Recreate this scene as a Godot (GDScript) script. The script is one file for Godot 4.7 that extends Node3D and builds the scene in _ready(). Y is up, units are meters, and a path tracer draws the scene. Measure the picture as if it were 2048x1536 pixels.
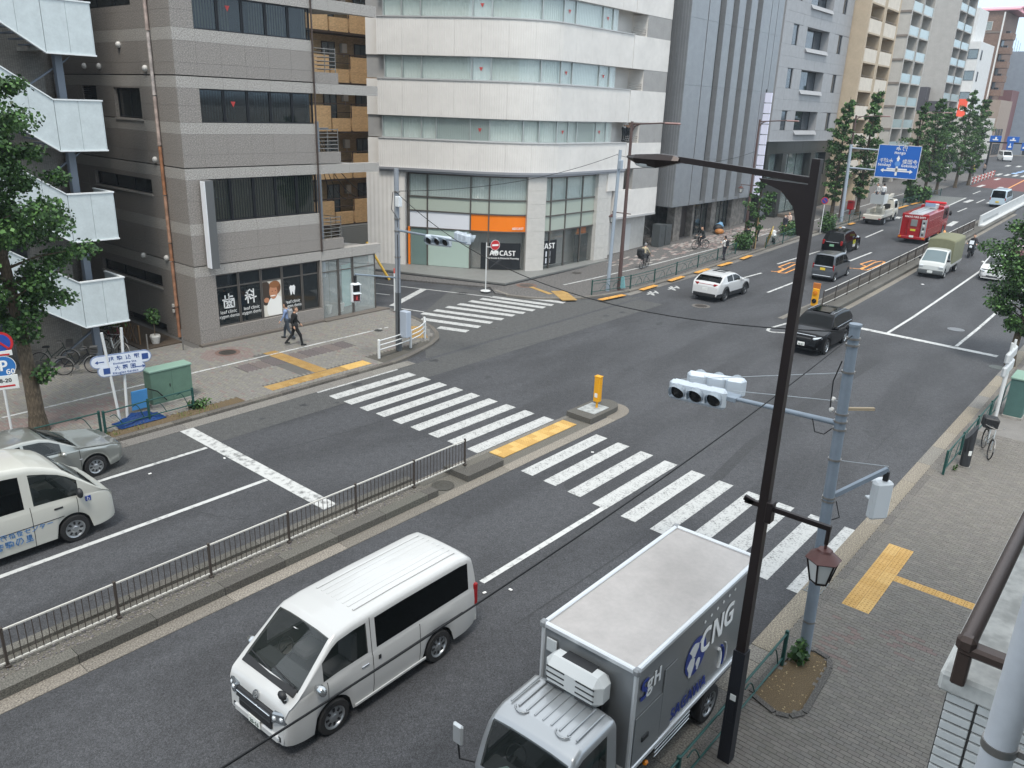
extends Node3D
# A Tokyo street corner seen from a fourth floor balcony. x: across the avenue, -z: along it, y: up, metres.
const EYE := Vector3(0, 10.4, 0)
const FOC := 1596.75
var cb := Basis.from_euler(Vector3(-0.333995, 0.689041, 0.0365657), EULER_ORDER_YXZ)
var mats := {}
var tex := {}
var rng := RandomNumberGenerator.new()

func _ready():
	var cam := Camera3D.new(); cam.name = "camera"; add_child(cam)
	cam.transform = Transform3D(cb, EYE); cam.fov = rad_to_deg(2.0 * atan(768.0 / FOC)); cam.near = 0.05; cam.far = 1500.0; cam.current = true
	var sky_mat := ProceduralSkyMaterial.new()
	sky_mat.sky_top_color = Color(0.87, 0.9, 0.93); sky_mat.sky_horizon_color = Color(0.66, 0.78, 0.88); sky_mat.sky_curve = 0.2
	sky_mat.ground_bottom_color = Color(0.3, 0.3, 0.3); sky_mat.ground_horizon_color = Color(0.6, 0.62, 0.63); sky_mat.energy_multiplier = 1.0
	var cover := NoiseTexture2D.new(); var cn := FastNoiseLite.new(); cn.seed = 5; cn.frequency = 0.006; cn.fractal_octaves = 5
	cover.noise = cn; cover.width = 1024; cover.height = 512; cover.seamless = true
	var ramp := Gradient.new(); ramp.set_color(0, Color(0, 0, 0, 0)); ramp.set_color(1, Color(0.55, 0.56, 0.57, 0.8)); ramp.set_offset(0, 0.3); ramp.set_offset(1, 0.62)
	cover.color_ramp = ramp; sky_mat.sky_cover = cover
	var sky := Sky.new(); sky.sky_material = sky_mat
	var env := Environment.new(); env.background_mode = Environment.BG_SKY; env.sky = sky; env.background_energy_multiplier = 1.0
	env.tonemap_mode = Environment.TONE_MAPPER_LINEAR; env.tonemap_exposure = 1.9
	env.sdfgi_enabled = true; env.ssao_enabled = true; env.ssil_enabled = true
	env.fog_enabled = true; env.fog_density = 0.0004; env.fog_light_color = Color(0.82, 0.87, 0.92)
	var we := WorldEnvironment.new(); we.name = "world_environment"; we.environment = env; add_child(we)
	var sun := DirectionalLight3D.new(); sun.name = "sun"; sun.light_energy = 0.5; sun.light_angular_distance = 14.0; sun.light_color = Color(1.0, 0.98, 0.95)
	sun.shadow_enabled = true; add_child(sun); sun.rotation_degrees = Vector3(-62, 35, 0)
	rng.seed = 11
	make_textures()
	common_mats()
	build_ground()
	build_buildings()
	build_vehicles()
	build_street()
	build_green()
	build_people()

# ---------- pixels to places ----------
func gy(z: float) -> float:
	var t := (-42.0 - maxf(z, -170.0)) / 6.0
	if t <= 0.0: return 0.0
	return lerpf(rise(floorf(t) * 6.0), rise(floorf(t) * 6.0 + 6.0), t - floorf(t))
func rise(t: float) -> float: return 0.033 * (t * t / 20.0 if t < 10.0 else t - 5.0)
func ray(px, py) -> Vector3: return cb.x * (px - 1024.0) - cb.y * (py - 768.0) - cb.z * FOC
func at(px, py, dy = 0.0) -> Vector3:      # where the ray of a photo pixel meets the ground (raised by dy)
	var d := ray(px, py); var s := 0.0005
	while s < 0.4 and EYE.y + d.y * s > gy(d.z * s) + dy: s *= 1.02
	var lo := s / 1.02; var hi := s
	for i in 24:
		var m := (lo + hi) / 2.0
		if EYE.y + d.y * m > gy(d.z * m) + dy: lo = m
		else: hi = m
	return EYE + d * lo
func onx(px, py, x) -> Vector3: var d := ray(px, py); return EYE + d * (x / d.x)
func onz(px, py, z) -> Vector3: var d := ray(px, py); return EYE + d * (z / d.z)
func ony(px, py, y) -> Vector3: var d := ray(px, py); return EYE + d * ((y - EYE.y) / d.y)

# ---------- meshes ----------
class M:
	var v := PackedVector3Array()
	var n := PackedVector3Array()
	var c := PackedColorArray()
	var col := Color.WHITE
	func tri(a: Vector3, b: Vector3, d: Vector3):
		var k := (d - a).cross(b - a).normalized()
		v.append(a); v.append(b); v.append(d); n.append(k); n.append(k); n.append(k); c.append(col); c.append(col); c.append(col)
	func trin(a, b, d, na, nb, nd):
		v.append(a); v.append(b); v.append(d); n.append(na); n.append(nb); n.append(nd); c.append(col); c.append(col); c.append(col)
	func quad(a, b, d, e): tri(a, b, d); tri(a, d, e)
	func quadn(a, b, d, e, na, nb, nd, ne): trin(a, b, d, na, nb, nd); trin(a, d, e, na, nd, ne)
	func face(p: Array, mid: Vector3):
		var s := Vector3.ZERO
		for q in p: s += q
		s /= p.size()
		var k: Vector3 = (p[2] - p[0]).cross(p[1] - p[0])
		if k.dot(s - mid) < 0: p = p.duplicate(); p.reverse()
		for i in range(1, p.size() - 1): tri(p[0], p[i], p[i + 1])
	func box(o: Vector3, s: Vector3, b := Basis.IDENTITY):
		for i in 3:
			var u: Vector3 = b[(i + 1) % 3] * s[(i + 1) % 3] / 2.0
			var w: Vector3 = b[(i + 2) % 3] * s[(i + 2) % 3] / 2.0
			var k: Vector3 = b[i] * s[i] / 2.0
			quad(o + k - u - w, o + k - u + w, o + k + u + w, o + k + u - w)
			quad(o - k - u - w, o - k + u - w, o - k + u + w, o - k - u + w)
	func span(a: Vector3, b: Vector3): box((a + b) / 2.0, (b - a).abs())
	func bbox(o: Vector3, s: Vector3, r: float, b := Basis.IDENTITY):   # bevelled box
		var h := s / 2.0
		var p := func(x, y, z, k): return o + b * Vector3(x * (h.x - (0.0 if k == 0 else r)), y * (h.y - (0.0 if k == 1 else r)), z * (h.z - (0.0 if k == 2 else r)))
		var g := [-1, 1]
		for q in g:
			face([p.call(q, -1, -1, 0), p.call(q, -1, 1, 0), p.call(q, 1, 1, 0), p.call(q, 1, -1, 0)], o)
			face([p.call(-1, q, -1, 1), p.call(-1, q, 1, 1), p.call(1, q, 1, 1), p.call(1, q, -1, 1)], o)
			face([p.call(-1, -1, q, 2), p.call(-1, 1, q, 2), p.call(1, 1, q, 2), p.call(1, -1, q, 2)], o)
			for w in g:
				face([p.call(q, w, -1, 0), p.call(q, w, 1, 0), p.call(q, w, 1, 1), p.call(q, w, -1, 1)], o)
				face([p.call(q, -1, w, 0), p.call(q, 1, w, 0), p.call(q, 1, w, 2), p.call(q, -1, w, 2)], o)
				face([p.call(-1, q, w, 1), p.call(1, q, w, 1), p.call(1, q, w, 2), p.call(-1, q, w, 2)], o)
				for t in g: face([p.call(q, w, t, 0), p.call(q, w, t, 1), p.call(q, w, t, 2)], o)
	func cyl(a: Vector3, b: Vector3, r0: float, r1 := -1.0, seg := 10, cap := true):
		if r1 < 0: r1 = r0
		var d := (b - a).normalized()
		var x := d.cross(Vector3.UP if absf(d.y) < 0.9 else Vector3.RIGHT).normalized()
		var y := x.cross(d)
		for i in seg:
			var t0 := TAU * i / seg; var t1 := TAU * (i + 1) / seg
			var n0 := x * cos(t0) + y * sin(t0); var n1 := x * cos(t1) + y * sin(t1)
			quadn(a + n0 * r0, a + n1 * r0, b + n1 * r1, b + n0 * r1, n0, n1, n1, n0)
			if cap:
				if r0 > 0: face([a, a + n0 * r0, a + n1 * r0], b)
				if r1 > 0: face([b, b + n0 * r1, b + n1 * r1], a)
	func tube(p: Array, r: float, seg := 6, r1 := -1.0):
		for i in p.size() - 1:
			var k0 := r if r1 < 0 else lerpf(r, r1, float(i) / (p.size() - 1)); var k1 := r if r1 < 0 else lerpf(r, r1, float(i + 1) / (p.size() - 1))
			cyl(p[i], p[i + 1], k0, k1, seg, i == 0 or i == p.size() - 2)
	func lathe(o: Vector3, ax: Vector3, prof: Array, seg := 20):       # prof: [radius, along]
		ax = ax.normalized()
		var x := ax.cross(Vector3.UP if absf(ax.y) < 0.9 else Vector3.RIGHT).normalized(); var y := x.cross(ax)
		for j in prof.size() - 1:
			var a: Array = prof[j]; var b: Array = prof[j + 1]
			var sl := Vector2(b[1] - a[1], a[0] - b[0]).normalized()
			for i in seg:
				var t0 := TAU * i / seg; var t1 := TAU * (i + 1) / seg
				var e0 := x * cos(t0) + y * sin(t0); var e1 := x * cos(t1) + y * sin(t1)
				var n0 := (e0 * sl.x + ax * sl.y).normalized(); var n1 := (e1 * sl.x + ax * sl.y).normalized()
				var p0: Vector3 = o + e0 * a[0] + ax * a[1]; var p1: Vector3 = o + e0 * b[0] + ax * b[1]
				var p2: Vector3 = o + e1 * b[0] + ax * b[1]; var p3: Vector3 = o + e1 * a[0] + ax * a[1]
				trin(p0, p2, p1, n0, n1, n0); trin(p0, p3, p2, n0, n1, n1)
	func ext(poly: PackedVector2Array, t: Transform3D, d: float):      # polygon in t's xy plane, thickened along t's z
		if Geometry2D.is_polygon_clockwise(poly): poly = poly.duplicate(); poly.reverse()
		var ix := Geometry2D.triangulate_polygon(poly)
		var z0 := Vector3(0, 0, 0); var dz := Vector3(0, 0, d)
		for i in range(0, ix.size(), 3):
			var a := Vector3(poly[ix[i]].x, poly[ix[i]].y, 0); var b := Vector3(poly[ix[i + 1]].x, poly[ix[i + 1]].y, 0); var e := Vector3(poly[ix[i + 2]].x, poly[ix[i + 2]].y, 0)
			if (b - a).cross(e - a).z < 0: var q := b; b = e; e = q
			tri(t * (a + dz), t * (e + dz), t * (b + dz)); tri(t * a, t * b, t * e)
		for i in poly.size():
			var a := Vector3(poly[i].x, poly[i].y, 0); var b := Vector3(poly[(i + 1) % poly.size()].x, poly[(i + 1) % poly.size()].y, 0)
			quad(t * a, t * (a + dz), t * (b + dz), t * b)
	func plate(p: Array, th: Vector3):                                 # a polygon in space, thickened along th
		var mid := th / 2.0
		for q in p: mid += q / float(p.size())
		var o := []
		for q in p: o.append(q + th)
		face(p, mid); face(o, mid)
		for i in p.size(): face([p[i], p[(i + 1) % p.size()], o[(i + 1) % p.size()], o[i]], mid)
	func grid(P: Array, flip := false, keep = null):                    # smooth surface over rows of points
		var R := P.size(); var C: int = P[0].size(); var N := []
		for i in R:
			var row := []
			for j in C:
				var du: Vector3 = P[mini(i + 1, R - 1)][j] - P[maxi(i - 1, 0)][j]
				var dv: Vector3 = P[i][mini(j + 1, C - 1)] - P[i][maxi(j - 1, 0)]
				var k := du.cross(dv).normalized()
				row.append(-k if flip else k)
			N.append(row)
		for i in R - 1:
			for j in C - 1:
				if keep != null and not keep.call(i, j): continue
				if flip: quadn(P[i][j], P[i + 1][j], P[i + 1][j + 1], P[i][j + 1], N[i][j], N[i + 1][j], N[i + 1][j + 1], N[i][j + 1])
				else: quadn(P[i][j], P[i][j + 1], P[i + 1][j + 1], P[i + 1][j], N[i][j], N[i][j + 1], N[i + 1][j + 1], N[i + 1][j])
	func ball(o: Vector3, r: Vector3, seg := 10, rings := 6):
		for j in rings:
			var f0 := PI * j / rings - PI / 2; var f1 := PI * (j + 1) / rings - PI / 2
			for i in seg:
				var t0 := TAU * i / seg; var t1 := TAU * (i + 1) / seg
				var q := [Vector3(cos(f0) * cos(t0), sin(f0), cos(f0) * sin(t0)), Vector3(cos(f1) * cos(t0), sin(f1), cos(f1) * sin(t0)), Vector3(cos(f1) * cos(t1), sin(f1), cos(f1) * sin(t1)), Vector3(cos(f0) * cos(t1), sin(f0), cos(f0) * sin(t1))]
				quadn(o + q[0] * r, o + q[3] * r, o + q[2] * r, o + q[1] * r, q[0], q[3], q[2], q[1])
	func mesh() -> ArrayMesh:
		var a := []; a.resize(Mesh.ARRAY_MAX); a[Mesh.ARRAY_VERTEX] = v; a[Mesh.ARRAY_NORMAL] = n; a[Mesh.ARRAY_COLOR] = c
		var m := ArrayMesh.new()
		if v.size(): m.add_surface_from_arrays(Mesh.PRIMITIVE_TRIANGLES, a)
		return m

# ---------- nodes ----------
func tag(o: Node, label: String, cat := "", group := "", kind := ""):
	if label: o.set_meta("label", label)
	if cat: o.set_meta("category", cat)
	if group: o.set_meta("group", group)
	if kind: o.set_meta("kind", kind)
	return o
var used := {}
func numbered(s: String) -> String:
	used[s] = used.get(s, 0) + 1
	return s if used[s] == 1 else "%s_%03d" % [s, used[s] - 1]
func thing(called: String, label: String, cat: String, pos := Vector3.ZERO, turn := 0.0, group := "") -> Node3D:
	var o := Node3D.new(); o.name = numbered(called); add_child(o); o.position = pos; o.rotation.y = turn
	return tag(o, label, cat, group)
func part(parent: Node, called: String, m, material, world := false) -> MeshInstance3D:   # world: the mesh is in world coordinates
	var o := MeshInstance3D.new(); o.name = called; o.mesh = m.mesh() if m is M else m; o.material_override = material
	parent.add_child(o, true)
	if world and not (parent is MeshInstance3D) and parent != self: o.position = -parent.position
	return o
func wpart(parent: Node, called: String, m, material) -> MeshInstance3D: return part(parent, called, m, material, true)
func structure(called: String, m, material) -> MeshInstance3D:
	var o := part(self, numbered(called), m, material); o.set_meta("kind", "structure"); return o
func solo(called: String, label: String, cat: String, m, material, group := "") -> MeshInstance3D:
	return tag(part(self, numbered(called), m, material), label, cat, group)
func copy(o: Node, called: String, pos: Vector3, turn: float, label := "") -> Node3D:
	var r: Node3D = o.duplicate(); r.name = numbered(called); add_child(r); r.position = pos; r.rotation.y = turn
	if label: r.set_meta("label", label)
	return r

# ---------- materials ----------
func noise_img(size: int, freq: float, oct: int, sd: int, typ := FastNoiseLite.TYPE_SIMPLEX_SMOOTH) -> Image:
	var f := FastNoiseLite.new(); f.seed = sd; f.frequency = freq; f.fractal_octaves = oct; f.noise_type = typ
	if oct <= 1: f.fractal_type = FastNoiseLite.FRACTAL_NONE
	return f.get_seamless_image(size, size)
func grey_tex(key: String, size: int, fn: Callable):
	var im := Image.create(size, size, false, Image.FORMAT_RGB8)
	for y in size:
		for x in size:
			im.set_pixel(x, y, fn.call(x, y))
	im.generate_mipmaps()
	tex[key] = ImageTexture.create_from_image(im)
func make_textures():
	var big := noise_img(512, 0.006, 5, 3); var fine := noise_img(512, 0.12, 2, 4); var mid := noise_img(512, 0.03, 4, 9)
	var wht := Image.create(512, 512, false, Image.FORMAT_RF); var r := RandomNumberGenerator.new(); r.seed = 2
	for y in 512:
		for x in 512: wht.set_pixel(x, y, Color(r.randf(), 0, 0))
	grey_tex("blotch", 512, func(x, y): var g: float = 0.8 + 0.2 * smoothstep(0.2, 0.75, big.get_pixel(x, y).r * 0.7 + mid.get_pixel(x, y).r * 0.3); return Color(g, g, g))
	grey_tex("soft", 512, func(x, y): var g: float = 0.9 + 0.1 * (big.get_pixel(x, y).r * 0.6 + mid.get_pixel(x, y).r * 0.4); return Color(g, g, g))
	grey_tex("granite", 512, func(x, y):
		var w: float = wht.get_pixel(x, y).r; var g: float = 0.5 + 0.42 * fine.get_pixel(x, y).r + (0.14 if w > 0.9 else (-0.2 if w < 0.12 else 0.0))
		return Color(clampf(g, 0, 1), clampf(g, 0, 1), clampf(g, 0, 1)))
	grey_tex("asphalt", 512, func(x, y):
		var w: float = wht.get_pixel(x, y).r; var g: float = 0.5 + 0.16 * fine.get_pixel(x, y).r + 0.42 * (w - 0.5) + 0.1 * mid.get_pixel(x, y).r
		if w > 0.988: g += 0.4
		return Color(g * 0.985, g * 0.99, g))
	grey_tex("wear", 512, func(x, y):                                   # worn paint: asphalt grains showing through
		var a: float = mid.get_pixel(x, y).r * 0.5 + big.get_pixel(x, y).r * 0.25 + wht.get_pixel(x, y).r * 0.25
		var k := smoothstep(0.26, 0.46, a); return Color.from_string("#8f9090", Color.GRAY).lerp(Color.WHITE, k))
	grey_tex("patch", 512, func(x, y): var g: float = 0.86 + 0.14 * smoothstep(0.15, 0.8, big.get_pixel(x, y).r); return Color(g, g, g))
	grey_tex("tile", 256, func(x, y):                                   # small wall tiles, far away
		var j: bool = x % 32 < 3 or y % 16 < 3; var g: float = (0.62 if j else 0.86 + 0.14 * wht.get_pixel(x / 32 + 8 * int(y / 16), 3).r); return Color(g, g, g))
	grey_tex("bark", 256, func(x, y): var g: float = 0.45 + 0.55 * mid.get_pixel((x * 2) % 512, int(y * 0.35)).r; return Color(g, g * 0.97, g * 0.93))
	var nb := noise_img(512, 0.09, 3, 21); nb.convert(Image.FORMAT_RGBA8); nb.bump_map_to_normal_map(3.0); nb.generate_mipmaps(); tex["bump"] = ImageTexture.create_from_image(nb)
func common_mats():
	pane("glass_dark", "#20282a", 0.35); pane("glass_sky", "#8fa3ad", 0.5); pane("glass_green", "#b9cdc8", 0.22); pane("glass_shop", "#4a5654", 0.2); pane("car_clear", "#1c2624", 0.4); pane("glass_clear", "#dfe9e6", 0.16)
	mt("dark_frame", "#26272a", 0.4, 0.5); mt("interior_shade", "#3a3b3b", 0.9); mt("concrete", "#a09c95", 0.9, 0, "blotch", 0.4); mt("cap_white", "#d9d7d2", 0.4); mt("rail_steel", "#8d8a86", 0.4, 0.7); mt("letter_white", "#e3e3e1", 0.6); mt("red_mark", "#b03530", 0.5)  # shade of unlit interiors is painted as a dark colour behind windows and openings
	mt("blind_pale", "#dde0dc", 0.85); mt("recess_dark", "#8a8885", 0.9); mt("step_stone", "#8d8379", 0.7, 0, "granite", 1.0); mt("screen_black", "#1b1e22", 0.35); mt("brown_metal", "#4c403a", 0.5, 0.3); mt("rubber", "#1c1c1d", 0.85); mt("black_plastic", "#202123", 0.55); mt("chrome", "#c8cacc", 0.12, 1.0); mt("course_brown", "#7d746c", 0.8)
	mt("lamp_red", "#8c1418", 0.15); mt("lamp_clear", "#c9ced1", 0.08, 0.3); mt("lamp_amber", "#c8781c", 0.2); mt("plate_white", "#d8dad6", 0.5); mt("bronze_frame", "#6d6863", 0.4, 0.6); mt("galv", "#8b97a3", 0.5, 0.25, "soft", 0.8); mt("signal_body", "#b9c3cc", 0.45, 0.1); mt("lens_dark", "#16181a", 0.15); mt("green_rail", "#1f4a45", 0.45, 0.2); mt("lamp_brown", "#2b2322", 0.4, 0.4); mt("wire_black", "#17181a", 0.7)
func mt(key: String, hex := "#808080", rough := 0.7, metal := 0.0, t := "", sc := 0.5, bump := 0.0) -> StandardMaterial3D:
	if mats.has(key): return mats[key]
	var m := StandardMaterial3D.new(); m.albedo_color = Color.from_string(hex, Color.GRAY); m.roughness = rough; m.metallic = metal
	if t:
		m.albedo_texture = tex[t]; m.uv1_triplanar = true; m.uv1_world_triplanar = true; m.uv1_scale = Vector3(sc, sc, sc)
	if bump > 0:
		m.normal_enabled = true; m.normal_texture = tex["bump"]; m.normal_scale = bump; m.uv1_triplanar = true; m.uv1_world_triplanar = true; m.uv1_scale = Vector3(sc, sc, sc)
	mats[key] = m
	return m
func paint(key: String, hex: String, rough := 0.25, metal := 0.0, coat := 1.0) -> StandardMaterial3D:
	if mats.has(key): return mats[key]
	var m := mt(key, hex, rough, metal); m.clearcoat_enabled = coat > 0; m.metallic_specular = 0.5 if coat > 0 else 0.28; m.clearcoat = coat; m.clearcoat_roughness = 0.05
	return m
func vcol(key: String, rough := 0.8, t := "", sc := 1.0) -> StandardMaterial3D:
	if mats.has(key): return mats[key]
	var m := mt(key, "#ffffff", rough, 0.0, t, sc); m.vertex_color_use_as_albedo = true; return m
func pane(key: String, hex := "#30383a", alpha := 0.35, rough := 0.02) -> StandardMaterial3D:
	if mats.has(key): return mats[key]
	var m := mt(key, hex, rough, 0.0); m.transparency = BaseMaterial3D.TRANSPARENCY_ALPHA; m.albedo_color.a = alpha; return m
func lin(hex: String) -> Color: return Color.from_string(hex, Color.GRAY).srgb_to_linear()

# ---------- writing ----------
var fonts := {}
func letters(parent: Node, called: String, s: String, height: float, t: Transform3D, material, bold := true, depth := 0.006) -> MeshInstance3D:
	var key := "b" if bold else "r"
	if not fonts.has(key):
		var f := SystemFont.new(); f.font_names = PackedStringArray(["Droid Sans"]); f.font_weight = 700 if bold else 400; fonts[key] = f
	var tm := TextMesh.new(); tm.text = s; tm.font = fonts[key]; tm.font_size = 48; tm.pixel_size = height / 34.5; tm.depth = depth; tm.curve_step = 2.0
	var o := part(parent, called, tm, material); o.transform = t
	return o
const KANJI := {
	"ha": "5a,56 58,88 29,26 06,96 15,10 10,90 90,95 55,51 33,73 25,44 85,64 53,31 53,71",
	"ka": "18,4a 06,46 29,20 26,03 26,44 59,68 56,65 43,94 7a,70",
	"hon": "05,37 97,97 5a,50 57,02 57,92 23,73", "gou": "1a,3a 37,07 05,37 30,03 46,76 4a,74 6a,49 5a,80 7a,99 99,86 86,95",
	"sen": "28,89 05,95 58,50", "da": "08,48 0a,04 05,45 2a,25 52,00 57,93 67,91 97,62 78,6a", "ki": "06,96 5a,50 56,02 56,92",
	"go": "08,38 06,36 04,34 01,31 31,33 48,98 5a,57 8a,87 56,96 55,53 63,93 52,90 82,40", "koku": "09,99 99,90 90,00 00,09 27,77 25,75 22,82 57,52", "ji": "28,78 5a,57 06,96 04,94 74,70 70,50 32,43",
	"koma": "09,49 09,05 07,47 05,45 45,40 29,25 02,13 22,23 59,97 69,57 97,91 54,74 74,72 72,52", "komi": "08,17 05,15 15,11 00,12 12,90 69,53 69,93", "eki": "09,49 09,05 07,47 05,45 45,40 29,25 02,13 59,99 99,96 66,96 59,50 76,90",
	"roku": "5a,57 06,96 34,00 64,90", "gi": "28,68 09,99 07,97 05,95 08,18 43,03 45,40 75,81 25,10 65,93", "en": "09,99 99,90 90,00 00,09 37,77 25,85 57,45 34,64 64,63 33,51 63,82",
	"fuku": "18,38 05,48 20,27 49,99 57,87 54,57 84,87 52,92 50,90 50,54 90,94", "shi": "18,38 05,48 20,27 58,51 78,71 75,95 40,90", "se": "05,96 38,32 31,80 96,74", "n_": "08,27 00,52 52,97", "ta": "39,04 37,86 86,30 34,63", "bar": "05,95",
	"waka": "08,98 29,26 69,66 05,95 55,10 32,72 30,70 32,30 72,70", "no": "58,20 20,03 03,29 29,79 79,94 94,60", "sato": "29,79 29,25 79,75 25,75 27,77 59,50 13,83 00,90", "dot": "44,66"}
func kanji(m: M, key: String, size: float, t: Transform3D, w := 0.09, depth := 0.004):   # strokes on a 10 by 10 square, lower left at t
	var dig := func(ch: String) -> float: return 10.0 if ch == "a" else float(ch)
	for st in KANJI[key].split(" "):
		var e: PackedStringArray = st.split(","); var q := []
		for k in e:
			q.append(Vector2(dig.call(k[0]), dig.call(k[1])) * size / 10.0)
		var d: Vector2 = (q[1] - q[0]).normalized(); var nn := Vector2(-d.y, d.x) * w * size * 0.5; d *= w * size * 0.4
		m.ext(PackedVector2Array([q[0] - d - nn, q[1] + d - nn, q[1] + d + nn, q[0] - d + nn]), t, depth)
func face_to(o: Vector3, right: Vector3, up := Vector3.UP) -> Transform3D: return Transform3D(Basis(right, up, right.cross(up)), o)
# ================= ground =================
func project(p: Vector3) -> Vector2:
	var q := cb.inverse() * (p - EYE)
	if q.z > -0.1: return v2(-9999, -9999)
	return v2(1024.0 - FOC * q.x / q.z, 768.0 + FOC * q.y / q.z)
func sheet(m: M, poly: PackedVector2Array, dy: float, drop := 0.0, step := 6.0):
	var z0 := 1e9; var z1 := -1e9
	for p in poly: z0 = minf(z0, p.y); z1 = maxf(z1, p.y)
	var cuts := [z1]
	if z0 < -42.0:
		var z := -42.0
		if z < z1: cuts.append(z)
		while z > z0 + 0.01:
			z -= step
			if z < z1: cuts.append(maxf(z, z0))
	else: cuts.append(z0)
	for i in cuts.size() - 1:
		var bits := [poly] if cuts.size() == 2 else Geometry2D.intersect_polygons(poly, pv2([v2(-900, cuts[i + 1]), v2(900, cuts[i + 1]), v2(900, cuts[i]), v2(-900, cuts[i])]))
		for b in bits:
			var ix := Geometry2D.triangulate_polygon(b)
			for k in range(0, ix.size(), 3):
				var t := []
				for e in 3: t.append(v3(b[ix[k + e]].x, gy(b[ix[k + e]].y) + dy, b[ix[k + e]].y))
				if (t[2] - t[0]).cross(t[1] - t[0]).y < 0: t.reverse()
				m.tri(t[0], t[1], t[2])
	if drop > 0:
		var mid := Vector2.ZERO
		for p in poly: mid += p / float(poly.size())
		for i in poly.size():
			var a := poly[i]; var b := poly[(i + 1) % poly.size()]; var n := maxi(1, int(absf(a.y - b.y) / step)) if minf(a.y, b.y) < -42 else 1
			for k in n:
				var p := a.lerp(b, float(k) / n); var q := a.lerp(b, float(k + 1) / n)
				m.face([v3(p.x, gy(p.y) + dy, p.y), v3(q.x, gy(q.y) + dy, q.y), v3(q.x, gy(q.y) + dy - drop, q.y), v3(p.x, gy(p.y) + dy - drop, p.y)], v3(mid.x, gy(mid.y), mid.y))
func rect(x0, x1, z0, z1) -> PackedVector2Array: return pv2([v2(x0, z0), v2(x1, z0), v2(x1, z1), v2(x0, z1)])
func ribbon(m: M, pts: Array, w: float, dy: float):
	for i in pts.size() - 1:
		var a := v2(pts[i].x, pts[i].z); var b := v2(pts[i + 1].x, pts[i + 1].z); var d := (b - a).normalized(); var s := v2(-d.y, d.x) * w / 2.0
		sheet(m, pv2([a - s, b - s, b + s, a + s]), dy + 0.0007 * (i % 2))
func pxs(a: Array, dy := 0.0, sc := 1.0, ox := 0.0, oy := 0.0) -> Array:
	var o := []
	for p in a: o.append(at(p[0] / sc + ox, p[1] / sc + oy, dy))
	return o
func xz(a: Array) -> PackedVector2Array:
	var o := pv2()
	for p in a: o.append(v2(p.x, p.z))
	return o
func outline(a: Array) -> PackedVector2Array:
	var o := pv2()
	for p in a: o.append(v2(p[0], p[1]))
	return o
func paving(parent: Node, called: String, area: PackedVector2Array, holes: Array, y: float, lx: float, lz: float, cols: Array, tint: Callable):
	var x0 := 1e9; var x1 := -1e9; var z0 := 1e9; var z1 := -1e9
	for p in area: x0 = minf(x0, p.x); x1 = maxf(x1, p.x); z0 = minf(z0, p.y); z1 = maxf(z1, p.y)
	var all := []; var row := 0; var z := z1 - lz / 2
	while z > z0:
		var x := x0 + (lx / 2 if row % 2 else 0.0)
		while x < x1 + lx:
			var p := v2(x, z)
			if Geometry2D.is_point_in_polygon(p, area):
				var ok := true
				for h in holes:
					var n := 0
					for cx in [-0.45, 0.45]:
						for cz in [-0.45, 0.45]: n += 1 if Geometry2D.is_point_in_polygon(p + v2(cx * lx, cz * lz), h) else 0
					if n == 4: ok = false
				if ok:
					var s := project(v3(x, y, z))
					if s.x > -30 and s.x < 2080 and s.y > -20 and s.y < 1560: all.append([p.length(), x, z])
			x += lx
		z -= lz; row += 1
	all.sort_custom(func(a, b): return a[0] < b[0])
	var variants := []; var mat := vcol("paver", 0.85, "soft", 0.8)
	for c in cols:
		var m := M.new(); m.col = lin(c); m.bbox(Vector3.ZERO, v3(lx - 0.007, 0.06, lz - 0.007), 0.004); variants.append(m.mesh())
	var rest := M.new()
	for i in all.size():
		var px: float = all[i][1]; var pz: float = all[i][2]; var k: int = tint.call(px, pz)
		if k < 0: k = rng.randi() % cols.size()
		var h := y - 0.03 + rng.randf_range(-0.0015, 0.0015)
		if i < 300:
			var o := part(parent, called, variants[k], mat); o.position = v3(px, h, pz)
		else:
			rest.col = lin(cols[k]) * rng.randf_range(0.97, 1.03)
			var hx := lx / 2 - 0.004; var hz := lz / 2 - 0.004; var t := h + 0.03; var b := h
			rest.quad(v3(px - hx, t, pz - hz), v3(px + hx, t, pz - hz), v3(px + hx, t, pz + hz), v3(px - hx, t, pz + hz))
			rest.quad(v3(px - hx, t, pz + hz), v3(px + hx, t, pz + hz), v3(px + hx, b, pz + hz), v3(px - hx, b, pz + hz))
			rest.quad(v3(px + hx, t, pz + hz), v3(px + hx, t, pz - hz), v3(px + hx, b, pz - hz), v3(px + hx, b, pz + hz))
	if rest.v.size():
		var o := part(parent, called + "_field", rest, mat); o.set_meta("kind", "stuff")
func slabs(parent: Node, called: String, x0: float, x1: float, z0: float, z1: float, step: float, top: float, thick: float, cols: Array):
	var z := z0; var i := 0
	while z > z1 + 0.05:
		var e := maxf(z - step, z1); var m := M.new(); m.col = lin(cols[rng.randi() % cols.size()]) * rng.randf_range(0.93, 1.07)
		var y0 := gy(z) + top; var y1 := gy(e) + top; var a := z - 0.006; var b := e + 0.006
		m.plate([v3(x0, y0, a), v3(x1, y0, a), v3(x1, y1, b), v3(x0, y1, b)], v3(0, -thick, 0))
		part(parent, called, m, vcol("kerbstone", 0.88, "granite", 0.35))
		z = e; i += 1
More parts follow.
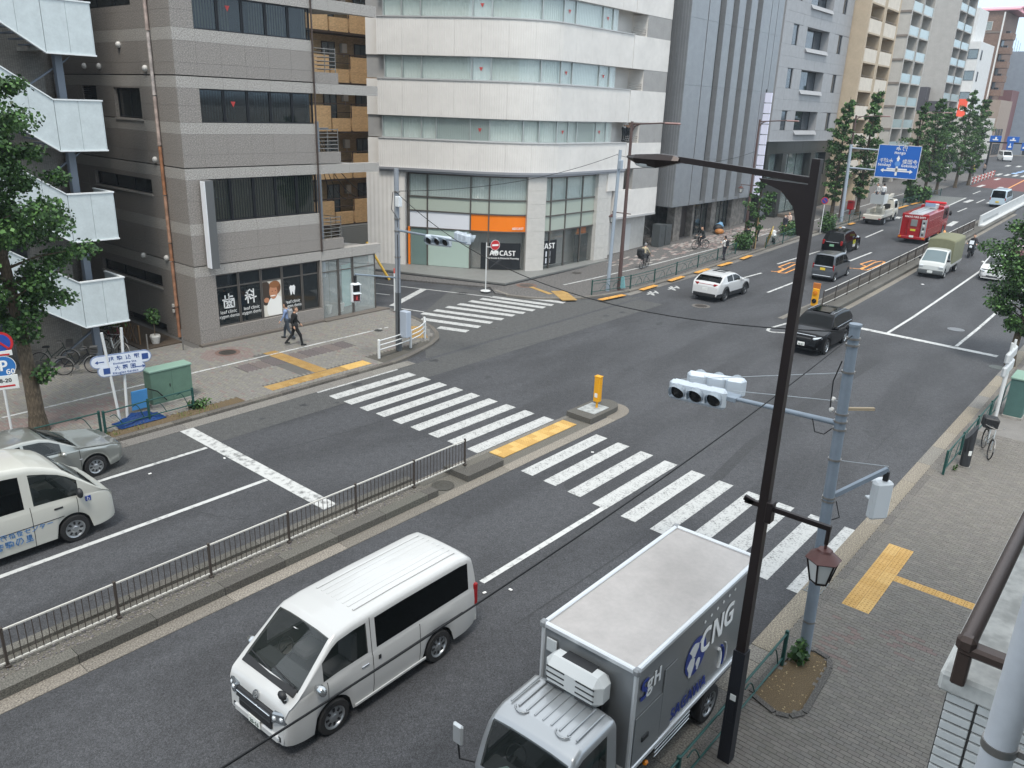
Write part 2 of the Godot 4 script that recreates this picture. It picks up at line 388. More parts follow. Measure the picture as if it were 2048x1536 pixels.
func curve_slabs(parent: Node, called: String, pts: Array, w: float, top: float, thick: float, cols: Array):
	for i in pts.size() - 1:
		var a := v2(pts[i][0], pts[i][1]); var b := v2(pts[i + 1][0], pts[i + 1][1]); var d := (b - a).normalized(); var s := v2(-d.y, d.x) * w
		var m := M.new(); m.col = lin(cols[i % cols.size()]) * rng.randf_range(0.94, 1.05); a += d * 0.006; b -= d * 0.006
		m.plate([v3(a.x, gy(a.y) + top, a.y), v3(b.x, gy(b.y) + top, b.y), v3(b.x + s.x, gy(b.y) + top, b.y + s.y), v3(a.x + s.x, gy(a.y) + top, a.y + s.y)], v3(0, -thick, 0))
		part(parent, called, m, vcol("kerbstone", 0.88, "granite", 0.35))
func tactile(parent: Node, o: Vector3, ax: Vector2, nx: int, nz: int, hexes: Array, size := 0.3):
	for c in hexes:
		if mats.has("tact" + c): continue
		mt("tact" + c, c, 0.75, 0, "soft", 0.8)
	var m := M.new(); m.bbox(Vector3.ZERO, v3(size - 0.006, 0.03, size - 0.006), 0.004)
	for i in 3:
		for j in 3: m.cyl(v3((i - 1) * size * 0.3, 0.015, (j - 1) * size * 0.3), v3((i - 1) * size * 0.3, 0.02, (j - 1) * size * 0.3), 0.024, 0.014, 6)
	var me := m.mesh(); var d := v3(ax.x, 0, ax.y); var e := v3(-ax.y, 0, ax.x)
	for i in nx:
		for j in nz:
			var p := part(parent, "tactile_tile", me, mats["tact" + hexes[rng.randi() % hexes.size()]]); p.position = o + d * (i + 0.5) * size + e * (j + 0.5) * size; p.rotation.y = -ax.angle()
func manhole(parent: Node, p: Vector3, r: float, hex: String, collar := ""):
	if collar:
		var k := M.new(); k.lathe(p + v3(0, 0.005, 0), Vector3.UP, [[r * 1.45, 0.0], [r, 0.001]], 28); part(parent, "collar", k, mt("collar" + collar, collar, 0.9, 0, "granite", 1.0))
	var m := M.new(); m.lathe(p + v3(0, 0.004, 0), Vector3.UP, [[r, 0.0], [r, 0.006], [r * 0.9, 0.006], [r * 0.88, 0.002], [r * 0.7, 0.002], [r * 0.68, 0.006], [r * 0.45, 0.006], [r * 0.43, 0.002], [r * 0.2, 0.002], [r * 0.18, 0.006], [0.0, 0.006]], 28)
	part(parent, "manhole_cover", m, mt("iron" + hex, hex, 0.55, 0.5, "granite", 2.0))

func build_ground():
	var g := M.new()
	var zs := [60.0, -42.0, -70.0, -110.0, -170.0, -600.0]
	for i in zs.size() - 1:
		g.quad(v3(-700, gy(zs[i]) - 0.25, zs[i]), v3(-700, gy(zs[i + 1]) - 0.25, zs[i + 1]), v3(500, gy(zs[i + 1]) - 0.25, zs[i + 1]), v3(500, gy(zs[i]) - 0.25, zs[i]))
	structure("ground", g, mt("ground", "#77756f", 0.95, 0, "blotch", 0.1))
	var asph := mt("asphalt", "#6f7073", 0.85, 0, "asphalt", 0.22, 0.35)
	asph.detail_enabled = true; asph.detail_albedo = tex["patch"]; asph.detail_blend_mode = BaseMaterial3D.BLEND_MODE_MUL; asph.detail_uv_layer = BaseMaterial3D.DETAIL_UV_2; asph.uv2_triplanar = true; asph.uv2_world_triplanar = true; asph.uv2_scale = v3(0.11, 0.11, 0.035)
	var r := M.new(); sheet(r, rect(-75, -4.3, -210, 40), 0.0)
	var road := structure("road", r, asph)
	# worn or newer asphalt strips (trench repairs, joints between lanes)
	var dark := mt("asphalt_dark", "#5e5f61", 0.9, 0, "asphalt", 0.3, 0.3); var pale := mt("asphalt_pale", "#7b7b79", 0.88, 0, "asphalt", 0.26, 0.3)
	var pm := M.new()
	ribbon(pm, pxs([[1752, 720], [1700, 752], [1630, 800], [1560, 850]]), 0.55, 0.003); part(road, "asphalt_repair", pm, dark)
	pm = M.new(); ribbon(pm, pxs([[1560, 850], [1500, 890], [1430, 960]]), 0.35, 0.0035); part(road, "asphalt_repair", pm, dark)
	pm = M.new(); sheet(pm, rect(-23.6, -21.95, -40, 14), 0.003); part(road, "asphalt_repair", pm, pale)
	pm = M.new(); sheet(pm, pv2([v2(-29.5, -28.2), v2(-23.8, -23.0), v2(-23.8, -41), v2(-25.3, -38), v2(-27, -35.6), v2(-33, -34.2)]), 0.003); part(road, "asphalt_repair", pm, pale)
	for q in [[[1250, 668], [1400, 640], [1540, 612]], [[1000, 700], [1180, 664], [1330, 628]], [[1390, 1000], [1240, 1110], [1030, 1250]], [[560, 900], [700, 862], [880, 806]]]:
		pm = M.new(); ribbon(pm, pxs(q), 0.04, 0.004); part(road, "asphalt_joint", pm, dark)
	var oil := M.new(); var orr := RandomNumberGenerator.new(); orr.seed = 17
	for i in 90:
		var lane: float = [-7.6, -12.2, -17.2, -20.2, -22.8][i % 5]; var o := v2(lane + orr.randfn() * 0.35, orr.randf_range(-75, 2)); var pl := pv2(); var rr := orr.randf_range(0.04, 0.22)
		for k in 9: pl.append(o + v2(cos(TAU * k / 9), sin(TAU * k / 9) * orr.randf_range(1.0, 1.8)) * rr * orr.randf_range(0.6, 1.2))
		sheet(oil, pl, 0.0042 + 0.0001 * (i % 9))
	part(road, "oil_stains", oil, mt("asphalt_oil", "#57585a", 0.7, 0, "asphalt", 0.3)).set_meta("kind", "stuff")
	for q in [[[700, 1180], [790, 1120], [860, 1090], [960, 1020]], [[1120, 700], [1210, 712], [1290, 750], [1370, 760]], [[1500, 700], [1420, 745], [1380, 800], [1300, 850]], [[330, 1010], [470, 1040], [560, 1010]], [[1640, 900], [1560, 985], [1500, 1040]], [[1850, 760], [1800, 850], [1720, 930]]]:
		pm = M.new(); var cp := pxs(q); var fine_ := []
		for i in cp.size() - 1:
			for k in 8: fine_.append(cp[i].lerp(cp[i + 1], k / 8.0) + v3(orr.randfn() * 0.05, 0, orr.randfn() * 0.05))
		ribbon(pm, fine_, 0.018, 0.0046); part(road, "sealed_crack", pm, dark)
	# ---- paint ----
	var white := mt("road_white", "#b4b5b3", 0.7, 0, "wear", 0.8); var fresh := mt("road_fresh", "#bcbdbb", 0.65, 0, "wear", 0.25); var orange := mt("road_orange", "#e09a52", 0.7, 0, "wear", 0.3)
	var D := 0.007
	var stripe := func(name, poly, m2): var m := M.new(); sheet(m, poly, D); part(road, name, m, m2)
	var line := func(name, pts, w, m2): var m := M.new(); ribbon(m, pts, w, D); part(road, name, m, m2)
	# crosswalk over the avenue: lower left and upper right ends of each bar read from the photograph
	var ca := [[190, 228], [270, 255], [352, 285], [440, 320], [530, 352], [622, 390], [720, 427], [820, 465], [925, 505], [1035, 548], [1333, 670], [1457, 725], [1590, 785], [1728, 850], [1885, 920]]
	var cz := []
	for p in ca: cz.append(at(560 + p[0] / 2.7676, 700 + p[1] / 2.7676))
	for i in range(1, 6): cz.append(cz[14] + v3(0.95, 0, 0.055) * i)
	for i in cz.size():
		var p: Vector3 = cz[i]; var w := 0.27 if i == 0 else 0.47; var sk := 0.02
		stripe.call("crosswalk_stripe", pv2([v2(p.x, p.z), v2(p.x + w, p.z + sk), v2(p.x + w, p.z - 4.02 + sk), v2(p.x, p.z - 4.02)]), white)
	# crosswalk over the side street
	for q in [[880, 968, 1305, 1025], [815, 985, 1225, 1042], [745, 998, 1170, 1058], [670, 1013, 1100, 1077], [595, 1033, 1035, 1095], [515, 1052, 965, 1112], [435, 1075, 890, 1137], [350, 1095, 815, 1160], [345, 1133, 735, 1188], [460, 1190, 655, 1217]]:
		line.call("crosswalk_stripe", pxs([[q[0], q[1]], [q[2], q[3]]], 0.0, 3.354, 740, 300), 0.46, white)
	line.call("edge_line", pxs([[752, 567], [820, 575], [915, 586], [1000, 596]]), 0.13, white); line.call("stop_line", pxs([[785, 612], [848, 578]]), 0.4, white)
	line.call("edge_line", pxs([[800, 617], [848, 624]]), 0.13, white); line.call("edge_line", pxs([[752, 587], [780, 590]]), 0.13, white)
	# stop lines, lane lines
	stripe.call("stop_line", outline([[-23.9, -11.68], [-23.85, -12.14], [-15.95, -12.05], [-15.95, -11.6]]), fresh)
	line.call("stop_line", pxs([[1718, 656], [1995, 713]]), 0.4, fresh)
	line.call("lane_line", [v3(-18.6, 0, 14), v3(-18.58, 0, -11.6)], 0.15, fresh); line.call("lane_line", [v3(-21.85, 0, 14), v3(-21.82, 0, -11.6)], 0.15, fresh)
	line.call("lane_line", [v3(-10.53, 0, -11.95), v3(-10.53, 0, -16.95)], 0.16, fresh)
	line.call("lane_line", [v3(-10.6, 0, -43.3), v3(-10.5, 0, -69)], 0.15, fresh); line.call("lane_line", [v3(-7.35, 0, -43.2), v3(-7.2, 0, -62)], 0.15, fresh)
	for q in [[1535, 585, 1608, 557], [1467, 561, 1523, 546], [1555, 528, 1640, 502], [1731, 475, 1766, 460], [1866, 420, 1883, 413], [1946, 388, 1961, 382]]: line.call("lane_dash", pxs([[q[0], q[1]], [q[2], q[3]]]), 0.16, fresh)
	for q in [[1697, 523, 1743, 505], [1878, 443, 1889, 438], [1915, 424, 1934, 416], [1953, 406, 1969, 399], [1967, 429, 1983, 421], [1986, 393, 2000, 386]]: line.call("lane_dash", pxs([[q[0], q[1]], [q[2], q[3]]]), 0.16, fresh)
	for k in 6: line.call("lane_dash", [v3(-8.6, 0, -78 - k * 12.0), v3(-8.6, 0, -83 - k * 12.0)], 0.16, fresh)
	# bicycle arrows near the kerb, cycle pictograms
	for o in [[198, 892], [232, 884]]: line.call("cycle_arrow", pxs([[o[0] - 18, o[1] - 4], [o[0] + 22, o[1] - 6], [o[0] - 4, o[1] + 10]]), 0.28, fresh)
	for o in [[1304, 587], [1346, 577]]:
		for e in [[-10, 2, 10, -3], [-4, -4, 4, 4], [-8, -2, 2, 3], [6, -5, 12, 0]]: line.call("cycle_symbol", pxs([[o[0] + e[0], o[1] + e[1]], [o[0] + e[2], o[1] + e[3]]]), 0.14, fresh)
	for q in [[1772, 440, 1800, 434], [1786, 436, 1800, 437], [1897, 452, 1912, 443], [1930, 405, 1944, 400], [1976, 407, 1988, 402], [1956, 374, 1968, 370], [1997, 377, 2004, 374], [1990, 360, 1999, 357]]: line.call("lane_arrow", pxs([[q[0], q[1]], [q[2], q[3]]]), 0.5, fresh)
	# speed limit numerals
	for b in [[1640.0, 250.0, 4.8], [1500.6, 241.5, 4.3]]:
		var s0 := [[[285, 1374], [385, 1382], [440, 1356], [388, 1336], [500, 1302], [540, 1308]], [[395, 1388], [520, 1322], [590, 1306], [625, 1316], [590, 1338], [450, 1394], [395, 1388]]]
		if b[2] < 4.5: s0 = [[[-40 + 320, 1240], [330, 1246], [395, 1222], [345, 1205], [450, 1165], [490, 1170]], [[340, 1252], [480, 1184], [540, 1172], [575, 1180], [540, 1200], [400, 1258], [340, 1252]]]
		for st in s0: line.call("speed_numeral", pxs(st, 0.0, b[2], b[0] if b[2] > 4.5 else 1477.0, b[1] if b[2] > 4.5 else 254.0), 0.13, orange)
	line.call("speed_numeral", pxs([[1876, 467], [1872, 462], [1888, 460], [1890, 465], [1876, 468]]), 0.2, orange)
	# white nose of the far median
	line.call("median_nose_line", pxs([[1612, 640], [1580, 645], [1538, 657], [1535, 661], [1542, 664], [1600, 668]]), 0.16, white)
	# far: parking bay, red zone, second junction
	pm = M.new(); sheet(pm, outline([[-24.2, -98.3], [-24.6, -108.5], [-21.0, -109], [-20.8, -99.4]]), 0.004); part(road, "bus_bay", pm, mt("bay", "#a3a6a2", 0.9, 0, "asphalt", 0.3))
	line.call("bay_line", [v3(-20.8, 0, -99.4), v3(-21.0, 0, -109)], 0.2, fresh); line.call("bay_line", pxs([[1845, 408], [1900, 412]]), 0.9, white)
	pm = M.new(); sheet(pm, outline([[-23.6, -123], [-23.9, -139], [-15.4, -139], [-15.6, -121]]), 0.004); part(road, "red_surface", pm, mt("redroad", "#a5605c", 0.9, 0, "asphalt", 0.3))
	line.call("lane_line", [v3(-19.2, 0, -122), v3(-19.6, 0, -138.5)], 0.2, orange); line.call("lane_line", [v3(-15.9, 0, -122), v3(-16.2, 0, -138.5)], 0.2, orange)
	for k in 15: line.call("crosswalk_stripe", [v3(-24 + k * 1.1, 0, -142.5), v3(-24 + k * 1.1, 0, -146)], 0.5, fresh)
	for k in 12: line.call("crosswalk_stripe", [v3(-26 + k * 1.6, 0, -161), v3(-26 + k * 1.6, 0, -164)], 0.6, fresh)
	for k in 5: line.call("cycle_guide", [v3(-22.6 + k * 0.2, 0, -147 - k * 2.8), v3(-22.5 + k * 0.2, 0, -149 - k * 2.8)], 0.7, mt("bluepaint", "#8fb0d8", 0.8))
	manhole(road, at(1402, 612), 0.36, "#6a625c", "#8e8982"); manhole(road, at(1912, 659), 0.42, "#a9adb1"); manhole(road, at(1995, 735), 0.35, "#7c837e"); manhole(road, at(925, 587), 0.33, "#5b5b5c"); manhole(road, at(989, 655), 0.12, "#8a8986")
	for p in [[1845, 569], [969, 1186], [1021, 1180], [300, 948], [449, 917], [1185, 905]]:
		var m := M.new(); m.bbox(at(p[0], p[1], 0.01) + v3(0, 0.012, 0), v3(0.09, 0.02, 0.06) * (2.0 if p[0] > 1800 else 1.0), 0.005, Basis(Vector3.UP, p[0])); solo("paper_scrap", "small white scrap of paper lying on the asphalt", "litter", m, mt("paper", "#d8d8d6", 0.9), "scraps of paper on the road")

	# ---- left pavement of the near block ----
	var K := 0.1
	var left := outline([[-24.35, 16], [-24.3, -21.6], [-24.6, -22.9], [-25.1, -24.7], [-26.0, -25.95], [-27.3, -26.75], [-28.8, -27.25], [-31.6, -27.75], [-45, -21.2], [-45, 16]])
	var pm2 := M.new(); sheet(pm2, left, K - 0.009, 0.2)
	var lp := structure("pavement", pm2, mt("mortar", "#5f5d5a", 0.95, 0, "soft", 1.0)); lp.name = "pavement_beside_stone_office"
	var tl := func(x: float, z: float) -> int:
		if (absf(x + 27.2) < 0.9 and z > -11.5 and z < -4 and rng.randf() < 0.75) or (v2(x + 29.8, z + 17.2).length() < 1.1 and rng.randf() < 0.8): return 4
		if rng.randf() < 0.04: return 4
		return rng.randi() % 4
	var holesL := [rect(-28.15, -27.1, -21.9, -16.4), rect(-25.45, -24.6, -20.6, -15.9), rect(-28.9, -25.4, -18.35, -17.7), rect(-25.0, -24.3, -14.6, 16), rect(-25.6, -24.2, -27, -21.1)]
	paving(lp, "paving_block", outline([[-24.4, 16], [-24.4, -21.1], [-25.3, -24.6], [-26.2, -25.7], [-27.4, -26.5], [-28.8, -27.0], [-31.25, -27.3], [-31.45, -16.6], [-40, -16.6], [-40, 16]]), holesL, K, 0.2, 0.1, ["#827f7a", "#7e7b76", "#868379", "#807d78", "#837570"], tl)
	var soil := mt("soil", "#8a7658", 0.95, 0, "granite", 0.8, 0.8)
	pm2 = M.new(); sheet(pm2, rect(-24.95, -24.4, -14.6, 16), K - 0.004); part(lp, "planting_strip", pm2, soil)
	pm2 = M.new(); sheet(pm2, outline([[-25.65, -21.1], [-24.4, -21.1], [-24.75, -22.9], [-25.2, -24.5], [-25.9, -25.5]]), K - 0.004); part(lp, "corner_bed", pm2, mt("corner_bed", "#77736a", 0.95, 0, "granite", 0.6))
	pm2 = M.new(); sheet(pm2, rect(-28.56, -28.44, -24.6, 16), K + 0.004); part(lp, "footway_line", pm2, fresh)
	pm2 = M.new(); sheet(pm2, rect(-28.54, -28.46, -25.0, -24.75), K + 0.004); part(lp, "footway_line", pm2, fresh)
	for i in 9:
		var m := M.new(); m.col = lin(["#8d8280", "#958984", "#867c7b"][i % 3]); m.bbox(v3(-27.62, K - 0.03, -16.75 - i * 0.6), v3(1.0, 0.06, 0.56), 0.006); part(lp, "drain_cover", m, vcol("kerbstone", 0.88, "granite", 0.35))
	tactile(lp, v3(-25.25, K - 0.012, -15.9), v2(0, -1), 12, 2, ["#ab8a52", "#a4834b", "#b19159"]); tactile(lp, v3(-25.25, K - 0.012, -19.5), v2(0, -1), 4, 2, ["#d9b36a", "#d4ad64"])
	tactile(lp, v3(-25.3, K - 0.012, -18.3), v2(-1, 0), 12, 2, ["#ab8a52", "#a4834b"])
	tactile(lp, v3(-26.4, K - 0.012, -24.4), v2(-0.8, -0.6), 7, 3, ["#ab8a52", "#a4834b"])
	manhole(lp, v3(-30.0, K, -17.3), 0.36, "#6b655f", "#9a7d72"); manhole(lp, at(330, 733, K), 0.28, "#6b655f"); manhole(lp, at(757, 661, K), 0.2, "#5b5b58")
	var grey := ["#a19d97", "#98948e", "#a9a59d"]
	slabs(lp, "kerb_stone", -24.36, -24.14, 14, -21.6, 0.6, K + 0.004, 0.2, ["#8d877e", "#847e76", "#938d84"])
	slabs(lp, "gutter_slab", -24.13, -23.6, 14, -22.2, 2.0, 0.012, 0.05, grey)
	curve_slabs(lp, "kerb_stone", [[-24.14, -21.6], [-24.3, -22.5], [-24.65, -23.6], [-25.0, -24.6], [-25.5, -25.5], [-26.2, -26.15], [-27.1, -26.7], [-28.3, -27.15], [-29.6, -27.45], [-31.0, -27.75]], -0.2, K + 0.004, 0.2, ["#8d877e", "#847e76", "#938d84"])
	# ---- pavement of the far block ----
	pm2 = M.new(); sheet(pm2, outline([[-30.0, -34.6], [-28.1, -35.2], [-26.6, -36.5], [-25.8, -37.9], [-25.35, -39.4], [-25.3, -42], [-25.45, -60], [-25.2, -75], [-25.3, -112], [-25.2, -141], [-45, -141], [-45, -28.9], [-31.3, -35.6]]), K, 0.2)
	var fp := structure("pavement", pm2, mt("far_paving", "#868380", 0.92, 0, "granite", 0.12)); fp.name = "pavement_of_far_block"
	pm2 = M.new(); ribbon(pm2, [v3(-28.7, 0, -39.5), v3(-28.5, 0, -46), v3(-27.9, 0, -58.5), v3(-27.5, 0, -79), v3(-27.4, 0, -112)], 0.14, K + 0.004); part(fp, "footway_line", pm2, fresh)
	var pink := vcol("paver", 0.85, "soft", 0.8)
	pm2 = M.new()
	for i in 900:
		var z := rng.randf_range(-70, -47); var x := rng.randf_range(-31.2, -27.9 if z < -58 else -28.8); pm2.col = lin(["#92807b", "#9d938e", "#a8a29d", "#8c7b77"][i % 4])
		if z > -57 and rng.randf() < 0.75: continue
		var l := rng.randf_range(0.2, 0.6); sheet(pm2, rect(x, x + 0.2, z, z - l), K + 0.004 + 0.0005 * (i % 7))
	var ms := part(fp, "coloured_blocks", pm2, pink); ms.set_meta("kind", "stuff")
	tactile(fp, v3(-27.6, K + 0.004, -38.2), v2(0.8, 0.6), 8, 3, ["#ab8a52", "#b59358"], 0.3); tactile(fp, v3(-29.6, K + 0.004, -37.6), v2(0.95, 0.3), 7, 1, ["#ab8a52", "#b59358"], 0.3)
	manhole(fp, at(1153, 546, K), 0.33, "#7b7670"); manhole(fp, at(1053, 571, K), 0.45, "#8a8079", "#9c7e70")
	slabs(fp, "gutter_slab", -24.95, -24.5, -40.5, -72, 2.0, 0.012, 0.05, grey); slabs(fp, "gutter_slab", -24.9, -24.5, -72, -100, 4.0, 0.012, 0.05, grey)
	slabs(fp, "kerb_stone", -25.3, -24.95, -41.2, -66, 1.2, K + 0.012, 0.2, ["#9b958c", "#928c83"]); slabs(fp, "kerb_stone", -25.3, -24.95, -66, -98, 2.4, K + 0.012, 0.2, ["#9b958c", "#928c83"])
	curve_slabs(fp, "kerb_stone", [[-30.6, -35.1], [-29.2, -34.75], [-28.1, -35.1], [-27.2, -35.75], [-26.5, -36.5], [-25.9, -37.5], [-25.4, -39.0], [-25.05, -41.2]], -0.22, K + 0.006, 0.2, ["#a8a298", "#a09a90"])
	var yel := mt("kerb_yellow", "#d39a48", 0.75, 0, "wear", 0.5); var z := -38.6
	for q in [[1200, 600, 1248, 590], [1282, 580, 1312, 571], [1339, 562, 1366, 553], [1392, 546, 1417, 538], [1438, 532, 1462, 525], [1483, 518, 1502, 511], [1669, 461, 1687, 455], [1698, 449, 1708, 446], [1795, 417, 1815, 411], [1822, 409, 1850, 402]]:
		var a := at(q[0], q[1], K); var b := at(q[2], q[3], K); var m := M.new(); var s := v3(0.17, 0, 0)
		m.plate([a - s, a + s, b + s, b - s], v3(0, 0.026, 0)); part(fp, "yellow_kerb_paint", m, yel)
	# ---- right pavement, under the balcony ----
	pm2 = M.new(); sheet(pm2, rect(-4.4, 30, -140, 40), K - 0.009, 0.2)
	var rp := structure("pavement", pm2, mt("mortar", "#7d7a76")); rp.name = "pavement_below_balcony"
	var pit := xz(pxs([[340, 1065], [490, 900], [620, 795], [720, 800], [800, 850], [800, 905], [640, 1180], [560, 1200], [480, 1180]], K, 3.1605, 1400, 1050))
	var pit_out := Geometry2D.offset_polygon(pit, 0.1)[0]
	var holesR := [pit_out, rect(-3.97, -3.37, -20.36, -16.74), rect(-3.37, -0.5, -18.86, -18.54)]
	var tr := func(x: float, zz: float) -> int:
		if (v2(x + 2.4, zz + 16.2).length() < 0.5 or absf(x + 3.5 - (zz + 15.2) * 0.1) < 0.3 and zz < -14.3 and zz > -16.2) and rng.randf() < 0.45: return 4
		return rng.randi() % 4
	paving(rp, "paving_block", rect(-4.36, 0.2, -31, -8.4), holesR, K, 0.2, 0.1, ["#736f69", "#706c66", "#77736c", "#716d67", "#766863"], tr)
	pm2 = M.new(); sheet(pm2, rect(-4.38, 0.2, -31.0, -120), K); part(rp, "far_footway", pm2, mt("far_paving2", "#7b7874", 0.92, 0, "soft", 0.3))
	pm2 = M.new(); sheet(pm2, pit, K - 0.004); part(rp, "tree_pit_soil", pm2, soil)
	for i in pit_out.size():
		var a := pit[i]; var b := pit[(i + 1) % pit.size()]
		var m := M.new(); m.col = lin("#7d7974") * rng.randf_range(0.9, 1.05); var nrm := (b - a).normalized(); var out := v2(nrm.y, -nrm.x) * 0.11
		if Geometry2D.is_point_in_polygon((a + b) / 2 + out * 0.3, pit): out = -out
		m.plate([v3(a.x, K, a.y), v3(b.x, K, b.y), v3(b.x + out.x, K, b.y + out.y), v3(a.x + out.x, K, a.y + out.y)], v3(0, 0.025 + 0.001 * i, 0)); part(rp, "pit_edging", m, vcol("kerbstone"))
		if i == pit.size() - 1: break
	var chips := M.new(); var cr := RandomNumberGenerator.new(); cr.seed = 4
	for i in 420:
		var p := v2(cr.randf_range(-4.4, -3.0), cr.randf_range(-14.6, -11.4))
		if not Geometry2D.is_point_in_polygon(p, pit): continue
		chips.col = lin(["#a08c68", "#8f7756", "#7d6a4b", "#b3a17c"][i % 4]); chips.box(v3(p.x, K - 0.006, p.y), v3(0.028, 0.008, 0.012) * cr.randf_range(0.5, 1.4), Basis.from_euler(v3(cr.randf_range(-0.3, 0.3), cr.randf() * 6.0, 0)))
	var ch := part(rp, "bark_chips", chips, vcol("chips", 0.95)); ch.set_meta("kind", "stuff")
	tactile(rp, v3(-3.97, K - 0.012, -16.76), v2(0, -1), 12, 2, ["#c79f5e", "#c19957", "#cda766"]); tactile(rp, v3(-3.37, K - 0.012, -18.86), v2(1, 0), 9, 1, ["#c79f5e", "#c19957", "#cda766"])
	slabs(rp, "gutter_slab", -4.9, -4.42, 14, -14.1, 1.2, 0.012, 0.06, ["#b5aea2", "#aaa59c", "#9f9c96"]); slabs(rp, "gutter_slab", -4.9, -4.42, -14.1, -21.3, 3.6, 0.02, 0.06, ["#b9ae9b"]); slabs(rp, "gutter_slab", -4.9, -4.42, -21.3, -60, 1.8, 0.012, 0.06, ["#a5a39e", "#bab09e", "#aca89f", "#b5ac9d"])
	slabs(rp, "kerb_stone", -4.43, -4.24, 14, -60, 0.6, K + 0.006, 0.2, ["#8f8a83", "#999389", "#89847e"])
	var gr := M.new(); var gp := at(1652, 1183, 0.015)
	for i in 7: gr.box(v3(-4.66 + (i - 3) * 0.055, 0.026, gp.z), v3(0.025, 0.012, 0.62))
	for s in [-1, 1]: gr.box(v3(-4.66, 0.027, gp.z + s * 0.32), v3(0.42, 0.014, 0.03))
	part(rp, "drain_grate", gr, mt("grate", "#6f7475", 0.5, 0.6))
	# ---- median ----
	pm2 = M.new(); sheet(pm2, rect(-15.5, -14.4, -14.28, 14), 0.12, 0.15); sheet(pm2, rect(-15.42, -14.28, -21.8, -14.29), 0.01, 0.05)
	var md := structure("median_island", pm2, mt("median_fill", "#8a867c", 0.95, 0, "granite", 0.5, 0.8))
	var mc := ["#7e7b73", "#77746d", "#85827a"]
	slabs(md, "kerb_stone", -14.62, -14.3, 14, -14.3, 1.55, 0.2, 0.25, mc); slabs(md, "kerb_stone", -15.58, -15.36, 14, -14.3, 1.55, 0.2, 0.25, mc)
	slabs(md, "kerb_stone", -14.75, -14.3, -15.5, -17.1, 1.6, 0.2, 0.25, mc); slabs(md, "kerb_stone", -15.28, -14.75, -15.5, -15.75, 0.25, 0.2, 0.25, mc)
	slabs(md, "gutter_slab", -14.29, -13.92, 14, -22.8, 3.1, 0.014, 0.05, ["#aca497", "#a29b8f", "#b3ab9e"]); slabs(md, "gutter_slab", -15.45, -15.3, -14.4, -22.8, 2.1, 0.016, 0.05, ["#a09b92", "#98938b"]); slabs(md, "gutter_slab", -15.84, -15.59, 14, -14.3, 3.1, 0.014, 0.05, ["#a09b92", "#98938b"])
	var gv := M.new(); var gr_ := RandomNumberGenerator.new(); gr_.seed = 23
	for i in 2600: gv.col = lin(["#6f6b6a", "#7b7672", "#625f62", "#86817b"][i % 4]); gv.box(v3(gr_.randf_range(-15.2, -14.64), 0.125, gr_.randf_range(-14.2, 4.5)), v3(0.035, 0.02, 0.025) * gr_.randf_range(0.5, 1.3), Basis(Vector3.UP, gr_.randf() * 3.0))
	part(md, "gravel", gv, vcol("chips", 0.95)).set_meta("kind", "stuff")
	tactile(md, v3(-15.25, 0.03, -17.5), v2(0, -1), 13, 2, ["#cea861", "#c49d58", "#d4b06b"])
	var nose := M.new(); var nb := M.new(); var pp := pv2([v2(-15.42, -21.85), v2(-14.35, -21.8)]); var po := pv2([v2(-15.46, -22.8), v2(-13.92, -22.8)])
	for i in 13:
		var t := PI * i / 12.0; pp.append(v2(-14.885 + 0.535 * cos(t), -23.35 - 0.62 * sin(t))); po.append(v2(-14.69 + 0.77 * cos(t), -23.3 - 0.98 * sin(t)))
	sheet(nose, pp, 0.2, 0.22); part(md, "island_nose", nose, mt("nosekerb", "#7b7871", 0.92, 0, "granite", 0.7)); sheet(nb, po, 0.015, 0.03); part(md, "nose_gutter", nb, mt("nosegut", "#a8a094", 0.92, 0, "granite", 0.7))
	var pl := M.new(); pl.bbox(v3(-14.9, 0.205, -22.75), v3(0.75, 0.02, 0.95), 0.005); part(md, "base_plate", pl, mt("plate_grey", "#a7abaa", 0.7, 0, "blotch", 1.0))
	manhole(md, at(886, 971, 0.02), 0.33, "#77746c")
	pm2 = M.new(); sheet(pm2, outline([[-15.65, -42.6], [-15.0, -41.6], [-14.4, -42.4], [-14.3, -46], [-14.3, -100], [-15.4, -100], [-15.65, -46]]), 0.14, 0.2)
	var mf := structure("median_island", pm2, mt("median_fill2", "#77746d", 0.95, 0, "granite", 0.5))
	slabs(mf, "kerb_stone", -14.5, -14.2, -44, -98, 1.8, 0.2, 0.25, mc); slabs(mf, "gutter_slab", -14.19, -13.85, -42, -98, 3.0, 0.014, 0.05, ["#aca497", "#a29b8f"]); slabs(mf, "gutter_slab", -15.98, -15.66, -42, -98, 3.0, 0.014, 0.05, ["#a09b92", "#98938b"])
# ================= buildings =================
func minus(rects: Array, hole: Rect2) -> Array:
	var out := []
	for r in rects:
		if not r.intersects(hole): out.append(r); continue
		var h: Rect2 = r.intersection(hole)
		if h.size.x < 0.001 or h.size.y < 0.001: out.append(r); continue
		if h.position.y - r.position.y > 0.01: out.append(Rect2(r.position.x, r.position.y, r.size.x, h.position.y - r.position.y))
		if r.end.y - h.end.y > 0.01: out.append(Rect2(r.position.x, h.end.y, r.size.x, r.end.y - h.end.y))
		if h.position.x - r.position.x > 0.01: out.append(Rect2(r.position.x, h.position.y, h.position.x - r.position.x, h.size.y))
		if r.end.x - h.end.x > 0.01: out.append(Rect2(h.end.x, h.position.y, r.end.x - h.end.x, h.size.y))
	return out
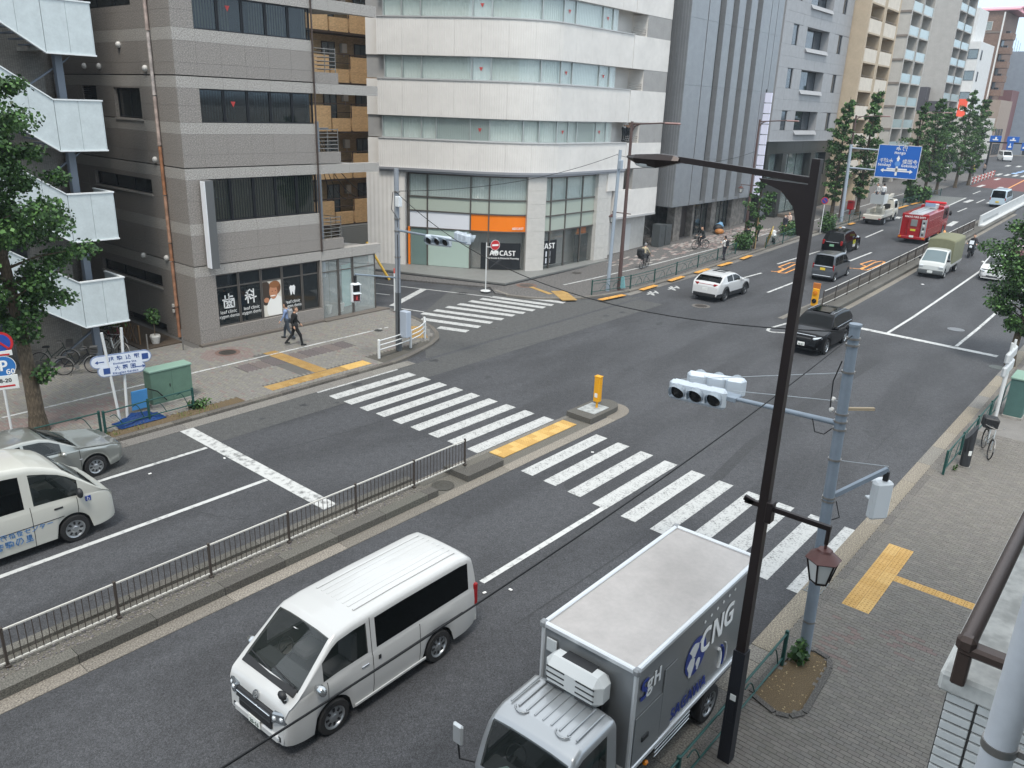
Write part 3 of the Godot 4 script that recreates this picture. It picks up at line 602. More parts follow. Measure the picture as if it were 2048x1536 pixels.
# a wall plane: o = lower left seen from outside, ri = unit to the right, faces ri x up
class Wall:
	var o: Vector3
	var ri: Vector3
	var no: Vector3
	func _init(a: Vector3, r: Vector3): o = a; ri = r.normalized(); no = ri.cross(Vector3.UP)
	func p(u: float, v: float, d := 0.0) -> Vector3: return o + ri * u + Vector3.UP * v + no * d
	func slab(m: M, u0, u1, v0, v1, d0, d1): m.box(p((u0 + u1) / 2.0, (v0 + v1) / 2.0, (d0 + d1) / 2.0), Vector3(absf(u1 - u0), absf(v1 - v0), absf(d1 - d0)), Basis(ri, Vector3.UP, no))
func window(root: Node, w: Wall, u0: float, u1: float, v0: float, v1: float, depth: float, frame, glass, back, panes := 1, blind := 0.0, transom := 0.0, called := "window"):
	var f := M.new(); var t := 0.05
	w.slab(f, u0, u1, v0, v0 + t, -depth - 0.04, -depth + 0.04); w.slab(f, u0, u1, v1 - t, v1, -depth - 0.04, -depth + 0.04)
	for i in panes + 1:
		var u := lerpf(u0 + t / 2, u1 - t / 2, float(i) / panes); w.slab(f, u - t / 2, u + t / 2, v0 + t, v1 - t, -depth - 0.035, -depth + 0.035)
	if transom > 0: w.slab(f, u0 + t, u1 - t, transom - t / 2, transom + t / 2, -depth - 0.03, -depth + 0.03)
	var o := wpart(root, called, f, frame)
	for i in panes:
		var g := M.new(); w.slab(g, lerpf(u0, u1, float(i) / panes) + t * 0.6, lerpf(u0, u1, float(i + 1) / panes) - t * 0.6, v0 + t * 0.6, v1 - t * 0.6, -depth - 0.008, -depth)
		part(o, "pane", g, glass)
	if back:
		var b := M.new(); w.slab(b, u0, u1, v0, v1, -depth - 0.9, -depth - 0.8); part(o, "room", b, back)  # flat plate behind the glass; a dark back paints in the room shade
	if blind > 0:
		var b := M.new(); w.slab(b, u0 + 0.05, u1 - 0.05, lerpf(v1, v0, blind), v1 - 0.05, -depth - 0.25, -depth - 0.23); part(o, "blind", b, mt("blind", "#b9bdb6", 0.9, 0, "soft", 1.0))
	return o
func panels(root: Node, w: Wall, us: Array, vs: Array, holes: Array, mats_by_row: Array, thick := 0.36, gap := 0.006, called := "stone_panel"):
	for j in vs.size() - 1:
		for i in us.size() - 1:
			var rs := [Rect2(us[i], vs[j], us[i + 1] - us[i], vs[j + 1] - vs[j])]
			for h in holes: rs = minus(rs, h)
			for r in rs:
				if r.size.x < 0.04 or r.size.y < 0.04: continue
				var m := M.new(); var pr := rng.randf_range(-0.002, 0.002)
				w.slab(m, r.position.x + gap / 2, r.end.x - gap / 2, r.position.y + gap / 2, r.end.y - gap / 2, -thick, pr)
				wpart(root, called, m, mats_by_row[j])

func build_buildings():
	stone_office(); stair_building(); orange_flats(); white_office(); metal_building(); grey_granite(); far_blocks(); own_building()

func stone_office():
	var b := thing("stone_office_building", "grey banded granite office with ribbon windows and a dental clinic below", "building", v3(-36, 0, -21))
	var lightg := mt("granite_light", "#e2dcd4", 0.6, 0, "granite", 0.3); var greyg := mt("granite_grey", "#c3bbb3", 0.55, 0, "granite", 0.3); var joint := mt("joint", "#3d3b39", 0.9)
	var frame := mt("dark_frame", "#26272a", 0.4, 0.5); var bronze := mt("bronze_frame", "#6d6863", 0.4, 0.6); var dark := mt("interior_shade", "#1d1f20", 0.9); var glass := pane("glass_dark", "#20282a", 0.35)
	var W := Wall.new(v3(-31.57, 0, -17.0), v3(0, 0, -1)); var L := Wall.new(v3(-43.0, 0, -17.0), v3(1, 0, 0))
	var core := M.new()
	core.ext(pv2([v2(-31.93, 17.36), v2(-42.9, 17.36), v2(-42.9, 24.0), v2(-34.5, 25.2), v2(-33.2, 23.5), v2(-31.93, 23.5)]), Transform3D(Basis(Vector3.RIGHT, Vector3.FORWARD, Vector3.UP), v3(0, 0, 0)), 24.0)
	wpart(b, "wall_core", core, joint)
	var us := [0.0, 0.95, 2.03, 3.15, 4.26, 5.38, 6.55]
	var vs := [0.1, 0.75, 1.95, 3.1, 3.53, 3.57, 4.1, 4.85, 5.33, 6.25, 7.12, 7.56, 7.6, 8.1, 8.9, 9.35, 10.0, 10.66, 11.1, 11.14, 11.6, 12.4, 12.86, 13.5, 14.15, 14.62, 14.66, 15.4, 16.4, 17.6, 19.0]
	var rows := []
	for j in vs.size() - 1:
		var mid: float = (vs[j] + vs[j + 1]) / 2; var light := false
		for r in [[3.1, 3.53], [4.85, 5.33], [7.12, 7.56], [8.9, 9.35], [10.66, 11.1], [12.4, 12.86], [14.15, 14.62], [16.4, 16.8]]:
			if mid > r[0] and mid < r[1]: light = true
		rows.append(joint if vs[j + 1] - vs[j] < 0.06 else (lightg if light else greyg))
	var win := [Rect2(0.95, 0.75, 5.5, 2.35), Rect2(0.95, 5.33, 5.57, 1.79), Rect2(0.95, 9.35, 5.57, 1.31), Rect2(0.95, 12.86, 5.57, 1.29), Rect2(0.95, 16.4, 5.57, 1.3)]
	panels(b, W, us, vs, win, rows)
	var lus := []
	for i in 10: lus.append(lerpf(0.0, 11.07, i / 9.0))
	var lwin := [Rect2(6.07, 9.38, 2.33, 1.22), Rect2(3.15, 6.3, 5.4, 0.62), Rect2(2.7, 2.2, 5.85, 0.55), Rect2(3.4, 13.75, 5.0, 1.3), Rect2(3.0, 9.75, 1.4, 0.9), Rect2(4.7, 0.1, 3.8, 0.4)]
	panels(b, L, lus, vs, lwin, rows)
	for k in 4:
		var r: Rect2 = win[k + 1] if k < 3 else win[4]
		for i in 5:
			var u := r.position.x + r.size.x * i / 5.0
			window(b, W, u + 0.01, u + r.size.x / 5 - 0.01, r.position.y, r.end.y, 0.14, frame, glass, mt("curtain_olive", "#4c4f41", 0.95) if k == 0 else mt("curtain_dark", "#33383a", 0.95), 1, 0.0)
	var vb := M.new()
	for k in [[5.4, 7.05, "#6f7358"], [9.42, 10.6, "#3f474a"], [12.95, 14.1, "#777863"]]:
		vb = M.new()
		for i in 44:
			var u := 1.0 + i * 0.125
			if int(i / 7) % 3 == 2 and k[0] > 9: continue
			vb.box(W.p(u, (k[0] + k[1]) / 2, -0.3), v3(0.11, k[1] - k[0], 0.004), Basis(Vector3.UP, 0.5 + PI / 2))
		wpart(b, "vertical_blind", vb, mt("vblind" + k[2], k[2], 0.9))
	var red := mt("red_mark", "#b03530", 0.5)
	for p in [[2.55, 13.75], [2.5, 10.1]]:
		var m := M.new(); m.ext(pv2([v2(-0.11, 0.1), v2(0.11, 0.1), v2(0, -0.12)]), face_to(W.p(p[0], p[1], -0.13), W.ri), 0.004); wpart(b, "rescue_mark", m, red)
	# clinic windows
	var gw := [0.97, 2.1, 3.24, 4.36, 5.46, 6.43]
	var navy := mt("film_navy", "#15202b", 0.12)
	for i in 5:
		var wi: MeshInstance3D = window(b, W, gw[i], gw[i + 1] - 0.02, 0.75, 3.08, 0.16, bronze, glass, null, 1, 0.0, 2.48, "clinic_window")
		var m := M.new(); W.slab(m, gw[i] + 0.05, gw[i + 1] - 0.07, 2.52, 3.03, -0.19, -0.18); part(wi, "film", m, navy)
		if i != 2: m = M.new(); W.slab(m, gw[i] + 0.05, gw[i + 1] - 0.07, 0.8, 2.44, -0.19, -0.18); part(wi, "film", m, navy)
	var wht := mt("letter_white", "#e3e3e1", 0.6); var km := M.new()
	kanji(km, "ha", 0.6, face_to(W.p(1.28, 1.55, -0.155), W.ri), 0.1); kanji(km, "ka", 0.6, face_to(W.p(2.4, 1.6, -0.155), W.ri), 0.1); wpart(b, "clinic_lettering", km, wht)
	for q in [[1.52, 1.36], [2.68, 1.36], [4.9, 1.3]]:
		letters(b, "clinic_lettering", "leaf clinic", 0.14, face_to(W.p(q[0], q[1], -0.155) - b.position, W.ri), wht, false); letters(b, "clinic_lettering", "oxygen dental", 0.13, face_to(W.p(q[0], q[1] - 0.2, -0.155) - b.position, W.ri), wht, false)
	var tm := M.new(); tm.ext(pv2([v2(-0.17, 0.12), v2(-0.1, 0.23), v2(0, 0.19), v2(0.1, 0.23), v2(0.17, 0.12), v2(0.13, -0.08), v2(0.1, -0.26), v2(0.04, -0.2), v2(0, -0.06), v2(-0.04, -0.2), v2(-0.1, -0.26), v2(-0.13, -0.08)]), face_to(W.p(4.9, 1.86, -0.155), W.ri), 0.004); wpart(b, "tooth_emblem", tm, wht)
	# poster of a person brushing teeth
	var ps := M.new(); W.slab(ps, 3.29, 4.29, 0.8, 2.44, -0.155, -0.15); var po := wpart(b, "poster", ps, mt("poster_bg", "#d8d2c6", 0.7))
	var el := func(cx, cy, rx, ry, n2, d, hex, nm): 
		var pl := pv2()
		for i in n2: pl.append(v2(clampf(cx + rx * cos(TAU * i / n2), -0.49, 0.49), clampf(cy + ry * sin(TAU * i / n2), -0.81, 0.81)))
		var m := M.new(); m.ext(pl, face_to(W.p(3.79, 1.62, d), W.ri), 0.003); part(po, nm, m, mt("print" + hex, hex, 0.75))
	el.call(0.18, -0.5, 0.5, 0.62, 20, -0.149, "#e8e6e0", "printed_shirt"); el.call(-0.36, 0.3, 0.3, 0.6, 16, -0.1495, "#3c3026", "printed_backdrop"); el.call(0.16, 0.48, 0.31, 0.34, 20, -0.146, "#6e4526", "printed_hair"); el.call(0.06, 0.3, 0.22, 0.34, 20, -0.143, "#b9805e", "printed_face"); el.call(0.14, 0.64, 0.28, 0.16, 16, -0.14, "#8a5a34", "printed_hair"); el.call(-0.32, -0.05, 0.14, 0.12, 12, -0.141, "#b9805e", "printed_hand"); el.call(0.03, 0.12, 0.16, 0.03, 8, -0.14, "#efe8df", "printed_brush"); el.call(0.0, 0.33, 0.03, 0.02, 8, -0.14, "#3b2a22", "printed_eye"); el.call(0.18, 0.34, 0.03, 0.02, 8, -0.14, "#3b2a22", "printed_eye")
	# beams, terrace parapets and railings of the open corner
	for y in [[3.06, 3.53], [7.12, 7.55], [10.66, 11.1], [14.15, 14.62]]:
		for k in 4:
			var m := M.new(); W.slab(m, lerpf(6.56, 10.28, k / 4.0), lerpf(6.56, 10.28, (k + 1) / 4.0) - 0.006, y[0], y[1], -0.36, 0.0); wpart(b, "stone_panel", m, lightg)
		if y[0] > 4 or true:
			var m := M.new(); m.ext(pv2([v2(-31.95, 23.5), v2(-31.95, 27.2), v2(-34.6, 25.9), v2(-33.2, 23.5)]), Transform3D(Basis(Vector3.RIGHT, Vector3.FORWARD, Vector3.UP), v3(0, y[0] + 0.12, 0)), 0.22); wpart(b, "terrace_slab", m, mt("concrete", "#a09c95", 0.9, 0, "blotch", 0.4))
	for y in [4.05, 8.1, 11.58, 15.1]:
		var m := M.new(); W.slab(m, 6.56, 7.92, y - 0.49, y, -0.36, 0.0); wpart(b, "stone_panel", m, greyg)
		var r := M.new()
		for i in 6: r.cyl(W.p(6.6, y + 0.15 + i * 0.17, -0.1), W.p(7.85, y + 0.15 + i * 0.17, -0.1), 0.018, -1, 6); r.cyl(W.p(7.85, y + 0.15 + i * 0.17, -0.1), W.p(7.6, y + 0.15 + i * 0.17, -1.1), 0.018, -1, 6)
		for u in [6.62, 7.25, 7.85]: r.cyl(W.p(u, y, -0.1), W.p(u, y + 1.05, -0.1), 0.022, -1, 6)
		wpart(b, "terrace_railing", r, mt("rail_steel", "#8d8a86", 0.4, 0.7))
	var dp := M.new(); dp.cyl(W.p(6.56, 3.5, 0.05), W.p(6.5, 15.5, 0.05), 0.04); wpart(b, "downpipe", dp, mt("brown_metal", "#4c403a", 0.5, 0.3))
	# glazed entrance under the canopy
	var ew := Wall.new(v3(-31.7, 0, -23.55), v3(0, 0, -1)); var clear := pane("glass_clear", "#dfe9e6", 0.16)
	for i in 3: window(b, ew, [0.0, 1.05, 1.95][i], [1.03, 1.93, 3.42][i], 0.12, 3.04, 0.0, bronze, clear, null, 1, 0, 2.45, "entrance_glazing")
	var es := Wall.new(v3(-31.72, 0, -27.0), v3(-0.88, 0, 0.47)); window(b, es, 0.0, 2.6, 0.12, 3.04, 0.0, bronze, clear, null, 2, 0, 2.45, "entrance_glazing")
	var dr := M.new(); dr.tube([ew.p(1.15, 0.9, 0.05), ew.p(1.15, 1.6, 0.05)], 0.02); wpart(b, "door_handle", dr, mt("rail_steel"))
	var cnp := M.new(); cnp.ext(pv2([v2(-31.95, 23.5), v2(-31.95, 27.25), v2(-34.9, 25.7), v2(-34.9, 23.5)]), Transform3D(Basis(Vector3.RIGHT, Vector3.FORWARD, Vector3.UP), v3(0, 3.09, 0)), 0.08); wpart(b, "canopy", cnp, mt("canopy_top", "#a9aeab", 0.7, 0, "blotch", 0.5))
	var fl := M.new(); fl.ext(pv2([v2(-31.2, 23.4), v2(-31.2, 27.5), v2(-34.9, 25.8), v2(-34.9, 23.4)]), Transform3D(Basis(Vector3.RIGHT, Vector3.FORWARD, Vector3.UP), v3(0, 0.06, 0)), 0.1); wpart(b, "entrance_step", fl, mt("step_stone", "#8d8379", 0.7, 0, "granite", 1.0))
	var st := M.new(); st.span(v3(-31.56, 0.06, -16.9), v3(-31.3, 0.19, -23.38)); wpart(b, "plinth_step", st, mt("step_stone"))
	var scr := M.new(); scr.box(v3(-32.9, 1.3, -26.1), v3(0.03, 2.2, 1.0), Basis(Vector3.UP, 0.3)); wpart(b, "frosted_screen", scr, mt("screen_mint", "#a8cfc7", 0.4))
	for q in [[-32.4, -24.5], [-32.3, -25.2]]:
		var pm := M.new(); pm.lathe(v3(q[0], 0.16, q[1]), Vector3.UP, [[0.1, 0.0], [0.17, 0.42], [0.14, 0.42], [0.0, 0.38]], 14); solo("plant_pot", "white plant pot inside the glazed clinic entrance", "pot", pm, mt("pot_white", "#d5d2cb", 0.4), "pots inside the clinic entrance")
	# projecting sign, downpipe, vents
	var sg := M.new(); sg.bbox(v3(-31.32, 5.28, -17.78), v3(0.36, 3.65, 0.36), 0.01); var s := wpart(b, "projecting_sign", sg, mt("sign_steel", "#6f7070", 0.4, 0.5))
	sg = M.new(); sg.bbox(v3(-31.32, 5.28, -17.585), v3(0.34, 3.6, 0.03), 0.005); part(s, "sign_face", sg, mt("sign_white", "#e4e6ea", 0.4))
	for q in [[13.9, 12.75, "#c8b5ab"], [12.7, 10.35, "#cfc5bf"], [10.3, 8.4, "#cdb9ae"], [8.35, 6.4, "#b8825f"], [6.35, 4.4, "#c49a80"], [4.35, 3.6, "#b98463"], [3.55, 1.6, "#be8d70"], [1.55, 0.2, "#b38062"], [16.0, 13.95, "#d2cac5"]]:
		dp = M.new(); dp.cyl(v3(-33.2, q[1], -16.9), v3(-33.2, q[0], -16.9), 0.07, -1, 12); dp.cyl(v3(-33.2, q[1], -16.9), v3(-33.2, q[1] + 0.1, -16.9), 0.082, -1, 12); wpart(b, "downpipe", dp, mt("copper" + q[2], q[2], 0.55, 0.2, "blotch", 0.7))
	for q in [[-35.93, 12.28], [-33.86, 11.36], [-39.41, 11.46], [-37.97, 11.45], [-33.85, 7.78], [-35.88, 3.46], [-33.77, 3.64]]:
		var m := M.new(); m.ball(v3(q[0], q[1], -16.97), v3(0.13, 0.13, 0.12), 12, 8); wpart(b, "vent_cap", m, mt("cap_white", "#d9d7d2", 0.4))
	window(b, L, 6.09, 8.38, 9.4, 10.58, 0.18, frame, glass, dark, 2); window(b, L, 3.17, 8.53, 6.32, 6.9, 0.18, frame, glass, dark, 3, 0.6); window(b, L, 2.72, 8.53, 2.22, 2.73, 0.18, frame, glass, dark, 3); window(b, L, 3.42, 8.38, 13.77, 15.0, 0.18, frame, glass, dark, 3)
	for q in [[6.0, 9.34, 2.5], [3.1, 6.26, 5.5], [2.65, 2.16, 5.95]]:
		var m := M.new(); L.slab(m, q[0], q[0] + q[2], q[1] - 0.04, q[1] + 0.035, -0.2, 0.05); wpart(b, "window_sill", m, lightg)
	for i in 9: var m := M.new(); L.slab(m, 3.02, 4.38, 9.78 + i * 0.095, 9.84 + i * 0.095, -0.2, -0.05); wpart(b, "louvre", m, frame)
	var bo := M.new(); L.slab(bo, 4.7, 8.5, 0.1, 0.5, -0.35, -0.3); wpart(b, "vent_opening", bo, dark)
	# meters
	for q in [[-33.6, 1.55], [-33.6, 1.3]]: var m := M.new(); m.bbox(v3(q[0], q[1], -16.95), v3(0.12, 0.14, 0.08), 0.01); wpart(b, "meter", m, mt("cap_white"))

func stair_building():
	var b := thing("stair_building", "grey tiled building with white panelled outside stairs behind the big street tree", "building", v3(-36, 0, -8))
	var tile := mt("grey_tile", "#8d8a84", 0.6, 0, "tile", 1.6); var white := mt("stair_white", "#cfd8d9", 0.45, 0, "soft", 0.5); var trim := mt("stair_trim", "#dfe3e3", 0.45); var steel := mt("stair_steel", "#717984", 0.5, 0.2); var dark := mt("interior_shade")
	var core := M.new(); core.span(v3(-44, 0, 14), v3(-34.2, 24, -13.2)); core.span(v3(-34.2, 4.4, 14), v3(-33.2, 24, -9.6)); core.span(v3(-62, 0, -10), v3(-43.5, 24, -17.6)); wpart(b, "wall", core, tile)
	for f in 5:
		var y := 1.72 + f * 3.31 if f < 4 else 1.72 + f * 3.31; var top := y + 1.72; var X := -31.9
		for k in 2:
			var m := M.new(); m.span(v3(X - 0.06, y, -12.52 - k * 0.82), v3(X, top, -12.52 - k * 0.82 - 0.81)); wpart(b, "stair_panel", m, white)
		var e := M.new(); e.span(v3(X - 1.6, y, -14.14), v3(X - 0.02, top, -14.2)); wpart(b, "stair_panel", e, white)
		var cp := M.new(); cp.span(v3(X - 0.1, top, -12.5), v3(X + 0.03, top + 0.05, -14.22)); cp.span(v3(X - 0.1, y - 0.05, -12.5), v3(X + 0.03, y, -14.22)); cp.span(v3(X - 1.6, top, -14.22), v3(X - 0.1, top + 0.05, -14.1)); wpart(b, "stair_trim", cp, trim)
		var ld := M.new(); ld.span(v3(X - 2.3, y + 0.05, -12.4), v3(X - 0.06, y + 0.2, -14.13)); wpart(b, "landing", ld, mt("concrete"))
		# flight going up away from the landing
		for k in 4:
			var z0 := -12.5 + k * 0.82; var z1 := z0 + 0.81; var s := 0.66
			var m := M.new(); m.plate([v3(X - 0.06, y + (z0 + 12.5) * s, z0), v3(X - 0.06, top + (z0 + 12.5) * s, z0), v3(X - 0.06, top + (z1 + 12.5) * s, z1), v3(X - 0.06, y + (z1 + 12.5) * s, z1)], v3(0.06, 0, 0)); wpart(b, "stair_panel", m, white)
		var tr := M.new()
		for yy in [y - 0.05, top]: tr.plate([v3(X - 0.1, yy, -12.5), v3(X - 0.1, yy + 0.05, -12.5), v3(X - 0.1, yy + 0.05 + 2.16, -9.22), v3(X - 0.1, yy + 2.16, -9.22)], v3(0.14, 0, 0))
		wpart(b, "stair_trim", tr, trim)
		for k in 11: var sp := M.new(); sp.span(v3(X - 1.3, y + 0.2 + k * 0.17, -12.4 + k * 0.29), v3(X - 0.08, y + 0.24 + k * 0.17, -12.4 + (k + 1) * 0.3)); wpart(b, "stair_tread", sp, steel)
		var br := M.new(); br.plate([v3(-33.0, y - 0.25, -13.5), v3(-33.0, y - 0.05, -13.7), v3(-33.0, y - 1.7, -11.2), v3(-33.0, y - 1.9, -11.0)], v3(0.12, 0, 0)); wpart(b, "stair_brace", br, steel)
	var col := M.new(); col.span(v3(-32.9, 0, -13.05), v3(-32.65, 20, -13.3)); wpart(b, "steel_column", col, steel)
	for f in 4: var m := M.new(); m.span(v3(-34.15, 4.2 + f * 3.31, -10.4), v3(-34.1, 6.0 + f * 3.31, -11.6)); wpart(b, "window", m, mt("dark_frame"))
	# shop at street level
	var sh := M.new(); sh.span(v3(-33.3, 0, 14), v3(-33.15, 4.4, -9.5)); sh.span(v3(-33.3, 3.1, 14), v3(-32.4, 3.5, -9.4)); wpart(b, "shop_wall", sh, mt("shop_dark", "#2b2a2b", 0.5))
	var gl := M.new(); gl.span(v3(-32.5, 0.2, 5), v3(-32.46, 3.0, -9.9)); wpart(b, "shop_glass", gl, pane("glass_dark"))
	var stp := M.new(); stp.span(v3(-33, 0.1, 14), v3(-31.6, 0.22, -9.6)); wpart(b, "shop_step", stp, mt("concrete"))
	var sb := M.new(); sb.bbox(v3(-32.2, 2.35, -5.4), v3(0.12, 0.95, 3.2), 0.01); var si := wpart(b, "shop_sign", sb, mt("shop_red", "#a8514d", 0.5))
	sb = M.new(); sb.bbox(v3(-32.13, 2.5, -5.5), v3(0.02, 0.5, 2.7), 0.004); part(si, "sign_board", sb, mt("board_mint", "#cfdad0", 0.5))
	letters(si, "sign_lettering", "W", 0.3, face_to(v3(-32.12, 2.5, -6.4), Vector3.FORWARD), mt("red_mark")); letters(si, "sign_lettering", "00-0000", 0.12, face_to(v3(-32.13, 2.03, -5.5), Vector3.FORWARD), mt("letter_white"))
	for q in [[-6.4, 1.1, "#c8a468"], [-7.9, 1.5, "#b08070"], [-9.0, 1.35, "#d8d4cc"]]: var m := M.new(); m.bbox(v3(-32.42, q[1], q[0]), v3(0.02, 0.75, 0.62), 0.004); wpart(b, "poster", m, mt("shop_poster" + q[2], q[2], 0.6, 0, "blotch", 3.0))
	# low hedge fence between the two buildings
	var lf := thing("lattice_fence", "low brown wooden lattice fence between stair building and stone office", "fence", v3(-35, 0.1, -15.2))
	for i in 9: var m := M.new(); m.cyl(v3(-1.6 + i * 0.3, 0, 0), v3(-1.1 + i * 0.3, 0.85, 0.02), 0.014, -1, 5); m.cyl(v3(-1.1 + i * 0.3, 0, -0.02), v3(-1.6 + i * 0.3, 0.85, 0), 0.014, -1, 5); part(lf, "lattice", m, mt("lattice_wood", "#6e5438", 0.85))
	for x in [-1.6, 0.2, 1.6]: var m := M.new(); m.bbox(v3(x, 0.45, 0), v3(0.07, 0.9, 0.07), 0.008); part(lf, "post", m, mt("lattice_wood"))
	var gb := M.new(); gb.span(v3(-38.5, 0.1, -14.9), v3(-32.6, 0.14, -16.7)); solo("gravel_bed", "brown gravel strip in the gap beside the stone office", "gravel", gb, mt("gravel_brown", "#6b5b4a", 0.95, 0, "granite", 0.9, 0.8)).set_meta("kind", "stuff")

func orange_flats():
	var b := thing("orange_flats", "orange tiled apartment house with balconies behind the stone office", "building", v3(-48, 0, -36))
	var tile := mt("orange_tile", "#e0bb8c", 0.55, 0, "tile", 1.1); var dark := mt("brown_metal"); var room := mt("flat_wall", "#dcc198", 0.8, 0, "tile", 1.1); var W := Wall.new(v3(-46, 0, -31), v3(0, 0, -1))
	var core := M.new(); core.span(v3(-56, 0, -30.9), v3(-47.6, 19, -41.5)); wpart(b, "wall", core, room)
	for f in 6:
		var y := 2.6 + f * 3.15
		for q in [[0.0, 4.6], [4.75, 6.25], [6.45, 9.0]]: var m := M.new(); W.slab(m, q[0], q[1], y - 0.5, y + (1.15 if q[0] != 4.75 else 0.35), -0.25, 0.0); wpart(b, "balcony_parapet", m, tile)
		var sl := M.new(); W.slab(sl, 0, 9.5, y - 0.62, y - 0.45, -1.6, -0.02); wpart(b, "balcony_slab", sl, dark)
		var rl := M.new(); W.slab(rl, 0, 9.3, y + 1.25, y + 1.32, -0.14, -0.06); W.slab(rl, 4.6, 6.4, y + 0.7, y + 0.75, -0.14, -0.06)
		for u in [0.05, 1.5, 3.0, 4.62, 6.4, 7.8, 9.2]: W.slab(rl, u, u + 0.06, y + 0.4, y + 1.3, -0.13, -0.07)
		wpart(b, "balcony_rail", rl, dark)
		for u in [1.0, 5.2, 8.0]:
			window(b, Wall.new(v3(-47.55, 0, -31), v3(0, 0, -1)), u, u + 1.1, y, y + 2.1, -0.02, dark, pane("glass_sky", "#8fa3ad", 0.5), null, 2, 0)
		for u in [3.4, 6.9]: var m := M.new(); m.bbox(W.p(u, y + 1.75, -1.35), v3(0.3, 0.6, 0.42), 0.02); m.cyl(W.p(u, y + 1.2, -1.3), W.p(u, y + 1.5, -1.3), 0.02); wpart(b, "water_heater", m, mt("cap_white"))
		var ln := M.new(); ln.cyl(W.p(2.6, y + 2.1, -0.8), W.p(4.3, y + 2.1, -0.8), 0.02); wpart(b, "laundry_pole", ln, mt("rail_steel"))
	var sh := M.new(); W.slab(sh, 5.0, 8.6, 0.1, 2.0, -0.1, 0.02)
	for i in 14: W.slab(sh, 5.0, 8.6, 0.2 + i * 0.13, 0.25 + i * 0.13, 0.02, 0.04)
	wpart(b, "shutter", sh, mt("shutter", "#9fa3a4", 0.5, 0.3))

# ----- the white office with the rounded corner -----
var pathp := []
var paths := []
func path_at(s: float, off := 0.0) -> Vector3:
	for i in pathp.size() - 1:
		if s <= paths[i + 1] or i == pathp.size() - 2:
			var d: Vector2 = (pathp[i + 1] - pathp[i]).normalized(); var q: Vector2 = pathp[i].lerp(pathp[i + 1], clampf((s - paths[i]) / (paths[i + 1] - paths[i]), 0, 1))

			var d0: Vector2 = d if i == 0 else (pathp[i] - pathp[i - 1]).normalized(); var d1: Vector2 = d if i >= pathp.size() - 2 else (pathp[i + 2] - pathp[i + 1]).normalized()
			var k: float = (s - paths[i]) / (paths[i + 1] - paths[i]); var t := ((d0 + d).normalized()).lerp((d + d1).normalized(), clampf(k, 0, 1)).normalized()
			var n := v2(-t.y, t.x)
			return v3(q.x + n.x * off, 0, q.y + n.y * off)
	return Vector3.ZERO
func path_px(px: float, y: float, off := 0.0) -> float:
	var best := 1e9; var bs := 0.0; var s := 0.0
	while s < paths[-1]:
		var q := project(path_at(s, off) + v3(0, y, 0))
		if absf(q.x - px) < best: best = absf(q.x - px); bs = s
		s += 0.05
	return bs
func strip(m: M, s0: float, s1: float, y0: float, y1: float, o0: float, o1: float, step := 0.3, flute := 0.0):
	var n := maxi(1, int(ceil((s1 - s0) / step))); var pr := []
	for i in n + 1:
		var s := lerpf(s0, s1, float(i) / n); var fo := (flute if i % 2 else 0.0)
		pr.append([path_at(s, o0), path_at(s, o1 - fo)])
	var U := Vector3.UP
	for i in n:
		var a: Vector3 = pr[i][1]; var c: Vector3 = pr[i + 1][1]; var a2: Vector3 = pr[i][0]; var c2: Vector3 = pr[i + 1][0]; var mid := (a + c + a2 + c2) / 4 + U * (y0 + y1) / 2
		m.face([a + U * y0, c + U * y0, c + U * y1, a + U * y1], mid); m.face([a2 + U * y0, c2 + U * y0, c2 + U * y1, a2 + U * y1], mid)
		m.face([a + U * y1, c + U * y1, c2 + U * y1, a2 + U * y1], mid); m.face([a + U * y0, c + U * y0, c2 + U * y0, a2 + U * y0], mid)
		if i == 0: m.face([a + U * y0, a2 + U * y0, a2 + U * y1, a + U * y1], mid)
		if i == n - 1: m.face([c + U * y0, c2 + U * y0, c2 + U * y1, c + U * y1], mid)
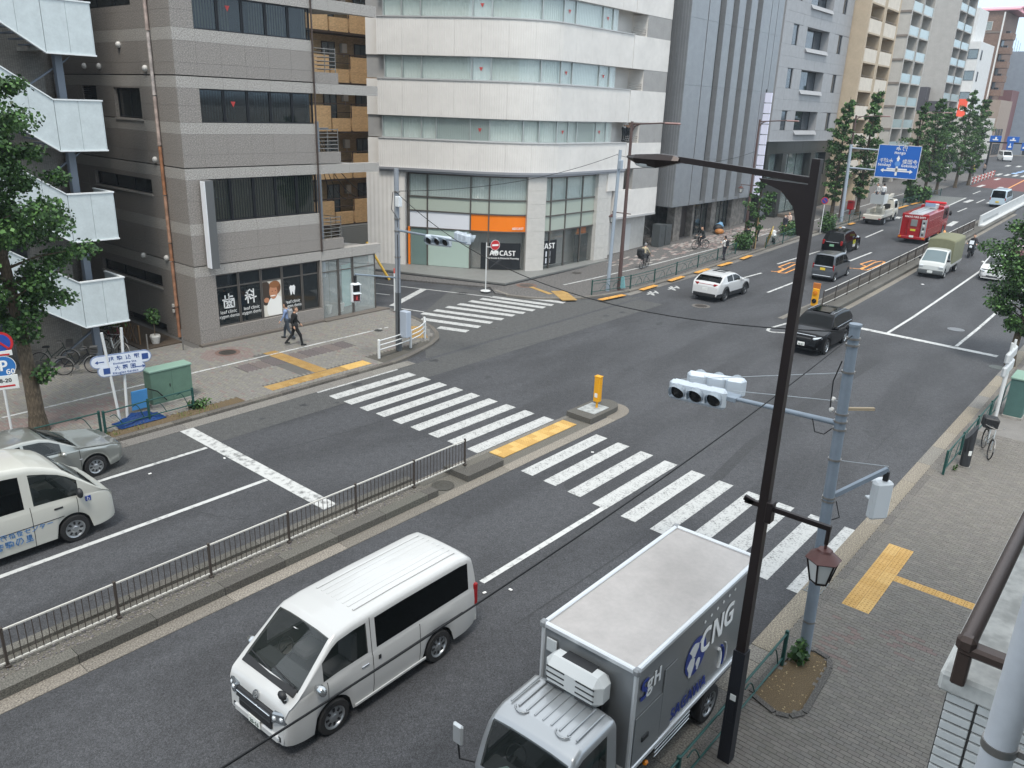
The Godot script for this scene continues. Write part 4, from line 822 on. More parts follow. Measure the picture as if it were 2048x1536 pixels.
func white_office():
	for p in [[-43.5, -33.6], [-35.6, -37.85]]: pathp.append(v2(p[0], p[1]))
	for i in range(1, 11):
		var t := i / 10.0; pathp.append(v2(-35.6, -37.85) * (1 - t) * (1 - t) + v2(-32.3, -39.6) * 2 * t * (1 - t) + v2(-31.8, -42.4) * t * t)
	pathp.append(v2(-31.8, -55.2)); paths.append(0.0)
	for i in pathp.size() - 1: paths.append(paths[i] + pathp[i].distance_to(pathp[i + 1]))
	var b := thing("white_office_building", "white office with ribbed bands, rounded corner and orange shop fascia", "building", v3(-38, 0, -46))
	var band := mt("ribbed_white", "#e0dcd6", 0.6, 0, "soft", 0.1); var grey := mt("panel_grey", "#a09e9b", 0.6, 0, "soft", 0.3); var frame := mt("alu_frame", "#b3b6b5", 0.4, 0.5); var dfr := mt("bronze_frame"); var block := mt("block_white", "#c9c6c0", 0.7, 0, "soft", 0.6)
	var glass := pane("glass_green", "#b6cfc9", 0.3); var dark := mt("interior_shade"); var blind := mt("blind_pale", "#ccd2cc", 0.85); var red := mt("red_mark")
	var core := M.new(); var cp := pv2(); var e := path_px(1247, 8.0)
	var s := path_px(757, 8.0) + 0.3; var wl0 := path_at(s - 0.25, -0.8); cp.append(v2(wl0.x * 1.35, -wl0.z * 1.35)); cp.append(v2(wl0.x, -wl0.z))
	while s < paths[-1] - 5.2: var q := path_at(s, -1.1); cp.append(v2(q.x, -q.z)); s += 0.6
	cp.append_array(pv2([v2(-33.4, 55.1), v2(-52, 55.1)])); core.ext(cp, Transform3D(Basis(Vector3.RIGHT, Vector3.FORWARD, Vector3.UP), v3(0, 0.2, 0)), 26.0); wpart(b, "wall_core", core, mt("office_room", "#d0cdc8", 0.9))
	var s0 := path_px(757, 8.0); var zend: float = paths[-1] - 4.85
	for y in [[6.5, 8.25], [9.65, 11.78], [13.18, 15.3], [16.7, 18.85], [20.2, 24.0]]:
		var n := 12
		for k in n: var m := M.new(); strip(m, lerpf(s0, zend, float(k) / n) + 0.004, lerpf(s0, zend, float(k + 1) / n) - 0.004, y[0], y[1], -0.35, 0.0, 0.075, 0.01); wpart(b, "ribbed_panel", m, band)
		var cap := M.new(); strip(cap, s0, zend, y[1], y[1] + 0.05, -0.45, 0.05, 0.4); wpart(b, "sill_cap", cap, mt("sill_grey", "#bdbcba", 0.5, 0.3))
		var rw := M.new(); strip(rw, s0 - 0.85, s0 + 0.3, y[0], y[1], -0.9, -0.4); wpart(b, "wall_panel", rw, band); rw = M.new(); strip(rw, s0 - 0.85, s0 + 0.3, y[1] + 0.06, y[1] + 1.4, -0.89, -0.5); wpart(b, "grey_panel", rw, grey)
		for k in 2:
			var m := M.new(); m.span(v3(-32.15, y[0], -52.0 - k * 1.6 + (1.6 if k == 0 else 0.0)), v3(-31.8, y[1], -53.6 - k * 1.6)); wpart(b, "wall_panel", m, band)
		for k in 3:
			var m := M.new(); m.span(v3(-32.15, y[1] + 0.004, -52.0 - k * 1.066), v3(-31.81, y[1] + 1.39, -53.06 - k * 1.066)); wpart(b, "grey_panel", m, grey)
		var rc := M.new(); rc.span(v3(-33.4, y[1], -50.35), v3(-33.3, y[1] + 1.4, -52.0)); rc.span(v3(-33.3, y[1], -51.96), v3(-31.85, y[1] + 1.4, -52.0)); wpart(b, "recess", rc, band)
		var rr := M.new()
		for h in [0.25, 0.5, 0.75]: rr.cyl(v3(-31.95, y[1] + h * 0.6, -50.4), v3(-31.95, y[1] + h * 0.6, -52.0), 0.02, -1, 6)
		wpart(b, "recess_railing", rr, mt("rail_steel"))
	# ribbon windows
	var marks := {8.25: [[765, 0], [803, 0], [843, 1], [872, 2], [940, 2], [979, 3], [1045, 0], [1077, 0], [1112, 0], [1135, 0], [1152, 2], [1190, 0], [1210, 0], [1222, 0]], 11.78: [[768, 0], [803, 0], [842, 0], [943, 0], [981, 0], [1081, 0], [1120, 0], [1143, 0], [1197, 0], [1217, 0], [1230, 0]], 15.3: [[765, 0], [802, 0], [841, 0], [946, 0], [985, 0], [1085, 0], [1128, 0], [1152, 0], [1205, 0], [1226, 0], [1237, 0]], 18.85: [[760, 0], [850, 0], [950, 0], [1080, 0], [1160, 0], [1240, 0]]}
	for y0 in marks:
		var y1: float = y0 + 1.4; var a: Array = marks[y0]; var ss := []
		for q in a: ss.append(path_px(q[0], y0 + 0.7, -0.22))
		for i in ss.size() - 1:
			if ss[i + 1] - ss[i] < 0.1: continue
			var f := M.new(); strip(f, ss[i], ss[i] + 0.06, y0 + 0.05, y1, -0.3, -0.16); strip(f, ss[i] + 0.06, ss[i + 1], y0 + 0.05, y0 + 0.1, -0.28, -0.2); strip(f, ss[i] + 0.06, ss[i + 1], y1 - 0.05, y1, -0.28, -0.2)
			var w := wpart(b, "ribbon_window", f, frame)
			var g := M.new(); strip(g, ss[i] + 0.06, ss[i + 1], y0 + 0.1, y1 - 0.05, -0.25, -0.24); part(w, "pane", g, glass)
			if a[i][1] != 2:
				var bl := M.new(); strip(bl, ss[i] + 0.06, ss[i + 1], y0 + 0.1, y1 - 0.05, -0.47, -0.45, 0.09, 0.035 if i % 3 else 0.012); part(w, "vertical_blind", bl, blind)
			else:
				var bl := M.new(); var t: float = ss[i] + 0.1
				while t < ss[i + 1]: var q := path_at(t, -0.45); bl.span(q + v3(-0.012, y0 + 0.1, -0.012), q + v3(0.012, y1 - 0.1, 0.012)); t += 0.12
				part(w, "vertical_blind", bl, blind)
	for q in [[962, 134, -0.2], [1132, 147, -0.2], [1207, 154, -0.2], [959, 263, -0.2], [1125, 267, -0.2], [1198, 266, -0.2], [965, 6, -0.2], [1140, 25, -0.2], [1216, 39, -0.2]]:
		var y: float = 8.25 if q[1] > 200 else (11.78 if q[1] > 90 else 15.3); var sp := path_px(q[0], y + 0.7, q[2]); var c := path_at(sp, q[2]); var c2 := path_at(sp + 0.1, q[2]); var ri := (c2 - c).normalized()
		var m := M.new(); m.ext(pv2([v2(-0.12, 0.1), v2(0.12, 0.1), v2(0, -0.13)]), face_to(c + v3(0, y + 0.72, 0), ri), 0.005); wpart(b, "rescue_mark", m, red)
	# cornice, shop floors
	var co := M.new(); strip(co, s0, zend, 6.36, 6.5, -0.5, 0.12); strip(co, s0, zend, 6.24, 6.36, -0.5, 0.02); wpart(b, "cornice", co, mt("cornice_grey", "#9b9ca0", 0.45, 0.4))
	var lw := M.new(); strip(lw, s0 - 0.9, path_px(812, 3, -0.35), 0.2, 6.24, -0.6, -0.12, 0.15, 0.02); wpart(b, "ribbed_wall", lw, band)
	var off := -0.4
	var A := path_px(817, 4.0, off); var B := path_px(1052, 4.0, off); var C := path_px(1086, 4.0, off); var D := path_px(1188, 4.0, off); var E2 := path_px(1216, 4.0, off)
	for q in [[B, C], [D, E2]]:
		for k in 7: var m := M.new(); strip(m, q[0] + 0.003, q[1], 0.2 + k * 0.863, 0.2 + (k + 1) * 0.863 - 0.008, -1.0, -0.12); wpart(b, "column_block", m, block)
	var mull1 := [817, 853, 940, 977, 1052]; var mull2 := [1086, 1100, 1130, 1162, 1188]
	for set_ in [mull1, mull2]:
		for i in 4:
			var a0 := path_px(set_[i], 4.0, off); var a1 := path_px(set_[i + 1], 4.0, off)
			var ys := [0.25, 2.75, 3.85, 4.75, 6.2] if set_ == mull1 else [0.25, 2.75, 3.75, 4.7, 6.2]
			for k in 4:
				var f := M.new(); strip(f, a0, a0 + 0.09, ys[k], ys[k + 1], off - 0.08, off + 0.04); strip(f, a0 + 0.09, a1, ys[k + 1] - 0.08, ys[k + 1], off - 0.06, off + 0.04)
				var w := wpart(b, "shop_window", f, dfr); var inner := M.new(); strip(inner, a0 + 0.09, a1, ys[k], ys[k + 1] - 0.08, off - 0.03, off - 0.02)
				if k == 3:
					part(w, "pane", inner, glass); var bl := M.new(); strip(bl, a0 + 0.1, a1, ys[k], ys[k + 1] - 0.1, off - 0.25, off - 0.23, 0.09, 0.035); part(w, "vertical_blind", bl, blind)
				elif k == 2: part(w, "spandrel_pane", inner, mt("spandrel_green", "#aab3a8", 0.12))
				elif k == 1:
					if set_ == mull1: part(w, "fascia", inner, mt("fascia_white", "#d9dce2", 0.4) if i < 2 else mt("fascia_orange", "#ef7d0c", 0.45))
					else: part(w, "spandrel_pane", inner, mt("spandrel_green"))
				else:
					if set_ == mull1: part(w, "shop_glass", inner, mt("film_green", "#a9bbb2", 0.08) if i == 1 else (mt("film_teal", "#6c817d", 0.08) if i == 0 else pane("glass_shop", "#4a5654", 0.2)))
					else: part(w, "shop_glass", inner, pane("glass_shop"))
	# shop interior: dark screen with the shop name
	var sc := M.new(); strip(sc, path_px(962, 1.2, -0.37), path_px(1040, 1.2, -0.37), 0.3, 2.0, -0.385, -0.372); wpart(b, "shop_screen", sc, mt("screen_black", "#1b1e22", 0.35))
	var nm := func(px, y, o2, h, txt, mat2, bold):
		var sp := path_px(px, y, o2); var c := path_at(sp, o2); var ri := (path_at(sp + 0.15, o2) - path_at(sp - 0.15, o2)).normalized()
		letters(b, "shop_lettering", txt, h, face_to(c + v3(0, y, 0) - b.position, ri), mat2, bold)
	var wl := mt("letter_white")
	nm.call(1005, 1.35, -0.36, 0.33, "ADCAST", wl, true); nm.call(1005, 1.02, -0.36, 0.1, "Real Estate & Financial Planning", wl, true); nm.call(1036, 2.95, -0.36, 0.15, "ADCAST", wl, true); nm.call(1087, 1.75, -0.36, 0.36, "ADCAST", wl, true)
	for i in 5:
		var m := M.new(); var sp := path_px(985, 1.0, -0.37)
		var pts := []
		for k in 7: var q := path_at(sp + 0.35 + 0.12 * i - 0.5 * cos(0.3 + k * 0.22) , -0.372); pts.append(q + v3(0, 0.35 + 0.11 * i + 0.35 * sin(k * 0.2), 0))
		m.tube(pts, 0.012, 5); wpart(b, "screen_arc", m, mt("arc_grey", "#4a4d50", 0.5))
	for q in [[1080, 0.9], [1091, 0.9], [1080, 1.35], [1091, 1.35]]:
		var sp := path_px(q[0], 1.2, -0.36); var m := M.new(); strip(m, sp, sp + 0.5, q[1] - 0.3, q[1] + 0.05, -0.385, -0.375); wpart(b, "property_sheet", m, mt("fascia_white"))
	var bs := M.new(); strip(bs, path_px(1086, 1.5, -0.4), path_px(1112, 1.5, -0.4), 0.5, 2.1, -0.385, -0.375); wpart(b, "shop_screen", bs, mt("screen_black"))
	for q in [[1154, 1172, 2.2, 2.7, "#d87a3c"], [1150, 1176, 0.3, 2.15, "#2a2b2e"]]: var m := M.new(); strip(m, path_px(q[0], 1.5, -0.4), path_px(q[1], 1.5, -0.4), q[2], q[3], -0.5, -0.47); wpart(b, "shop_door", m, mt("door" + q[4], q[4], 0.4))
	var of := M.new(); strip(of, path_px(816, 1.5, -0.3), path_px(816, 1.5, -0.3) + 0.12, 0.25, 2.75, -0.42, -0.28); wpart(b, "orange_jamb", of, mt("fascia_orange"))
	# plinth, service bay on the right
	var pl := M.new(); pl.plate([v3(-43, 0.14, -32.4), v3(-31.0, 0.14, -36.6), v3(-31.35, 0.14, -48.5), v3(-36, 0.14, -48.5), v3(-43, 0.14, -36)], v3(0, 0.09, 0)); wpart(b, "plinth", pl, mt("plinth_grey", "#7f807d", 0.6, 0, "soft", 0.4))
	var pe := M.new(); pe.plate([v3(-43, 0.0, -32.25), v3(-30.9, 0.0, -36.5), v3(-31.25, 0.0, -48.6), v3(-31.4, 0.0, -48.6), v3(-31.1, 0.0, -36.75), v3(-43, 0, -32.5)], v3(0, 0.135, 0)); wpart(b, "plinth_edge", pe, mt("plinth_black", "#232427", 0.35))
	var sv := M.new(); sv.span(v3(-33.2, 0.1, -50.0), v3(-32.6, 2.95, -55.15)); sv.span(v3(-32.6, 0.1, -48.6), v3(-33.0, 2.95, -50.0)); wpart(b, "service_wall", sv, block)
	sv = M.new(); sv.span(v3(-32.6, 2.95, -49.3), v3(-31.75, 3.1, -55.2)); wpart(b, "canopy_edge", sv, mt("sill_grey"))
	sv = M.new(); sv.span(v3(-32.15, 3.1, -49.4), v3(-31.8, 5.0, -55.2)); sv.span(v3(-32.15, 5.0, -48.4), v3(-31.82, 6.5, -50.4)); wpart(b, "wall_panel", sv, band)
	sv = M.new(); sv.span(v3(-32.15, 5.0, -51.6), v3(-31.81, 6.45, -55.2)); wpart(b, "grey_panel", sv, grey)
	sv = M.new(); sv.span(v3(-33.3, 5.0, -50.0), v3(-33.2, 6.5, -51.7)); wpart(b, "recess", sv, band)
	sv = M.new(); sv.span(v3(-32.6, 0.25, -52.0), v3(-32.55, 2.3, -53.1)); wpart(b, "service_door", sv, mt("door_white", "#c4c4c2", 0.5)); sv = M.new(); sv.span(v3(-33.1, 0.25, -48.7), v3(-32.52, 2.7, -50.0)); wpart(b, "glass_door", sv, pane("glass_dark"))
	letters(b, "door_lettering", "office", 0.12, face_to(v3(-32.5, 1.5, -49.4) - b.position, Vector3.FORWARD), mt("letter_white"), false)

func metal_building():
	var b := thing("metal_clad_building", "grey metal clad building with tall slot windows over a glazed ground floor", "building", v3(-36, 0, -64.5))
	var met := mt("metal_panel", "#94979a", 0.42, 0.35, "soft", 0.3); var rib := mt("metal_rib", "#85888b", 0.45, 0.35, "soft", 0.3); var spn := mt("spandrel_dark", "#3c3f41", 0.5); var conc := mt("board_concrete", "#8d8780", 0.85, 0, "blotch", 0.5); var tan := mt("room_tan", "#8f8876", 0.9); var glass := pane("glass_dark")
	var W := Wall.new(v3(-31.0, 0, -56.4), v3(0, 0, -1))
	var core := M.new(); core.span(v3(-44, 3.6, -56.5), v3(-31.75, 27, -72.6)); wpart(b, "wall_core", core, spn)
	var side := M.new()
	for i in 44:
		var x := -31.05 - i * 0.22; side.span(v3(x - 0.13, 3.45, -56.5), v3(x, 27, -56.4)); side.span(v3(x - 0.22, 3.45, -56.5), v3(x - 0.13, 27, -56.44))
	wpart(b, "ribbed_side", side, rib)
	for q in [[0.02, 2.6], [2.7, 4.35], [5.35, 6.55], [7.55, 8.7], [9.7, 10.85], [11.85, 13.6], [13.75, 14.9], [15.0, 16.2]]:
		var ys := [3.45, 6.9, 12.4, 17.0, 22.0, 27.0]
		for k in 5: var m := M.new(); W.slab(m, q[0], q[1], ys[k], ys[k + 1] - 0.012, -0.75, (0.0 if q[0] < 2 or q[0] > 13 else 0.02)); wpart(b, "metal_panel", m, met)
	for c in 4:
		var u := 4.4 + c * 2.15
		for k in 6:
			var y := 1.05 + k * 4.07 
			window(b, W, u, u + 0.9, maxf(y, 3.5), y + 2.55, 0.45, spn, glass, null, 1, 0.0)
			var m := M.new(); W.slab(m, u, u + 0.92, y + 2.55, y + 4.07, -0.6, -0.4); wpart(b, "spandrel", m, spn)
			m = M.new(); W.slab(m, u, u + 0.9, maxf(y, 3.5), y + 2.4, -0.72, -0.7); wpart(b, "curtain", m, mt("room_tan") if (k + c) % 3 else mt("blind_pale"))
	var so := M.new(); so.span(v3(-44, 3.4, -56.45), v3(-31.1, 3.6, -72.6)); wpart(b, "soffit", so, mt("metal_rib"))
	# ground floor
	var gb := gy(-64.0)
	var gm := M.new(); gm.span(v3(-44, gb - 0.5, -56.6), v3(-34.6, 3.5, -72.6)); wpart(b, "lobby_wall", gm, conc)
	for q in [[-58.6, -59.7], [-61.6, -61.9], [-65.0, -65.9], [-69.0, -71.8]]: var m := M.new(); m.span(v3(-32.6, gb - 0.3, q[0]), v3(-31.9, 3.45, q[1])); wpart(b, "concrete_pier", m, conc)
	var G := Wall.new(v3(-32.3, 0, -61.9), v3(0, 0, -1))
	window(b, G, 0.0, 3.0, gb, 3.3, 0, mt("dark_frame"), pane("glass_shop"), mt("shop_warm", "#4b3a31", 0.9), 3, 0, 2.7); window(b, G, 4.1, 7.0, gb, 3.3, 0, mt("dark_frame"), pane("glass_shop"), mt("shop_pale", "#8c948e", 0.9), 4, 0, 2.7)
	var dr := M.new(); dr.span(v3(-32.5, gb, -59.8), v3(-32.4, 3.2, -61.5)); wpart(b, "door", dr, mt("door_brown", "#3a332f", 0.6))
	for i in 10:
		var m := M.new(); m.bbox(v3(-30.7, 4.0 + i * 0.88, -71.1), v3(0.6, 0.8, 0.18), 0.01); wpart(b, "sign_box", m, mt("sign_lilac", "#dfdff0", 0.4))
	var sp := M.new(); sp.span(v3(-31.0, 3.5, -71.05), v3(-30.95, 12.6, -71.15)); wpart(b, "sign_frame", sp, mt("dark_frame"))
	# stair and railing in the gap to the white office
	for i in 10: var m := M.new(); m.span(v3(-33.0 - i * 0.3, 0.3, -56.4), v3(-33.3 - i * 0.3, 0.5 + i * 0.18, -57.9)); wpart(b, "stair_step", m, conc)
	var rl := M.new()
	for i in 14: rl.cyl(v3(-32.8 - i * 0.22, 0.4 + i * 0.13, -56.35), v3(-32.8 - i * 0.22, 1.5 + i * 0.13, -56.35), 0.014, -1, 5)
	rl.cyl(v3(-32.8, 1.5, -56.35), v3(-35.9, 3.3, -56.35), 0.03); wpart(b, "stair_railing", rl, mt("rail_steel"))
	for q in [[-31.7, -55.9, 1.75], [-31.7, -56.9, 1.6]]: var m := M.new(); m.bbox(v3(q[0], gy(q[1]) + 0.1 + q[2] / 2, q[1]), v3(0.7, q[2], 0.85), 0.02); m.box(v3(q[0] + 0.36, gy(q[1]) + 1.0, q[1]), v3(0.02, 0.3, 0.2)); solo("service_cabinet", ("taller" if q[2] > 1.7 else "shorter") + " dark grey service cabinet by the stair of the metal clad building", "cabinet", m, mt("cabinet_dark", "#4b4f50", 0.5, 0.2))

func grey_granite():
	var b := thing("grey_granite_building", "grey granite office with deep square windows over a black stone base", "building", v3(-36, 0, -81.5))
	var st := mt("granite_blue", "#a3a4a6", 0.6, 0, "soft", 0.4); var dk := mt("granite_black", "#4d504e", 0.3, 0, "granite", 0.9); var frame := mt("dark_frame"); var glass := pane("glass_sky2", "#3a4650", 0.45); var dark := mt("interior_shade")
	var W := Wall.new(v3(-31.0, 0, -73.0), v3(0, 0, -1)); var core := M.new(); core.span(v3(-45, 0.5, -73.0), v3(-32.1, 26, -89.7)); wpart(b, "wall_core", core, st)
	var holes := []; var lows := [Rect2(0.7, 4.8, 3.1, 2.3), Rect2(4.8, 4.8, 6.2, 2.25), Rect2(12.2, 4.8, 3.0, 2.25), Rect2(4.6, 1.45, 4.4, 2.1), Rect2(0.2, 0.6, 3.6, 2.8), Rect2(10.0, 0.6, 2.6, 2.9)]
	for k in 5:
		var y := 9.2 + k * 3.66; holes.append(Rect2(5.4, y, 5.7, 1.75)); holes.append(Rect2(2.15, y, 1.3, 1.72)); holes.append(Rect2(13.7, y, 1.1, 1.72))
	var us := [0.0, 2.1, 4.2, 6.3, 8.4, 10.5, 12.6, 14.7, 16.7]; var vs := [8.25]; var rows := []
	for k in 5: vs.append_array([9.2 + k * 3.66, 10.95 + k * 3.66, 11.9 + k * 3.66]); rows.append_array([st, st, st])
	vs = [8.25, 9.2, 10.95, 11.9, 12.86, 14.6, 15.55, 16.52, 18.27, 19.2, 20.18, 21.93, 22.9, 23.84, 25.6]; rows.clear()
	for v in vs: rows.append(st)
	panels(b, W, us, vs, holes, rows, 1.0, 0.01)
	for h in holes:
		var big: bool = h.size.x > 2
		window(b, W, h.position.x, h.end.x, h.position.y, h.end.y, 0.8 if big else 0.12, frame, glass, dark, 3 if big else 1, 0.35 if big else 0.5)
		if big:
			var m := M.new(); m.plate([W.p(h.position.x, h.position.y, -0.02), W.p(h.end.x, h.position.y, -0.02), W.p(h.end.x - 0.1, h.position.y - 0.38, 0.22), W.p(h.position.x + 0.1, h.position.y - 0.38, 0.22)], v3(-0.2, 0, 0)); wpart(b, "sloped_sill", m, st)
	panels(b, W, us, [0.4, 1.5, 3.55, 4.8, 7.1, 8.22], lows, [dk, dk, dk, dk, dk], 1.0, 0.008)
	for i in lows.size():
		var h: Rect2 = lows[i]
		if i < 4: window(b, W, h.position.x, h.end.x, h.position.y, h.end.y, 0.7 if i < 3 else 0.3, frame, pane("glass_green"), mt("blind_pale"), 2 if i != 1 else 3, 0.0)
	var lg := M.new(); W.slab(lg, -0.05, 16.75, 8.2, 8.3, -0.2, 0.08); wpart(b, "string_course", lg, st)
	var stp := M.new(); stp.span(v3(-32, gy(-80) + 0.05, -77.5), v3(-30.2, gy(-80) + 0.35, -88)); wpart(b, "entrance_step", stp, mt("step_stone"))

func flats(called: String, label: String, x0: float, zs: float, ze: float, top: float, side_w: float, wallhex: String, sidehex: String, rows: Array, cols: Array, par: String, parh: float, railmat):
	# a block whose street front is the plane x = x0 from zs to ze, with a side wall facing us at zs
	var b := thing(called, label, "building", v3(x0 - 6, 0, (zs + ze) / 2)); var wall := mt("wall" + wallhex, wallhex, 0.8, 0, "soft", 0.2); var side := mt("side" + sidehex, sidehex, 0.8, 0, "soft", 0.2)
	var W := Wall.new(v3(x0, 0, zs), v3(0, 0, -1)); var core := M.new(); core.span(v3(x0 - 14, 0, zs - 0.12), v3(x0 - 1.3, top, ze)); wpart(b, "wall_core", core, mt("flat_inner" + wallhex, wallhex, 0.9))
	var sm := M.new(); sm.span(v3(x0 - 14, 0, zs - 0.12), v3(x0, top, zs)); wpart(b, "side_wall", sm, side)
	for c in cols:
		for f in W_fins(c): var m := M.new(); W.slab(m, f[0], f[1], 0, top, -1.3, 0.04); wpart(b, "fin_wall", m, wall)
		for y in rows:
			var m := M.new(); W.slab(m, c[0], c[1], y - parh, y, -0.12, 0.0); wpart(b, "balcony_front", m, mats[par])
			m = M.new(); W.slab(m, c[0], c[1], y - parh - 0.16, y - parh, -1.3, 0.02); wpart(b, "balcony_slab", m, wall)
			if railmat:
				m = M.new(); W.slab(m, c[0], c[1], y + 0.16, y + 0.2, -0.1, -0.05)
				for k in 5: var u := lerpf(c[0], c[1], k / 4.0); W.slab(m, u - 0.02, u + 0.02, y, y + 0.18, -0.09, -0.06)
				wpart(b, "balcony_rail", m, railmat)
			var mid: float = (c[0] + c[1]) / 2
			window(b, Wall.new(v3(x0 - 1.28, 0, zs), v3(0, 0, -1)), lerpf(c[0], c[1], 0.1), lerpf(c[0], c[1], 0.6), y - parh + 0.1, y + 0.95, -0.03, mt("dark_frame"), pane("glass_dark"), null, 2)
	return b
func W_fins(c: Array) -> Array: return [[c[0] - 0.35, c[0]], [c[1], c[1] + 0.35]]
func far_blocks():
	mt("par_cream", "#d9cfc0", 0.8, 0, "soft", 0.3); pane("par_glass", "#bccbc8", 0.6, 0.12); mt("par_grey", "#8e8983", 0.8)
	var r1 := []; for k in 9: r1.append(6.2 + k * 2.78)
	flats("tan_flats", "tan apartment block with cream balcony fronts in two columns", -29.5, -89.9, -100.2, 30.0, 1.5, "#bfae96", "#bfae96", r1, [[0.5, 4.6], [5.4, 9.6]], "par_cream", 1.25, mt("rail_bronze", "#6d5f52", 0.5))
	var r2 := []; for k in 10: r2.append(5.0 + k * 2.8)
	var g: Node3D = flats("beige_flats", "beige grey apartment block with pale green glass balconies", -32.6, -115.0, -127.0, 36.0, 1.3, "#b8b4ad", "#b8b4ad", r2, [[0.4, 4.6], [5.2, 9.6]], "par_glass", 1.05, null)
	for y in r2: var m := M.new(); m.span(v3(-46, y - 1.35, -114.99), v3(-32.55, y - 1.1, -114.9)); wpart(g, "string_course", m, mt("course_brown", "#7d746c", 0.8))
	var r3 := []; for k in 10: r3.append(7.0 + k * 2.65)
	var t: Node3D = flats("grey_tower", "tall light grey apartment tower with a blank side wall and black lower wing", -35.2, -149.0, -160.0, 50.0, 4.0, "#b0ada8", "#b0ada8", r3, [[0.4, 4.9], [5.3, 10.4]], "par_glass", 1.0, null)
	var bw := M.new(); bw.span(v3(-41.5, 0, -147.0), v3(-37.2, 15.7, -149.0)); bw.span(v3(-37.2, 12.0, -147.2), v3(-34.6, 13.6, -149.0)); bw.span(v3(-37.2, 8.2, -147.2), v3(-34.6, 9.6, -149.0)); wpart(t, "black_wing", bw, mt("black_wing", "#4a484d", 0.6))
	var wr := []; for k in 8: wr.append(6.0 + k * 3.0)
	# slim white building
	var w := thing("slim_white_building", "slim white building with small square windows and a red banner", "building", v3(-42, 0, -178)); var c := onz(1946, 83, -178.0); var wm := M.new(); var x1: float = onz(1963, 83, -178.0).x; var x0: float = onz(1925, 110, -178.0).x
	wm.span(v3(x0 - 2, 0, -178), v3(x1, c.y, -190)); wm.span(v3(x0, c.y, -180), v3(x1 - 1.8, c.y + 6.0, -188)); wpart(w, "wall", wm, mt("slim_white", "#dcdcda", 0.7, 0, "soft", 0.3))
	var fw := Wall.new(v3(x0, 0, -178), Vector3.RIGHT)
	for k in 7:
		var y := c.y - 3.0 - k * 3.75; window(w, fw, 0.9, 2.6, y, y + 1.7, -0.02, mt("dark_frame"), pane("glass_sky"), null, 1)
		window(w, Wall.new(v3(x1, 0, -178), Vector3.FORWARD), 1.6, 2.6, y - 0.1, y + 1.6, -0.02, mt("dark_frame"), pane("glass_dark"), null, 1)
	var bp := onz(1924, 216, -177.0); var bn := M.new(); bn.bbox(bp, v3(1.5, 3.2, 0.1), 0.02); bn.col = Color.WHITE; var ban := wpart(w, "red_banner", bn, mt("banner_red", "#e2553a", 0.5))
	var ci := M.new(); ci.lathe(bp + v3(0, -0.1, 0.07), Vector3.BACK, [[0.42, 0.0], [0.42, 0.02], [0.26, 0.02], [0.26, 0.0]], 20); part(ban, "ring_emblem", ci, mt("letter_white"))
	# brown block with the pink roof
	var bz := -203.0; var bl: Vector3 = onz(1640 + 1500 / 4.8, 23, bz); var br: Vector3 = onz(1640 + 1790 / 4.8, 24, bz); var bb := thing("brown_flats", "brown tiled apartment tower with a pink roof and stepped balconies", "building", v3(-45, 0, bz - 6)); var bt := mt("brown_tile", "#8c7263", 0.8, 0, "tile", 0.5)
	var m2 := M.new(); m2.span(v3(bl.x - 12, 0, bz), v3(br.x, bl.y, bz - 14)); wpart(bb, "wall", m2, bt)
	m2 = M.new(); m2.plate([v3(bl.x - 12, bl.y, bz + 0.4), v3(br.x + 2.5, bl.y, bz + 0.4), v3(br.x + 2.0, bl.y + 1.0, bz - 5), v3(bl.x - 12, bl.y + 1.0, bz - 5)], v3(0, 0.25, 0)); m2.plate([v3(bl.x - 12, bl.y + 1.0, bz - 5), v3(br.x + 2.0, bl.y + 1.0, bz - 5), v3(br.x + 2.5, bl.y, bz - 14), v3(bl.x - 12, bl.y, bz - 14)], v3(0, 0.25, 0)); m2.plate([v3(br.x + 2.0, bl.y, bz + 0.3), v3(br.x + 2.0, bl.y, bz - 13.8), v3(br.x + 1.8, bl.y + 1.0, bz - 5)], v3(-0.2, 0, 0)); wpart(bb, "pink_roof", m2, mt("roof_pink", "#d99aa4", 0.7, 0, "soft", 0.3))
	m2 = M.new(); m2.cyl(v3(br.x - 0.15, 0, bz + 0.12), v3(br.x - 0.15, bl.y - 0.3, bz + 0.12), 0.16); wpart(bb, "downpipe", m2, mt("cap_white"))
	m2 = M.new(); m2.span(v3(bl.x, bl.y - 4.2, bz + 0.01), v3(br.x, bl.y - 3.95, bz + 0.1)); wpart(bb, "string_course", m2, mt("course_brown"))
	window(bb, Wall.new(v3(bl.x, 0, bz), Vector3.RIGHT), 1.0, 3.6, bl.y - 3.7, bl.y - 2.0, -0.02, mt("cap_white"), pane("glass_green"), null, 2)
	for k in 10:
		var y := bl.y - 5.4 - k * 2.75; m2 = M.new(); m2.span(v3(br.x - 0.3, y - 0.1, bz - 0.6), v3(br.x + 2.1, y + 1.1, bz - 3.4)); wpart(bb, "balcony", m2, bt)
		m2 = M.new(); m2.span(v3(br.x - 0.1, y - 1.3, bz - 0.8), v3(br.x + 0.2, y - 0.1, bz - 3.2)); m2.box(v3(br.x + 0.9, y + 1.3, bz - 1.6), v3(0.8, 0.5, 0.7)); wpart(bb, "balcony_door", m2, mt("screen_black")); 
	# blue grey block and more of the far street
	var q := thing("blue_grey_block", "blue grey office block at the far end beside the brown tower", "building", v3(-40, 0, -232)); var p0: Vector3 = onz(2020, 103, -226.0); m2 = M.new(); m2.span(v3(p0.x, 0, -226), v3(p0.x + 14, p0.y, -240)); wpart(q, "wall", m2, mt("bluegrey_wall", "#8c95a0", 0.7, 0, "soft", 0.2))
